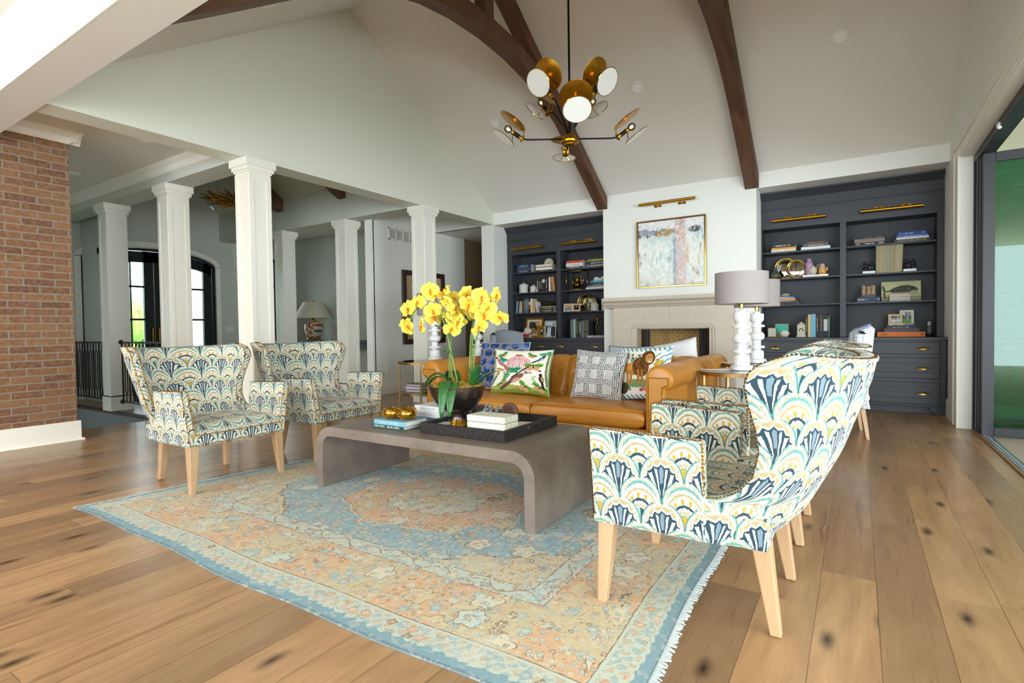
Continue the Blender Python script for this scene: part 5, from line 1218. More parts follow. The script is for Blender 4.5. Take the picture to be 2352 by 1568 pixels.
# potted orchid -----------------------------------------------------
ox, oy = -2.282, 2.855
po = wthing('potted_orchid', 'yellow orchid with trailing leaves in a bronze pedestal bowl on the tray', 'plant', (ox, oy, ZB))
g = G('patinated_bronze', .26, .9); nz = g.noise(g.tc('Object'), 9, 4, .6, 1.); g.color(g.ramp(nz, [(.3, '#4a4240'), (.55, '#7a6e68'), (.75, '#b08c6c')])); PAT = g.mat
pf = [(.062, .03), (.055, .045), (.05, .06), (.055, .085), (.06, .088), (.10, .10), (.15, .13), (.19, .17), (.218, .215), (.232, .262), (.235, .272), (.228, .272), (.212, .225), (.19, .19), (0, .17)]
pf = [(a*.83, b) for a, b in pf]; MB().lathe(pf, (ox, oy, ZB), 44).build('bowl', PAT, po, True, autos=.7)
m = MB(); n = 44
fl_ = lambda k, r: r*(1+.05*math.cos(k*PI)); v = []
for r_, z in ((.072, 0), (.071, .006), (.055, .025), (.046, .045)): v += [(ox+fl_(k, r_)*math.cos(2*PI*k/n), oy+fl_(k, r_)*math.sin(2*PI*k/n), ZB+z) for k in range(n)]
m.add(v, [(j*n+k, j*n+(k+1) % n, (j+1)*n+(k+1) % n, (j+1)*n+k) for j in range(3) for k in range(n)]+[tuple(range(n))[::-1]]); m.build('fluted_foot', BRASS, po, True)
m = MB()
for k in range(150):
    a, r_ = rng.uniform(0, 2*PI), (.155)*math.sqrt(rng.rand()); m.ell((ox+r_*math.cos(a), oy+r_*math.sin(a), ZB+.262+rng.uniform(-.01, .03)*(1-r_/.2)), (rng.uniform(.018, .034), rng.uniform(.018, .034), rng.uniform(.012, .024)), 7, 5)
g = G('sheet_moss', .95); nz = g.noise(g.tc('Object'), 55, 4, .7); g.color(g.ramp(nz, [(.3, '#5e4a1c'), (.5, '#a8862e'), (.7, '#a9a43a')])); g.bump(nz, 1., .02); mo = m.build('moss', g.mat, po, True)
g = G('orchid_leaf', .3); g.color(g.mix(g.noise(g.tc('Object'), 30, 2), '#1d4f24', '#31722f')); LEAF = g.mat
def leaf_(b, mid, tip, w, fold=.25):
    b, mid, tip = Vector(b), Vector(mid), Vector(tip); m = MB(); ts = list(np.linspace(0, 1, 14)); us = [-1, -.66, -.33, 0, .33, .66, 1]
    def C(t): return b*(1-t)**2+mid*2*t*(1-t)+tip*t*t
    dirv = (tip-b).cross(Vector((0, 0, 1))); dirv = dirv.normalized() if dirv.length > .02 else Vector((.84, .54, 0))
    def P(u, t):
        ww = w*(math.sin(PI*min(1, t*.93+.05))**.55)*(1-.12*t); tg = (C(min(1, t+.02))-C(max(0, t-.02))).normalized(); nr = dirv.cross(tg).normalized()
        return C(t)+dirv*u*ww+nr*abs(u)*ww*fold
    m.grid(P, us, ts); o = m.build('leaf', LEAF, po, True)
    s_ = o.modifiers.new('thickness', 'SOLIDIFY'); s_.thickness = .003
zl = ZB+.27; R_ = lambda x, z, y=0: (x, oy+y, z)
leaf_(R_(-2.29, zl, -.05), R_(-2.235, zl+.12, -.20), R_(-2.228, .535, -.235), .037); leaf_(R_(-2.25, zl, -.05), R_(-2.19, zl+.10, -.17), R_(-2.178, .545, -.215), .037)
leaf_(R_(-2.33, zl, -.02), R_(-2.42, zl+.20, -.09), R_(-2.50, .62, -.13), .042); leaf_(R_(-2.32, zl, .03), R_(-2.48, zl+.11, .03), R_(-2.56, .70, .02), .036)
leaf_(R_(-2.31, zl, .06), R_(-2.38, zl+.16, .08), R_(-2.47, zl+.03, .10), .036); leaf_(R_(-2.17, zl, .03), R_(-2.16, zl+.10, .02), R_(-2.22, zl+.13, .0), .022)
leaf_(R_(-2.15, zl, .0), R_(-2.12, zl+.07, -.02), R_(-2.07, zl+.145, -.04), .036); leaf_(R_(-2.16, zl, .06), R_(-2.10, zl+.08, .08), R_(-2.02, zl+.10, .10), .034)
leaf_(R_(-2.24, zl, .1), R_(-2.24, zl+.14, .14), R_(-2.20, zl+.06, .2), .023)
g = G('orchid_stem', .5); g.color(g.mix(g.noise(g.tc('Object'), 18, 2), '#4f7a32', '#8f9a4a')); STEM = g.mat
def spline(p, n=8):
    p = [Vector(q_) for q_ in p]; out = []
    for i in range(len(p)-1):
        a, b, c, d = p[max(i-1, 0)], p[i], p[i+1], p[min(i+2, len(p)-1)]
        for k in range(n): t = k/n; out.append(.5*((2*b)+(c-a)*t+(2*a-5*b+4*c-d)*t*t+(3*b-a-3*c+d)*t**3))
    return out+[p[-1]]
for pts in ([(-2.275, .73, 0), (-2.31, .90, -.01), (-2.35, 1.08, -.02), (-2.385, 1.19, -.03), (-2.45, 1.255, -.04), (-2.54, 1.265, -.05), (-2.62, 1.22, -.05), (-2.67, 1.12, -.05)],
            [(-2.345, .73, .03), (-2.365, .95, .03), (-2.39, 1.10, .04), (-2.42, 1.2, .05), (-2.48, 1.27, .06), (-2.545, 1.36, .06)],
            [(-2.20, .74, .03), (-2.19, .95, .03), (-2.165, 1.10, .02), (-2.10, 1.2, .0), (-2.01, 1.275, -.02), (-1.95, 1.30, -.03)],
            [(-2.185, .74, .05), (-2.16, 1.0, .05), (-2.11, 1.12, .06), (-2.03, 1.17, .07), (-1.98, 1.12, .07)], [(-2.21, .74, .06), (-2.20, 1.0, .07), (-2.185, 1.2, .06), (-2.165, 1.33, .05)], [(-2.39, .74, .05), (-2.385, .9, .05), (-2.38, 1.05, .06), (-2.44, 1.10, .07), (-2.53, 1.13, .07)]):
    MB().tube(spline([R_(x, z, y) for x, z, y in pts]), .0055, 8).build('stem', STEM, po, True)
for x, z in ((-2.375, .955), (-2.335, .95), (-2.30, .94)): MB().ell(R_(x-.01, z, -.01), (.012, .012, .01)).build('node_bud', LEAF, po, True)
g = G('orchid_petal', .5, 0, .2); uvx, uvy, _ = g.sep(g.tc('UV')); g.color(g.mix(g.m('MULTIPLY', (1.-uvy), .75), g.mix(g.noise(g.tc('UV'), 5, 3), '#f3e02e', '#faf08a'), '#efc622')); g.put('Subsurface Weight', .15); g.put('Subsurface Radius', (.02, .015, .003)); PETAL = g.mat
def flower_mesh():
    m = MB()
    def petal(a, L, w, cup_):
        d = Vector((math.cos(a), math.sin(a), 0)); s_ = Vector((-math.sin(a), math.cos(a), 0)); ts = list(np.linspace(0, 1, 7)); us = [-1, -.5, 0, .5, 1]
        m.grid(lambda u, t: d*(L*t)+s_*(u*w*math.sin(PI*(.08+.88*t))**.65)+Vector((0, 0, cup_*(t-.35*t*t*2)+.012*u*u*math.sin(t*6)*.7+.004*math.sin(9*t+3*u))), us, ts, lambda u, t: (u*.5+.5, t))
    for a in (PI/2, PI/2+2.2, PI/2-2.2): petal(a, .048, .020, .014)
    for a in (.18, PI-.18): petal(a, .052, .034, .020)
    lp = MB(); lp.ell((0, -.008, .010), (.006, .010, .008), 8, 6).ell((0, -.018, .012), (.008, .005, .004), 8, 6).ell((0, .003, .010), (.004, .004, .008), 8, 6)
    return m, lp
fm, lpm = flower_mesh(); F0 = fm.build('flower', PETAL, None, True); F0.parent = po; L0 = lpm.build('lip', paint('#dd7a22', .5), F0, True); L0.matrix_local = Matrix.Identity(4)
fpos = [(430, 165), (620, 165), (640, 240), (800, 280), (350, 430), (420, 490), (260, 420), (250, 680), (310, 690), (500, 690), (560, 560), (660, 330), (700, 460), (900, 380), (860, 520), (930, 600), (960, 740), (1010, 500), (1060, 250), (1180, 290), (1190, 400), (1130, 490), (1350, 270), (1430, 240), (1420, 420), (1300, 500), (1390, 550), (1320, 680), (760, 220), (780, 560), (1060, 640), (940, 440), (480, 340), (1040, 430)]
for i, (px, py) in enumerate(fpos):
    x = -2.693+(px-250)*.00063; z = 1.369-(py-160)*.00047-(.02 if px > 1200 else 0); y = oy+rng.uniform(-.10, .09)-(px-830)*.00002
    if i: f = F0.copy(); COL.objects.link(f); f.parent = po; l = L0.copy(); COL.objects.link(l); l.parent = f
    else: f = F0
    yaw = rng.uniform(-1.5, 1.5)+math.copysign(.4, px-830); pit = rng.uniform(-.9, .5)
    Rr = rot('Z', .57+yaw) @ rot('X', PI/2+pit) @ rot('Z', rng.uniform(-.5, .5)); M = Rr.to_4x4() @ Matrix.Scale(rng.uniform(1.15, 1.45), 4); M.translation = Vector((x, y, z))-Vector(po['_w']); f.matrix_local = M
m = MB()
for k in range(4): m.ell(R_(-2.56-.02*k, 1.27+.02*(k % 2), -.05), (.010, .010, .015), 8, 6)
m.build('buds', PETAL, po, True)

# ------------------------------------------------------------------ things on the shelves
Y0 = 8.425; Z1, Z2, Z3, Z4 = SHZ[0], SHZ[1], SHZ[2], .925
GR = 'books lying on the right bookcase'; GS = 'books standing on the right bookcase'; GL = 'books lying on the left bookcase'; GT = 'books standing on the left bookcase'
# right bookcase, top shelf
flat_book(-1.029, -.722, Z1, Z1+.036, Y0, .2, '#eae6d8', 'white book at the foot of the left top-shelf stack on the right bookcase', [('MODERN TIMES', .37, .68), ('~', .84, .2)], '#3a3632', GR)
flat_book(-1.025, -.722, Z1+.036, Z1+.062, Y0, .2, '#dd9a1c', 'mustard yellow book in the left top-shelf stack on the right bookcase', '~', '#a86f12', GR)
flat_book(-1.008, -.722, Z1+.062, Z1+.112, Y0, .2, '#1c1a1d', 'thick black book above the mustard yellow one', [('~', .3, .5), ('H', .69, .13)], '#d6c8c8', GR, tx=.3)
flat_book(-.657, -.31, Z1, Z1+.04, Y0, .22, '#e4e3e4', 'plain white book under a grey one on the right top shelf', group=GR)
flat_book(-.634, -.333, Z1+.04, Z1+.082, Y0+.005, .2, '#5c575a', 'grey book with pale marks between a white and a brown one', '~', '#b7b3b4', GR)
flat_book(-.634, -.328, Z1+.082, Z1+.110, Y0+.005, .2, '#2e221f', 'dark brown book with gilt lettering on the right top shelf', '~', '#c99a46', GR)
flat_book(-.035, .296, Z1, Z1+.038, Y0, .2, '#16151a', 'black book lowest in the stack left of the blue books', [('OBEY', .12, .14), ('~', .5, .3), ('~', .88, .16)], '#e3e2df', GR)
flat_book(-.036, .293, Z1+.038, Z1+.083, Y0, .2, '#8d7568', 'plain taupe brown book between two black ones', group=GR)
flat_book(-.023, .305, Z1+.083, Z1+.113, Y0, .2, '#15171d', 'thin black book on the taupe brown one', [('ROLEX', .44, .3), ('~', .78, .2)], '#6d86a0', GR)
flat_book(.391, .767, Z1, Z1+.036, Y0, .22, '#34342f', 'dark olive book at the foot of the blue book stack', [('Andreas H. Bitesnich', .39, .6), ('India', .8, .17)], '#cfc9b4', GR)
flat_book(.412, .743, Z1+.036, Z1+.062, Y0, .2, '#e6e2d6', 'ivory book beneath two blue ones on the top shelf', group=GR)
flat_book(.423, .735, Z1+.062, Z1+.083, Y0, .2, '#4b7fc2', 'sky blue thin book between ivory and royal blue ones', '~', '#a9c6e6', GR)
flat_book(.425, .722, Z1+.083, Z1+.130, Y0, .2, '#1d3f92', 'royal blue book at the top of the right-hand stack', [('~', .3, .46), ('~', .88, .1)], '#9fb6de', GR)
# right, second shelf
def ring_ornament(cx, r_, z, y, lab, lean=.12):
    o = wthing('round_mirror', lab, 'mirror', (cx, y, z), 'round brass-rimmed mirrors')
    Rm = rot('X', PI/2-lean); t = r_*.075; c_ = Vector((cx, y+.02, z+r_+t))
    pts = [c_+Rm@Vector((r_*math.cos(a), r_*math.sin(a), 0)) for a in np.linspace(0, 2*PI, 49)]; MB().tube(pts, t, 10, False).build('brass_rim', BRASSP, o, True)
    g_ = [(r_*.99*math.sin(b), .05-.17*r_*(1-math.cos(b))*2.) for b in np.linspace(0, 1., 9)]; g_ = [(a/math.sin(1.)*1., b-.05) for a, b in g_]
    MB().lathe(g_, c_, 40, Rm).build('mirror_glass', MIRR, o, True)
MIRR = paint('#d6d3cc', .04, 1.)
ring_ornament(-.862, .142, Z2, 8.56, 'larger round brass mirror on the right bookcase, behind the other')
ring_ornament(-.722, .122, Z2, 8.49, 'smaller round brass mirror on the right bookcase, in front of the larger')
def vase(name, lab, cat, pf, x, y, z, mat, extra=None):
    o = wthing(name, lab, cat, (x, y, z)); MB().lathe([(a, b) for a, b in pf], (x, y, z), 28).build('body', mat, o, True, autos=.9); return o
g = G('green_glaze', .25); nz = g.noise(g.tc('Object'), 9, 3); g.color(g.ramp(nz, [(.35, '#28483c'), (.6, '#4f4a2c'), (.75, '#6f5f3a')])); GLZ = g.mat
vase('bud_vase', 'small dark green glazed vase beside the brass-rimmed mirrors', 'vase', [(.045, 0), (.07, .02), (.072, .05), (.055, .085), (.028, .115), (.018, .14), (.022, .152), (.016, .152), (.014, .13)], -.985, 8.44, Z2, GLZ)
sl = B(-.638, Y0-.02, Z2, -.331, Y0+.13, Z2+.026).build('marble_slab', MARBLE, None, bevel=.003); label(sl, 'thin white slab under the pink, ivory and orange pots', 'slab')
ZS = Z2+.026
vase('pink_vase', 'tall mauve pink vase on the white slab', 'vase', [(.04, 0), (.046, .02), (.047, .15), (.045, .172), (.03, .190), (.027, .20), (.028, .222), (.025, .222), (.022, .2)], -.562, Y0+.06, ZS, paint('#b488ae', .45))
vase('bud_vase', 'round ivory bud vase in front of the pink vase', 'vase', [(.02, 0), (.042, .02), (.049, .05), (.046, .08), (.03, .105), (.012, .115), (.010, .128), (.007, .128), (.006, .12)], -.512, Y0+.02, ZS, paint('#cfc8ac', .2))
g = G('amber_glaze', .25); _, _, z = g.sep(g.tc('Generated')); nz = g.noise(g.tc('Object'), 20, 3); g.color(g.ramp(z+(nz-.5)*.3, [(0, '#d28a34'), (.45, '#dba45a'), (.7, '#b9a99a'), (.95, '#c7a58e')])); AMB = g.mat
jg = vase('jug', 'orange and grey glazed jug with a spout at the end of the white slab', 'jug', [(.035, 0), (.05, .015), (.052, .05), (.044, .075), (.036, .09), (.04, .11), (.03, .125), (.028, .14), (.034, .145), (.028, .145), (.024, .13)], -.405, Y0+.05, ZS, AMB)
MB().tube([(-.36, Y0+.04, ZS+.05), (-.345, Y0+.035, ZS+.07), (-.35, Y0+.03, ZS+.10)], [.016, .012, .006], 8).build('spout', AMB, jg, True)
MB().tube([(-.44+.03*math.cos(a), Y0+.05, ZS+.11+.025*math.sin(a)) for a in np.linspace(PI/2, 3*PI/2, 9)], .005, 6).build('handle', AMB, jg, True)
g = G('magazine_spine', .6); oi = g.n('ObjectInfo'); rd = F(g, oi.outputs['Random']); nz = g.noise(g.map(g.tc('Object'), (1, 1, 60)), 3, 2)
g.color(g.mix((nz > .56)*.10, g.ramp(rd, [(0, '#b7a273'), (.3, '#a58a6b'), (.5, '#9fa184'), (.7, '#bfae88'), (.9, '#93967f')]), '#7f6f55')); MAG = g.mat
nmag = 26; wm = .27/nmag; mg0 = B(0, 0, 0, wm-.0006, .21, .352).build('magazine', MAG, None)
for i in range(nmag):
    o = mg0 if i == 0 else mg0.copy()
    if i: COL.objects.link(o)
    o.location = (.205+i*wm, Y0+.01, Z2+.0003); o.rotation_euler = (0, .03*(i/nmag), 0)
    label(o, 'tan-spined magazine in the tight row between the two dark bookends', 'magazine', 'magazines between the bookends')
stand_book(.196, .2035, Z2, Z2+.352, Y0+.012, .21, '#3e6466', 'thin teal book at the left end of the magazine row', group=GS)
def bookend(x0, x1, sgn, lab):
    cx = (x0+x1)/2; o = wthing('bookend', lab, 'bookend', (cx, Y0, Z2), 'dark sculpted bookends'); B(x0, Y0-.01, Z2, x1, Y0+.10, Z2+.032).build('base', MARBLE, o, bevel=.002)
    D = paint('#2a272c', .35); m = MB(); z = Z2+.03
    m.ell((cx+.012*sgn, Y0+.045, z+.045), (.035, .035, .05)).ell((cx+.03*sgn, Y0+.035, z+.095), (.024, .022, .03)).ell((cx-.03*sgn, Y0+.05, z+.075), (.032, .028, .028), 10, 8, rot('Y', .6*sgn)).ell((cx-.045*sgn, Y0+.05, z+.11), (.016, .014, .02))
    m.tube([(cx+.02*sgn, Y0+.02, z+.08), (cx+.045*sgn, Y0+.015, z+.05), (cx+.04*sgn, Y0+.015, z)], .011, 8).tube([(cx-.03*sgn, Y0+.04, z+.10), (cx-.055*sgn, Y0+.045, z+.085), (cx-.058*sgn, Y0+.05, z+.02)], .009, 8)
    m.build('figure', D, o, True)
bookend(.055, .192, 1, 'dark crouching figure bookend on a white base, left of the magazines'); bookend(.487, .618, -1, 'dark crouching figure bookend on a white base, right of the magazines')
# right, third shelf
flat_book(-1.034, -.695, Z3, Z3+.036, Y0, .2, '#2c2b30', 'charcoal book lowest in the stack with a stone on top', group=GR)
flat_book(-1.034, -.718, Z3+.036, Z3+.058, Y0, .19, '#5a5754', 'thin grey book in the stack with a stone on top', '~', '#d6d3cc', GR)
flat_book(-1.034, -.731, Z3+.058, Z3+.088, Y0, .18, '#d9935c', 'peach orange book in the stack with a stone on top', group=GR)
flat_book(-1.033, -.751, Z3+.088, Z3+.110, Y0, .17, '#2f8ec4', 'bright blue book directly beneath the stone', ('~'), '#e4eef4', GR)
g = G('speckled_stone', .8); g.color(g.mix(g.noise(g.tc('Object'), 40, 3), '#9c8162', '#c7ad8b')); 
label(MB().ell((-.856, Y0+.06, Z3+.135), (.058, .045, .025), 16, 10).build('stone', g.mat, None, True), 'flat speckled tan stone on the stack of bright books', 'stone')
flat_book(-.009, .245, Z3, Z3+.063, Y0, .19, '#26345a', 'thick navy book under the three carved figures', [('~', .25, .4), ('~', .93, .08)], '#b9c0d2', GR)
fg = wthing('figurine', 'three carved sandstone heads on a black base on the navy book', 'figurine', (.12, Y0+.05, Z3+.063)); B(.039, Y0+.01, Z3+.063, .197, Y0+.09, Z3+.092).build('base', BLACK, fg)
SAND = mat_stone().copy(); SAND.name = 'sandstone'
SAND = paint('#b59a7e', .8)
for x, h, q_ in ((.068, .130, 2), (.122, .115, 1), (.172, .127, 1)):
    z = Z3+.092; m = MB().lathe([(.027, 0), (.025, .03), (.024, h*.55), (.019, h*.62), (.026, h*.70), (.027, h*.85), (.02, h*.97), (0, h)], (x, Y0+.05, z), 14)
    m.ell((x, Y0+.022, z+h*.78), (.004, .006, .008), 6, 4)
    if q_ == 2: m.lathe([(.02, h*.40), (.027, h*.46), (.026, h*.56), (.02, h*.6)], (x, Y0+.05, z), 14)
    m.build('carved_head', SAND, fg, True)
def cv_whale():
    c = Canvas(90, 160, '#b9b98c'); n = c.noise(8, 5, 2); c.put(n > .5, '#c9c79c', .5); c.put(c.y+(n-.5)*.06 < .22, '#7d7848', .8)
    body = ((c.x-.57)/.36)**2+((c.y-.50-.10*np.sin((c.x-.2)*3.4))/(.20-.10*np.clip(.55-c.x, 0, 1)))**2 < 1
    c.put(body, '#35392f'); c.put(body & (c.y < .45), '#6f7560', .7); c.put(body & (n > .58), '#1e2019', .7)
    c.line([(.24, .52), (.10, .48)], .028, '#30332a'); c.ell(.06, .62, .035, .20, '#4a4b3b', .15); c.ell(.08, .27, .03, .17, '#3c3d30', .1); c.ell(.83, .40, .10, .12, '#98a280', .5); c.ell(.70, .58, .03, .02, '#8b8f78')
    for k in range(3): c.line([(.64+.01*k, .75), (.62+.03*k, .84)], .004, '#3a3b30')
    c.line([(.32, .60), (.56, .62)], .006, '#7d8070'); return c
wp = wthing('whale_plate', 'rectangular decoupage plate picturing a whale, leaning on the third shelf', 'plate', (.467, 8.5, Z3)); Mw = at((.467, 8.515, Z3+.129), rot('X', PI/2-.12)); cv_whale().plane('picture', .41, .246, Mw, APRINT, wp)
B0 = MB().obox((.467, 8.5205, Z3+.1288), (.415, .25, .008), rot('X', PI/2-.12)).build('glass_slab', paint('#8f8a66', .25), wp)
for i in range(7):
    z = Z3+i*.0118; o = MB().box(.344+(i % 2)*.003, Y0, z, .561-(i % 3)*.002, Y0+.05, z+.0105).build('booklet', paint(['#d9cfc6', '#c9b6ad', '#e3dbd0'][i % 3], .7), None)
    label(o, 'thin pinkish booklet in the small stack before the whale plate', 'booklet', 'booklets before the whale plate')
# right, bottom (on the worktop)
Yw = Y0
def frame(x0, x1, z0, y, h, bw, wood, lab, pic, lean=.14, cat='picture frame', mat_=None, name='photo_frame', group='framed photographs'):
    w = x1-x0; cx = (x0+x1)/2; R = rot('X', -lean); o = wthing(name, lab, cat, (cx, y, z0), group); O = Vector((cx, y, z0))
    P = lambda a, b, c_: O+R@Vector((a, b, c_))
    m = MB()
    for a0, a1, b0, b1 in ((-w/2, w/2, 0, bw), (-w/2, w/2, h-bw, h), (-w/2, -w/2+bw, bw, h-bw), (w/2-bw, w/2, bw, h-bw)):
        m.hexa([P(a0, 0, b0), P(a1, 0, b0), P(a1, .018, b0), P(a0, .018, b0)], [P(a0, 0, b1), P(a1, 0, b1), P(a1, .018, b1), P(a0, .018, b1)])
    m.build('frame', wood, o, bevel=.002)
    pic.plane('photograph' if name == 'photo_frame' else 'picture', w-2*bw, h-2*bw, at(P(0, .008, h/2), R@FRONT), APRINT, o)
    MB().hexa([P(-w/2+.01, .012, .01), P(w/2-.01, .012, .01), P(w/2-.01, .017, .01), P(-w/2+.01, .017, .01)], [P(-w/2+.01, .012, h-.01), P(w/2-.01, .012, h-.01), P(w/2-.01, .017, h-.01), P(-w/2+.01, .017, h-.01)]).build('backing', BLACK, o)
    return o
c = Canvas(30, 30, '#b9c0ae'); c.put(c.noise(3, 3, 3) > .5, '#cfcfc0', .6); c.rect(.55, .25, .72, .5, '#cf6a66'); c.rect(.78, .1, .84, .7, '#9aa3c0', .5)
frame(-1.077, -.965, Z4, Y0-.02, .134, .008, mat_wood('thin_oak', '#8a5a36', '#a97447'), 'tiny framed pale print with a red square, by the marble lamps', c, cat='picture', name='framed_print', group='small framed prints')
c = Canvas(40, 40, '#2fae9c'); n = c.noise(4, 4, 2); c.put(n > .55, '#47c0ac', .6); c.put(c.y < .25+.1*np.sin(c.x*8), '#6f8a2a', .8)
frame(-.990, -.820, Z4, Y0+.05, .187, .008, BEECH, 'small framed teal green landscape behind the cream bowl', c, cat='picture', name='framed_print', group='small framed prints')
vase('bowl', 'squat cream bowl before the teal picture', 'bowl', [(.03, 0), (.045, .006), (.055, .03), (.066, .048), (.064, .06), (.045, .078), (.048, .09), (.04, .09), (.036, .07)], -.862, Y0, Z4, paint('#ddd2c2', .35))
tp = wthing('model_temple', 'small carved stone model gatehouse with an arched door', 'ornament', (-.656, Y0+.03, Z4)); SP = paint('#cfc6b4', .8); SPD = paint('#5a5148', .8)
m = MB().box(-.714, Y0-.01, Z4, -.598, Y0+.08, Z4+.022).box(-.705, Y0, Z4+.022, -.607, Y0+.07, Z4+.165).box(-.712, Y0-.004, Z4+.06, -.600, Y0+.075, Z4+.066)
m.add([(-.71, Y0-.005, Z4+.165), (-.602, Y0-.005, Z4+.165), (-.602, Y0+.075, Z4+.165), (-.71, Y0+.075, Z4+.165), (-.675, Y0+.02, Z4+.19), (-.637, Y0+.02, Z4+.19), (-.637, Y0+.05, Z4+.19), (-.675, Y0+.05, Z4+.19)], [(0, 1, 5, 4), (1, 2, 6, 5), (2, 3, 7, 6), (3, 0, 4, 7), (4, 5, 6, 7)]).lathe([(.024, .19), (.02, .202), (.0, .207)], (-.656, Y0+.035, Z4), 14)
m.build('walls', SP, tp, bevel=.002); MB().tube([(-.656+.024*math.cos(a), Y0-.001, Z4+.085+.03*math.sin(a)) for a in np.linspace(-.2, PI+.2, 13)], .006, 6).build('arch', SPD, tp, True)
for x0, x1, h, c_, lab, ti, tc, bd in ((-.609, -.576, .30, '#17161a', 'black book with yellow lettering next to the stone gatehouse', '~', '#d9ab2c', None), (-.574, -.539, .307, '#d7bd84', 'tan cream book between a black and a sky blue one', None, '', None), (-.536, -.481, .312, '#79b4d2', 'wide sky blue book on the right worktop', None, '', None),
    (-.479, -.444, .322, '#1c1b28', 'navy black book with gold lettering right of the sky blue one', '~', '#c99a5c', None), (-.442, -.388, .330, '#25262e', 'widest charcoal book in the row right of the sky blue one', '~', '#8f835e', None), (-.386, -.343, .322, '#1d1d24', 'black book with a white band round its spine', None, '', ('#c9c4ca', .25, .74)), (-.340, -.311, .285, '#2f5a46', 'green book at the right end of the standing row', '~', '#a9c2b0', None)):
    stand_book(x0, x1, Z4, Z4+h, Y0, .22, c_, lab, ti, tc or '#ffffff', GS, band=bd)
flat_book(.217, .710, Z4, Z4+.060, Y0-.01, .25, '#ee7a12', 'large orange book at the foot of the framed photo stack', [('20', .10, .06), ('~', .18, .05), ('~', .94, .05)], '#3a2414', GR)
flat_book(.291, .650, Z4+.060, Z4+.104, Y0, .22, '#54464e', 'plum grey cloth book on the large orange one', group=GR)
flat_book(.316, .622, Z4+.104, Z4+.131, Y0, .2, '#23364e', 'slate navy book in the framed photo stack', [('~', .38, .36), ('~', .7, .15)], '#a9bccb', GR)
flat_book(.318, .622, Z4+.131, Z4+.147, Y0, .2, '#1d2540', 'thin dark navy book directly under the framed photos', [('~', .14, .14), ('~', .56, .4)], '#c9a65c', GR)
c = Canvas(34, 44, '#55585c'); n = c.noise(7, 5, 12); c.put(n > .5, '#b9bbbd'); c.put(n < .4, '#17181a')
for k in range(6): c.ell(.12+.15*k, .30+.06*(k % 2), .07, .20, '#d3d5d8'); c.ell(.12+.15*k, .62+.08*(k % 2), .05, .08, '#8e9092')
frame(.332, .479, Z4+.147, Y0-.005, .142, .026, LIGHTWOOD, 'light wood framed black and white group photograph on the book stack', c)
c = Canvas(46, 34, '#3d5a30'); n = c.noise(5, 6, 6); c.put(c.y > .62, '#4a4438'); c.put((c.y > .72) & (n > .45), '#c9cdd0'); c.put((c.y < .4) & (n > .4), '#4f8a30'); c.rect(.2, .5, .45, .62, '#8f949a', .6)
c.ell(.62, .60, .16, .15, '#5f8fd0'); c.ell(.62, .78, .07, .06, '#8a5a44'); c.ell(.58, .38, .06, .10, '#d9826a'); c.ell(.68, .38, .06, .10, '#d9826a')
frame(.452, .600, Z4+.147, Y0+.03, .192, .027, paint('#d9d2c4', .5), 'taller cream framed photograph of a child in a blue shirt', c)
m = MB()
for k in range(40): m.ell((rng.uniform(.50, .60), Y0+.005+rng.uniform(-.012, .012), Z4+.150+rng.uniform(0, .022)), (rng.uniform(.006, .011), .007, .006), 6, 4)
label(m.build('rock_crystal', paint('#bdb5ac', .3), None), 'small cluster of pale crystals at the foot of the child photograph', 'crystal')
ph = wthing('cordless_phone', 'black cordless phone upright in its cradle at the right end of the worktop', 'phone', (.752, Y0+.03, Z4)); MB().ell((.752, Y0+.035, Z4+.02), (.045, .045, .02), 16, 8).build('cradle', BLACK, ph, True)
B(.728, Y0+.02, Z4+.02, .777, Y0+.045, Z4+.205).build('handset', BLACK, ph, bevel=.008); B(.735, Y0+.018, Z4+.135, .770, Y0+.022, Z4+.185).build('screen', paint('#2b3034', .15), ph)
m = MB()
for i in range(3):
    for j in range(4): m.box(.735+i*.013, Y0+.0185, Z4+.05+j*.017, .745+i*.013, Y0+.022, Z4+.06+j*.017)
m.build('keypad', paint('#5a5f63', .4), ph)

# left bookcase, top shelf
for i, (a, b, h0, h1, c_, lab, ti) in enumerate(((-5.299, -4.976, 0, .036, '#20263c', 'navy book with white lettering lowest in the blue stack', '~'), (-5.295, -4.978, .036, .060, '#5a4a52', 'thin plum book in the blue stack at top left', None), (-5.292, -4.978, .060, .094, '#27406c', 'mid blue book in the blue stack at top left', None), (-5.288, -4.980, .094, .117, '#1e3350', 'slate blue book in the blue stack at top left', '~'), (-5.285, -4.984, .117, .138, '#1f3e4c', 'thin teal navy book topmost in the blue stack', '~'))):
    flat_book(a, b, Z1+h0, Z1+h1, Y0, .22, c_, lab, ti, '#cfd6dd', GL)
for a, b, h0, h1, c_, lab, ti in ((-4.87, -4.56, 0, .022, '#1b1a1d', 'black book lowest in the white stack beneath the coral', '~'), (-4.884, -4.565, .022, .060, '#e8e2d2', 'ivory book above the black one beneath the coral', None), (-4.884, -4.565, .060, .082, '#8f8a80', 'thin grey book in the white stack beneath the coral', None), (-4.880, -4.560, .082, .116, '#ded0b4', 'cream book directly beneath the white coral', None)):
    flat_book(a, b, Z1+h0, Z1+h1, Y0, .24, c_, lab, ti, '#d9c9a4', GL)
m = MB()
for k in range(150):
    d = Vector(rng.normal(size=3)); d.z = abs(d.z); d.normalize(); p = Vector((-4.66, Y0+.09, Z1+.122)); e = p+Vector((d.x*.085, d.y*.07, d.z*.095+.005)); m.tube([p+(e-p)*.45, e], [.009, .0075], 5).ell(e, .0095, 6, 4)
label(m.build('coral', paint('#d3c6b0', .85), None, True), 'branching white coral on the pale book stack at top left', 'coral')
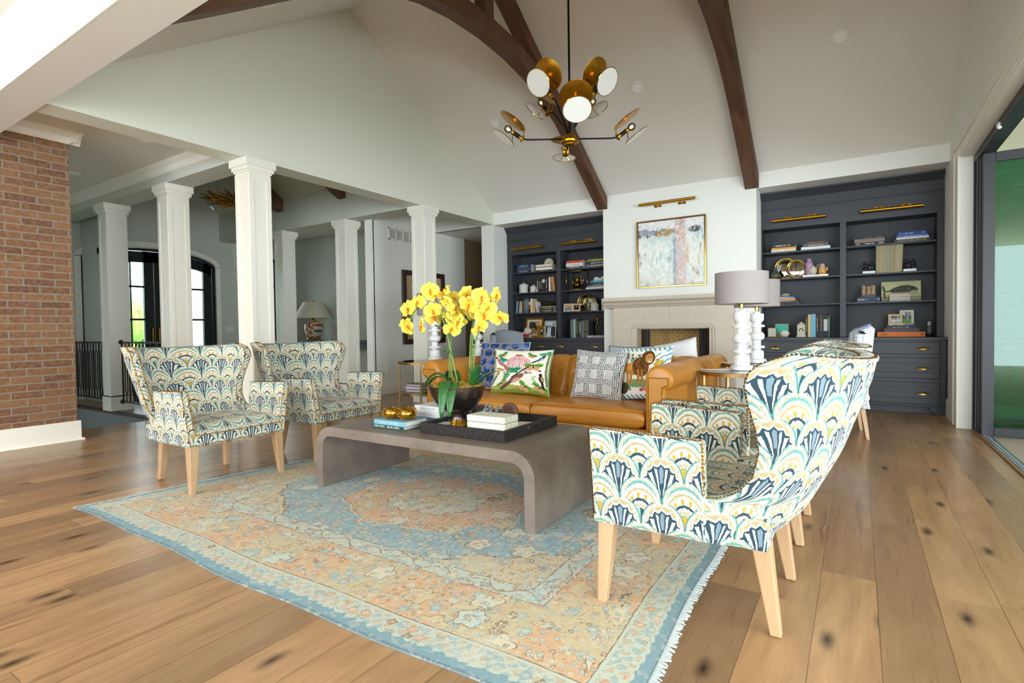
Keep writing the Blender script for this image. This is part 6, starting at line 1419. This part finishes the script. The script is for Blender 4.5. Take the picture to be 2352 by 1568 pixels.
for a, b, h0, h1, c_, lab, ti, tc in ((-4.277, -3.955, 0, .034, '#20283e', 'navy book lowest beneath the white and red ones', '~', '#d6d3c0'), (-4.276, -3.953, .034, .098, '#d5d3d8', 'thick white boxed book beneath the red one', '~', '#cdb27c'), (-4.268, -3.952, .098, .136, '#cf4a26', 'red orange book topping the left stack of the right-hand top shelf', '~', '#b03a1a'),
    (-3.893, -3.46, 0, .045, '#76706a', 'grey taupe book lowest in the stack beside the chimney breast', '~', '#dcd2b8'), (-3.893, -3.46, .045, .093, '#22305c', 'navy book under the olive green one', '~', '#e4e1d4'), (-3.874, -3.46, .093, .135, '#7a8a1c', 'olive green book topmost beside the chimney breast', '~', '#d6d49a')):
    flat_book(a, b, Z1+h0, Z1+h1, Y0, .22, c_, lab, ti, tc, GL)
# second shelf
CERW = paint('#c9c6bf', .5)
def ribbed_jar(x, r_, h, z, lab, knob=True, y=Y0+.08):
    o = wthing('lidded_jar', lab, 'jar', (x, y, z), 'ribbed ceramic jars'); m = MB(); n = 56; v = []; pf = [(.96, 0), (.98, .05), (.93, .5), (1.0, .93), (1.0, 1.)]
    for k_, zz in pf: v += [(x+r_*(k_+.028*(math.cos(k*PI*2/4)))*math.cos(2*PI*k/n), y+r_*(k_+.028*math.cos(k*PI*2/4))*math.sin(2*PI*k/n), z+h*zz) for k in range(n)]
    m.add(v, [(j*n+k, j*n+(k+1) % n, (j+1)*n+(k+1) % n, (j+1)*n+k) for j in range(4) for k in range(n)]+[tuple(range(n))[::-1], tuple(4*n+k for k in range(n))]); m.build('body', CERW, o, True, autos=1.2)
    if knob: MB().lathe([(r_*1., h), (r_*.95, h+.008), (r_*.4, h+.024), (r_*.22, h+.027), (r_*.25, h+.04), (r_*.18, h+.043), (0, h+.043)], (x, y, z), 32).build('lid', CERW, o, True)
ribbed_jar(-5.192, .086, .145, Z2+.002, 'larger ribbed white jar on the left bookcase second shelf'); ribbed_jar(-4.98, .071, .10, Z2+.002, 'smaller ribbed white jar beside the larger one on the second shelf')
L2 = ((-4.868, -4.838, .205, '#6b5f58', 'worn greyish book leaning by the small shell on the second shelf', '~', 0), (-4.827, -4.792, .22, '#25262c', 'charcoal book with pale lettering next to the worn greyish one', '~', 0), (-4.786, -4.756, .235, '#141418', 'black book with gold lettering on the left second shelf', '~', 0), (-4.751, -4.703, .262, '#202a2c', 'tallest dark book with a cream label on the second shelf', None, 0), (-4.69, -4.645, .245, '#3a2c2e', 'maroon black book left of the white and red one', '~', 0), (-4.622, -4.596, .255, '#e3dedb', 'white spined red book beside the tan box', None, 0))
for x0, x1, h, c_, lab, ti, ln in L2: stand_book(x0, x1, Z2, Z2+h, Y0, .2, c_, lab, ti, '#d9b24c' if c_ == '#141418' else '#c6c2c0', GT, ln, ('#d6cfae', .62, .84) if h == .262 else None)
stand_book(-4.545, -4.497, Z2+.006, Z2+.262, Y0, .2, '#b9824a', 'tan wooden box-like book tilted against the upright', group=GT, lean=-.14)
label(MB().ell((-4.862, Y0-.015, Z2+.026), (.016, .014, .03), 8, 6).build('shell', paint('#ddd2c2', .5), None, True), 'little cream shell on the second shelf before the dark books', 'shell')
cf = wthing('display_cube', 'brass wire display cube around a bronze jug on the left bookcase', 'cube frame', (-4.12, Y0+.13, Z2)); m = MB(); a0, a1, b0, b1, c0, c1 = -4.262, -3.982, Y0-.02, Y0+.24, Z2+.005, Z2+.325
for x in (a0, a1):
    for y in (b0, b1): m.tube([(x, y, c0), (x, y, c1)], .006, 6)
    for z in (c0, c1): m.tube([(x, b0, z), (x, b1, z)], .006, 6)
for y in (b0, b1):
    for z in (c0, c1): m.tube([(a0, y, z), (a1, y, z)], .006, 6)
m.build('wire_frame', BRASSP, cf, True)
bj = vase('bronze_jug', 'antique bronze jug inside the brass wire cube', 'jug', [(.045, .0), (.055, .01), (.045, .03), (.05, .04), (.075, .07), (.075, .10), (.055, .14), (.047, .17), (.062, .21), (.058, .21), (.042, .17)], -4.115, Y0+.11, Z2+.005, mat_brass('antique_bronze', '#8a6520', '#5a3f12', .3))
MB().tube(spline([(-4.06, Y0+.11, Z2+.20), (-4.0, Y0+.11, Z2+.19), (-4.02, Y0+.11, Z2+.12), (-4.045, Y0+.11, Z2+.09)]), .006, 8).build('handle', BRASSP, bj, True)
for a, b, h0, h1, c_, lab, ti, tc in ((-3.903, -3.46, 0, .026, '#e6e1d6', 'white book lowest in the stack beside the wire cube', None, ''), (-3.88, -3.46, .026, .055, '#8e8a90', 'grey lilac book second in the stack beside the wire cube', '~', '#e6e2e0'), (-3.858, -3.47, .055, .088, '#2c2a2e', 'black book in the stack beside the wire cube', '~', '#cfcac4'), (-3.832, -3.48, .088, .112, '#1f2f38', 'dark book with turquoise lettering in the same stack', '~', '#2fb3b8'), (-3.814, -3.49, .112, .138, '#3aa9b8', 'turquoise book directly under the white crystal', '~', '#c6e6e8')):
    flat_book(a, b, Z2+h0, Z2+h1, Y0, .2, c_, lab, ti, tc or '#fff', GL)
m = MB(); R_c = np.random.RandomState(2)
for k in range(14): m.obox((-3.75+k*.013, Y0+.07, Z2+.138+.02+.018*math.sin(k*.7)), (.05, .06, .035+.02*R_c.rand()), rot('Z', R_c.rand()*3) @ rot('X', R_c.rand()))
label(m.build('quartz_crystal', paint('#e6e4e4', .3), None), 'white quartz lump on the turquoise book', 'crystal')
# third shelf
L3 = ((-5.325, -5.288, .222, '#6f9cb4', 'powder blue book at the left end, leaning', 0.10), (-5.283, -5.262, .215, '#3a2a22', 'brown book second from the left, leaning', .09), (-5.256, -5.226, .208, '#9ab08a', 'sage green book with an orange top, leaning', .07), (-5.216, -5.192, .218, '#d8c2c4', 'pale pink slim book on the third shelf', 0), (-5.184, -5.162, .22, '#4a3c28', 'brown and gold slim book on the third shelf', 0), (-5.150, -5.116, .245, '#55602c', 'olive green book on the third shelf', 0), (-5.109, -5.080, .255, '#2f83c0', 'vivid blue book on the third shelf', 0), (-5.075, -5.048, .262, '#93403a', 'brick red book on the third shelf', 0), (-5.040, -5.008, .26, '#2e2422', 'dark brown book with white patches on the third shelf', 0), (-5.003, -4.967, .252, '#dcd9d4', 'tall white book with a blue back cover on the third shelf', 0), (-4.951, -4.930, .22, '#e0b518', 'yellow book on the third shelf', 0), (-4.925, -4.908, .20, '#b98a94', 'dusty rose slim book right of the yellow one', 0))
for x0, x1, h, c_, lab, ln in L3:
    bd = ('#cf5a2c', .62, .98) if 'sage' in lab else (('#d6cfc8', .55, .75) if 'patches' in lab else None)
    stand_book(x0, x1, Z3, Z3+h, Y0, .17, c_, lab+' of the left bookcase' if 'left end' in lab or 'second' in lab else lab, '~' if h > .24 else None, '#d9c9a0', GT, ln, bd)
stand_book(-4.872, -4.858, Z3+.001, Z3+.20, Y0, .17, '#e4e1dd', 'thin white book leaning against the rose one, grey cover showing', group=GT, lean=-.18)
for a, b, h0, h1, c_, lab, ti in ((-4.80, -4.52, 0, .05, '#4a3a34', 'thick brown book lowest beneath the bronze sculpture', '~'), (-4.80, -4.52, .05, .078, '#2f2826', 'dark book second beneath the bronze sculpture', '~'), (-4.80, -4.525, .078, .112, '#6a6a34', 'moss green book directly under the bronze sculpture', '~')):
    flat_book(a, b, Z3+h0, Z3+h1, Y0, .17, c_, lab, ti, '#d0c8b0', GL)
m = MB(); z = Z3+.112; BRZ = mat_brass('dark_bronze', '#6a4520', '#2c1a0c', .35)
m.tube(spline([(-4.76, Y0+.07, z+.012), (-4.70, Y0+.06, z+.02), (-4.64, Y0+.07, z+.03), (-4.60, Y0+.08, z+.035)]), .014, 8).tube(spline([(-4.76, Y0+.07, z+.085), (-4.70, Y0+.07, z+.075), (-4.64, Y0+.08, z+.07), (-4.61, Y0+.08, z+.045)]), .012, 8).ell((-4.595, Y0+.08, z+.045), (.03, .025, .03)).ell((-4.56, Y0+.08, z+.04), (.02, .018, .02))
label(m.build('bronze_sculpture', BRZ, None, True), 'small reclining bronze sculpture on the moss green book', 'sculpture')
c = Canvas(34, 48, '#c98a4a'); c.put(c.y < .25, '#3a3430'); c.ell(.42, .30, .17, .30, '#2aa0d0'); c.ell(.62, .34, .17, .34, '#6c7aa8'); c.ell(.45, .75, .06, .10, '#d9a080'); c.ell(.62, .80, .06, .10, '#c99070')
frame(-4.327, -4.152, Z3, Y0-.02, .137, .022, paint('#d3c4ae', .5), 'pale framed photograph of two people in blue on the third shelf', c)
c = Canvas(34, 34, '#2a2524'); c.ell(.5, .3, .28, .30, '#1c1c22'); c.ell(.42, .72, .10, .13, '#d08a80'); c.ell(.60, .74, .10, .13, '#c88a78')
frame(-4.149, -4.0, Z3, Y0-.035, .133, .024, LIGHTWOOD, 'square light wood framed photograph of two faces close together', c)
ring_ornament(-3.985, .140, Z3, 8.54, 'larger round brass mirror on the left bookcase, behind the photographs'); ring_ornament(-3.852, .120, Z3, 8.475, 'smaller round brass mirror beside the ribbed jar on the left bookcase')
ribbed_jar(-3.748, .07, .105, Z3+.002, 'squat ribbed white jar in front of the brass mirror, third shelf', y=Y0+.02); ribbed_jar(-3.56, .078, .145, Z3+.002, 'ribbed white pot nearly hidden by the chimney breast', False, y=Y0+.05)
# bottom
flat_book(-5.356, -5.055, Z4, Z4+.030, Y0+.0, .2, '#6b5f52', 'grey brown book under the red one on the left worktop', group=GL); flat_book(-5.363, -5.05, Z4+.030, Z4+.060, Y0, .2, '#c01f2a', 'bright red book under the conch shell', group=GL)
m = MB().ell((-5.11, Y0+.07, Z4+.115), (.09, .06, .055), 14, 10, rot('Y', -.3)).ell((-5.20, Y0+.06, Z4+.08), (.045, .03, .022), 10, 6, rot('Y', -.2))
for k in range(9): m.ell((-5.11+.07*math.cos(k*.7), Y0+.06-.03*math.sin(k), Z4+.125+.045*math.sin(k*.7)), (.02, .02, .022), 7, 5)
g = G('conch_shell', .35); g.color(g.mix(g.noise(g.tc('Object'), 22, 3), '#cdb4a4', '#eee3da')); label(m.build('conch_shell', g.mat, None, True), 'large white and pink conch shell on the bright red book', 'shell')
c = Canvas(70, 80, '#9a5038'); n = c.noise(4, 4, 4); c.put(c.y < .7, '#c08a58'); c.put((((c.x-.75)/.45)**2+((c.y-.45)/.4)**2 < 1), '#cf9a62'); c.ell(.35, .66, .24, .25, '#2c2e2c'); c.ell(.52, .52, .16, .24, '#2e302e', .3); c.ell(.40, .25, .22, .25, '#b07d4e'); c.line([(.72, .5), (.86, .1)], .006, '#5a3a24'); c.ell(.66, .80, .02, .02, '#d9b890')
for a in ((0, 0, .13, 1), (.87, 0, 1, 1), (0, .87, 1, 1), (0, 0, 1, .12)): c.rect(*a, '#ddc9a4')
frame(-5.205, -4.83, Z4+.0, Y0+.12, .365, .035, mat_brass('gilt_wood', '#b8873c', '#946424', .4), 'gilt framed picture of a dark-haired figure behind the conch shell', c, .12, 'picture', name='framed_picture', group=None)
c = Canvas(30, 26, '#2f3430'); c.ell(.5, .3, .3, .4, '#25262c'); c.ell(.4, .6, .16, .2, '#b9b2c4'); c.ell(.58, .72, .16, .14, '#d9d4d0')
frame(-4.867, -4.69, Z4, Y0-.025, .222, .052, mat_brass('gold_leaf', '#d3a03a', '#ad7a22', .3), 'small chunky gold frame with a tiny photograph', c)
c = Canvas(56, 46, '#6c7a80'); c.put(c.y > .7, '#b9cbd4'); c.ell(.25, .25, .17, .40, '#a9c4cc', .2); c.ell(.24, .72, .06, .08, '#6a4a3c'); c.ell(.45, .32, .13, .36, '#c2d2d8'); c.ell(.48, .72, .06, .08, '#5c3f34'); c.ell(.78, .35, .24, .38, '#3a2c30'); c.ell(.8, .82, .07, .09, '#4c382e'); c.ell(.1, .5, .08, .3, '#1e1a1c')
sf = frame(-4.714, -4.482, Z4, Y0-.03, .30, .018, paint('#bfb59c', .25, .8), 'silver pebble-edged frame with a wedding group photograph', c)
m = MB()
for k in range(34):
    t = k/34*4; a, b = (t-0, 0) if t < 1 else ((1, t-1) if t < 2 else ((3-t, 1) if t < 3 else (0, 4-t)))
    m.ell((-4.714+.232*a, Y0-.034+.042*b, Z4+.012+.282*b), (.014, .008, .013), 6, 5)
m.build('beaded_edge', paint('#d3ccb8', .25, .6), sf, True)
for x0, x1, h, c_, lab, ti, tc in ((-4.222, -4.205, .29, '#141215', 'thin black book with gold figures leaning at the left end', '~', '#c98a3c'), (-4.192, -4.142, .305, '#6a7674', 'grey green cloth book on the left worktop', None, ''), (-4.138, -4.103, .318, '#a9b8b8', 'pale grey blue book on the left worktop', None, ''), (-4.099, -4.073, .318, '#3d5a4a', 'dark green book on the left worktop', '~', '#b9c2ae'), (-4.067, -4.041, .315, '#15140f', 'black book with bold gold lettering on the left worktop', '~', '#d9b048'), (-4.038, -3.985, .292, '#4a4a4e', 'wide grey book with white type on the left worktop', '~', '#d9d6d6'), (-3.981, -3.947, .294, '#77736f', 'taupe grey book on the left worktop', None, ''), (-3.943, -3.855, .294, '#5c5850', 'boxed set with dark rules at the right end of the row', None, '')):
    stand_book(x0, x1, Z4, Z4+h, Y0-.01, .2, c_, lab, ti, tc or '#fff', GT, .05 if h == .29 else 0, ('#2a2824', .3, .36) if 'boxed' in lab else None)
flat_book(-3.878, -3.46, Z4, Z4+.034, Y0-.02, .2, '#c4b4c4', 'white book with pink and grey splashes under the bronze statue', '~', '#4a4050', GL)
sz_ = Z4+.034; so = wthing('bronze_statue', 'headed bronze torso statue without arms, on a rod above the splashed book', 'statue', (-3.72, Y0+.06, sz_)); sx, sy = -3.72, Y0+.06
def body(name, verts, edges, radii, mat, parent):
    me = bpy.data.meshes.new(name); L = Vector(parent['_w']); me.from_pydata([tuple(Vector(v)-L) for v in verts], edges, []); o = bpy.data.objects.new(name, me); COL.objects.link(o); o.parent = parent
    o.modifiers.new('skin', 'SKIN'); 
    for i, r_ in enumerate(radii): me.skin_vertices[0].data[i].radius = (r_, r_)
    me.skin_vertices[0].data[0].use_root = True; s_ = o.modifiers.new('sub', 'SUBSURF'); s_.levels = s_.render_levels = 2; me.materials.append(mat); return o
V = [(sx, sy, sz_+.20), (sx-.003, sy, sz_+.26), (sx-.005, sy, sz_+.305), (sx-.006, sy, sz_+.325), (sx-.008, sy-.004, sz_+.355), (sx-.045, sy, sz_+.30), (sx+.04, sy, sz_+.30), (sx-.055, sy, sz_+.275), (sx+.05, sy, sz_+.27),
     (sx-.022, sy, sz_+.17), (sx-.032, sy-.01, sz_+.10), (sx-.018, sy, sz_+.04), (sx+.024, sy, sz_+.17), (sx+.030, sy, sz_+.10), (sx+.042, sy+.005, sz_+.03), (sx-.02, sy-.015, sz_+.02), (sx+.045, sy-.01, sz_+.012)]
body('figure', V, [(0, 1), (1, 2), (2, 3), (3, 4), (2, 5), (2, 6), (5, 7), (6, 8), (0, 9), (9, 10), (10, 11), (0, 12), (12, 13), (13, 14), (11, 15), (14, 16)], [.028, .026, .034, .013, .023, .018, .018, .013, .013, .020, .016, .010, .020, .016, .010, .008, .008], mat_brass('statue_bronze', '#5a4434', '#33251c', .4), so)
MB().box(sx-.03, sy-.03, sz_, sx+.06, sy+.03, sz_+.012).cyl((sx+.015, sy+.005, sz_+.01), (sx+.008, sy+.005, sz_+.2), .004).build('stand', BLACK, so)

# ------------------------------------------------------------------ striped occasional chairs by the bookcases
def stripe_mat(name, base, dark, lite, sc):
    g = G(name, .95, 0, .1); u, v, _ = g.sep(g.tc('UV')); nz = g.noise(g.map(g.tc('UV'), (60, 160, 1)), 1, 2); f = (u*sc+(nz-.5)*.05).frac()
    c = g.mix(nz*.5, base, lite); e1 = f.band(.30, .37); e2 = f.band(.49, .56); md = f.band(.37, .49)*(((v*190.).sin()+(nz-.5)*2.) > .1)
    c = g.mix(md, c, '#e9e6e0'); g.color(g.mix(g.m('MAXIMUM', e1, e2)*(((v*190.).sin()) > -.8), c, dark)); return g.mat
def side_chair(lab, fab, fringe=False):
    r = thing('occasional_chair', lab, 'chair', (0, 0, 0), 'striped occasional chairs'); us = list(np.linspace(-1, 1, 25)); zs = list(np.linspace(.30, 1.0, 22))
    def P(u, z, off=0.):
        w = .33-off*.6-.02*max(0, (z-.8)/.2); back = -.27-.10*(z-.3)-.0; zz = z+.045*(1-u*u)*max(0, (z-.3)/.7)
        return Vector((back+(.10*abs(u)**2.2)*min(1, (z-.3)*3)+off, u*w, zz))
    m = MB(); m.grid(lambda u, z: P(u, z), us, zs, lambda u, z: (u*.36, z)); m.grid(lambda u, z: P(u, z, .085), us, zs, lambda u, z: (u*.36, z), flip=True)
    ks = list(np.linspace(0, 1, 7)); m.grid(lambda u, k: P(u, 1.0).lerp(P(u, 1.0, .085), k)+Vector((0, 0, .035*math.sin(PI*k))), us, ks, lambda u, k: (u*.36, 1+k*.1), flip=True)
    for u, fl_ in ((-1, False), (1, True)): m.grid(lambda k, z: P(u, z).lerp(P(u, z, .085), k)+Vector((0, u*.015*math.sin(PI*k), 0)), ks, zs, lambda k, z: (k*.1, z), flip=fl_)
    b = m.build('backrest', fab, r, True, autos=1.)
    if fringe:
        m = MB()
        for u in np.linspace(-1, 1, 160): p = P(u, 1.).lerp(P(u, 1., .085), .5)+Vector((0, 0, .03)); m.tube([p, p+Vector((rng.uniform(-.015, .015), rng.uniform(-.012, .012), rng.uniform(.008, .02)))], .0018, 4)
        m.build('fringe', paint('#9aa9d0', .95), b)
    m = MB(); s_ = list(np.sin(np.linspace(-1, 1, 19)*PI/2))
    def sp(u, v, k): e = max(0, (1-abs(u)**10)*(1-abs(v)**10))**.4; return (.03+.30*u, .30*v, .40+k*(.075*e+.012*(1-u*u)*(1-v*v)))
    m.grid(lambda u, v: sp(u, v, 1), s_, s_, lambda u, v: (v*.3, u*.3)); m.grid(lambda u, v: sp(u, v, -1), s_, s_, lambda u, v: (v*.3, u*.3), flip=True); m.build('seat', fab, r, True)
    for sx, sy in ((1, 1), (1, -1), (-1, 1), (-1, -1)):
        a, bb = (.03+.24*sx, .24*sy), (.03+.29*sx, .26*sy); q_ = lambda c, s2, z: [(c[0]-s2, c[1]-s2, z), (c[0]+s2, c[1]-s2, z), (c[0]+s2, c[1]+s2, z), (c[0]-s2, c[1]+s2, z)]
        MB().hexa(q_(bb, .014, 0), q_(a, .022, .345)).build('leg', BEECH, r, bevel=.003)
    return r
SG = stripe_mat('grey_stripe_weave', '#8d959e', '#30343f', '#a5adb5', 13.); SB = stripe_mat('blue_white_weave', '#dfe4ee', '#4a5678', '#f2f4f8', 16.)
o = side_chair('grey striped chair by the left bookcase, seen above the blue pillow', SG); o.location = (-4.42, 6.98, 0); o.rotation_euler = (0, 0, -.35)
o = side_chair('blue and white fringed chair in front of the right bookcase', SB, True); o.location = (-.20, 6.30, 0); o.rotation_euler = (0, 0, PI+.1)
o = wthing('storage_box', '', 'box', (0, 0, 0)); bpy.data.objects.remove(o)
# books on the shelf of the left side table
for a, b, z0, z1, c_, lab in ((-4.86, -4.58, .308, .343, '#5a4046', 'white-paged book lowest on the left side table shelf'), (-4.87, -4.58, .343, .385, '#5f464c', 'thick book in the middle on the left side table shelf'), (-4.85, -4.60, .385, .412, '#4a2630', 'maroon book topmost on the left side table shelf')):
    cx = (a+b)/2; r = wthing('book', lab, 'book', (cx, 5.03, z0), 'books on the side table shelf'); m = MB().box(a, 5.03, z0, b, 5.24, z0+.004).box(a, 5.03, z1-.004, b, 5.24, z1).box(a, 5.236, z0, b, 5.24, z1); m.build('cover', paint(c_, .4), r)
    B(a+.004, 5.034, z0+.004, b-.004, 5.236, z1-.004).build('pages', paint('#f0ebf0', .8), r)

# ------------------------------------------------------------------ hall, foyer and alcove
def railing(x0, x1, lab):
    y = 3.47; r = wthing('stair_railing', lab, 'railing', ((x0+x1)/2, y, 0), 'iron stair railings'); m = MB().box(x0, y-.012, .965, x1, y+.012, .99); m.build('top_rail', IRON, r)
    B(x0, y-.01, .115, x1, y+.01, .135).build('bottom_rail', IRON, r)
    n = max(3, int((x1-x0)/.105)); m = 0
    for i in range(n+1):
        x = x0+.03+(x1-x0-.06)*i/n; b = MB()
        if i % 2 == 0: b.box(x-.008, y-.008, .13, x+.008, y+.008, .97)
        else:
            k = .038; b.tube([(x, y, .97), (x, y, .86)], .007, 6).tube([(x, y, .13), (x, y, .24)], .007, 6)
            b.tube([(x+k*math.cos(t), y, .80+.055*math.sin(t)) for t in np.linspace(0, PI, 9)], .007, 6).tube([(x+k*math.cos(t), y, .30-.055*math.sin(t)) for t in np.linspace(0, PI, 9)], .007, 6)
            for s_ in (-1, 1): b.tube([(x+s_*k, y, .80), (x+s_*k, y, .30)], .007, 6)
        b.build('baluster', IRON, r)
    for x in (x0, x1):
        for z in (.98, .125): MB().ell((x, y, z), (.035, .03, .035), 8, 6).build('fixing_boss', IRON, r)
railing(-10.95, -9.24, 'black iron stair railing left of the farthest column'); railing(-8.93, -7.47, 'black iron stair railing between the two left columns')
fr2 = wthing('hall_picture', 'tall dark-framed picture with a tan mat on the hall wall behind a column', 'picture', (-6.85, 7.61, 1.5)); X = -6.845
y0, y1, z0, z1 = 7.03, 8.18, .84, 2.175; m = MB()
for a in ((y0, z0, y1, z0+.09), (y0, z1-.09, y1, z1), (y0, z0+.09, y0+.09, z1-.09), (y1-.09, z0+.09, y1, z1-.09)): m.box(X, a[0], a[1], X+.045, a[2], a[3])
m.build('frame', DARKWOOD, fr2, bevel=.008); B(X, y0+.09, z0+.09, X+.012, y1-.09, z1-.09).build('mat', paint('#bfa07c', .8), fr2)
c = Canvas(60, 44, '#dcd9cc'); n = c.noise(8, 8, 2)
for k in range(5): c.ell(.5+.08*math.sin(k*2), .2+.15*k, .10, .09, '#6a6248' if k % 2 else '#8a5a44', k); c.ell(.42+.1*math.cos(k), .25+.14*k, .12, .035, '#5f7050', k)
c.plane('print', .66, .86, at((X+.016, (y0+y1)/2, (z0+z1)/2), rot('Z', PI/2) @ FRONT), ACOL, fr2)
vt = wthing('return_vent', 'white return air grille high on the hall wall', 'vent', (-6.85, 7.1, 2.78)); m = MB(); y0, y1, z0, z1 = 6.73, 7.6, 2.675, 2.885
m.box(X, y0, z0, X+.014, y1, z0+.022).box(X, y0, z1-.022, X+.014, y1, z1)
for k in range(6): yy = y0+(y1-y0-.022)*k/5; m.box(X, yy, z0, X+.014, yy+.022, z1)
m.build('frame', WTRIM, vt); m = MB()
for k in range(11): z = z0+.03+k*.0145; m.hexa([(X, y0+.02, z), (X, y1-.02, z), (X+.01, y1-.02, z-.006), (X+.01, y0+.02, z-.006)], [(X, y0+.02, z+.003), (X, y1-.02, z+.003), (X+.01, y1-.02, z-.003), (X+.01, y0+.02, z-.003)])
m.build('louvres', paint('#bdb8ab', .6), vt)
sp_ = wthing('switch_plate', 'white light switch plate beside the front entrance', 'switch', (-11, 6.25, 1.17)); B(-11.0, 6.16, 1.09, -10.992, 6.34, 1.25).build('plate', paint('#dcdcd4', .4), sp_, bevel=.002)
for k in range(3): B(-10.992, 6.185+k*.05, 1.135, -10.986, 6.215+k*.05, 1.205).build('rocker', paint('#e6e6df', .4), sp_)
ot = wthing('wall_outlet', 'white outlet plate low on the hall wall behind the left side table', 'outlet', (-6.85, 6.66, .42)); B(-6.85, 6.63, .36, -6.842, 6.70, .48).build('plate', paint('#e9e7de', .4), ot, bevel=.002)
cs_ = wthing('console_table', 'long dark console table under the porcelain lamp in the alcove', 'table', (-9.4, 7.45, 0)); SLT = paint('#4c5058', .45)
B(-10.9, 7.22, .86, -7.6, 7.68, .90).build('top', SLT, cs_, bevel=.004)
for x in (-10.8, -7.7):
    for y in (7.28, 7.62): B(x-.04, y-.03, 0, x+.04, y+.03, .86).build('leg', SLT, cs_)
B(-10.8, 7.26, .74, -7.7, 7.66, .86).build('apron', SLT, cs_)
jl = wthing('porcelain_lamp', 'red and white porcelain lamp with cream shade on the alcove console', 'lamp', (-9.83, 7.42, .90)); P0 = (-9.83, 7.42, .90)
g = G('imari_porcelain', .2); d, vc, vp = g.vor(g.map(g.comb(*[g.sep(g.tc('Object'))[i] for i in (0, 2, 1)]), (1, 1, 1)), 16.); rr = g.sep(vc)[0]; g.color(g.mix(d < .45, '#e0d2bd', g.ramp(rr, [(0, '#b0442c'), (.5, '#c8793c'), (.75, '#4a6a80'), (.9, '#d9cdb8')], True))); IMA = g.mat
MB().lathe([(.12, .05), (.15, .07), (.19, .22), (.20, .30), (.18, .36), (.11, .40), (.10, .42)], P0, 32).build('jar', IMA, jl, True)
m = MB().lathe([(.14, .03), (.15, .05), (.12, .055)], P0, 24)
for k in range(4): a = PI/4+k*PI/2; m.tube([(P0[0]+.13*math.cos(a), P0[1]+.13*math.sin(a), P0[2]+.04), (P0[0]+.16*math.cos(a), P0[1]+.16*math.sin(a), P0[2])], .016, 6)
m.build('brass_base', BRASSP, jl, True); m = MB().lathe([(.10, .42), (.04, .44), (.025, .50), (.03, .52), (.02, .56)], P0, 20).build('brass_socket', BRASSP, jl, True)
sh = MB().lathe([(.41, .48), (.20, .82)], P0, 48); sh.f = [f for f in sh.f if len(f) == 4]; o = sh.build('lamp_shade', paint('#e6ddca', .8), jl, True); MB().ell((P0[0], P0[1], P0[2]+.845), (.015, .015, .025)).build('finial', BRASSP, jl)
fc = wthing('foyer_chandelier', 'golden branching foyer chandelier half hidden behind the nearest column', 'chandelier', (-8.2, 4.85, 3.0)); m = MB()
for k in range(240):
    a, e = rng.uniform(0, 2*PI), rng.uniform(-.25, .5); L = rng.uniform(.3, .56); p = Vector((-8.2, 4.85, 3.13)); d = Vector((math.cos(a)*math.cos(e), math.sin(a)*math.cos(e), math.sin(e)*.45)); q_ = p+d*L*.6; m.tube([p+d*.1, q_, q_+Vector((d.x, d.y, d.z+rng.uniform(-.1, .35)))*L*.35], [.011, .009, .004], 5)
m.build('branches', mat_brass('gilt_twig', '#b07a2a', '#7c5218', .4), fc, True); MB().tube([(-8.2, 4.85, 3.1), (-8.2, 4.85, 4.5)], .012).build('rod', BRASS, fc)
dd = struct('door_3', MB().box(-6.45, 10.66, 0, -5.75, 10.7, 2.05), paint('#241a18', .5)); MB().ell((-6.38, 10.63, 1.0), .03).build('door_knob', BRASS, dd)
struct('trim_11', MB().box(-6.55, 10.64, 0, -6.45, 10.7, 2.13).box(-6.55, 10.64, 2.05, -5.7, 10.7, 2.15), mat_wall('passage_trim', '#b39d78'))
struct('baseboard_back', MB().box(bx0-.0, YB-.014, 0, -3.17, YB, .19).box(-1.41, YB-.014, 0, bx1, YB, .19), WTRIM)
struct('baseboard_alcove', B(-11, 7.70, 0, -7.0, 7.72, .19), WTRIM)
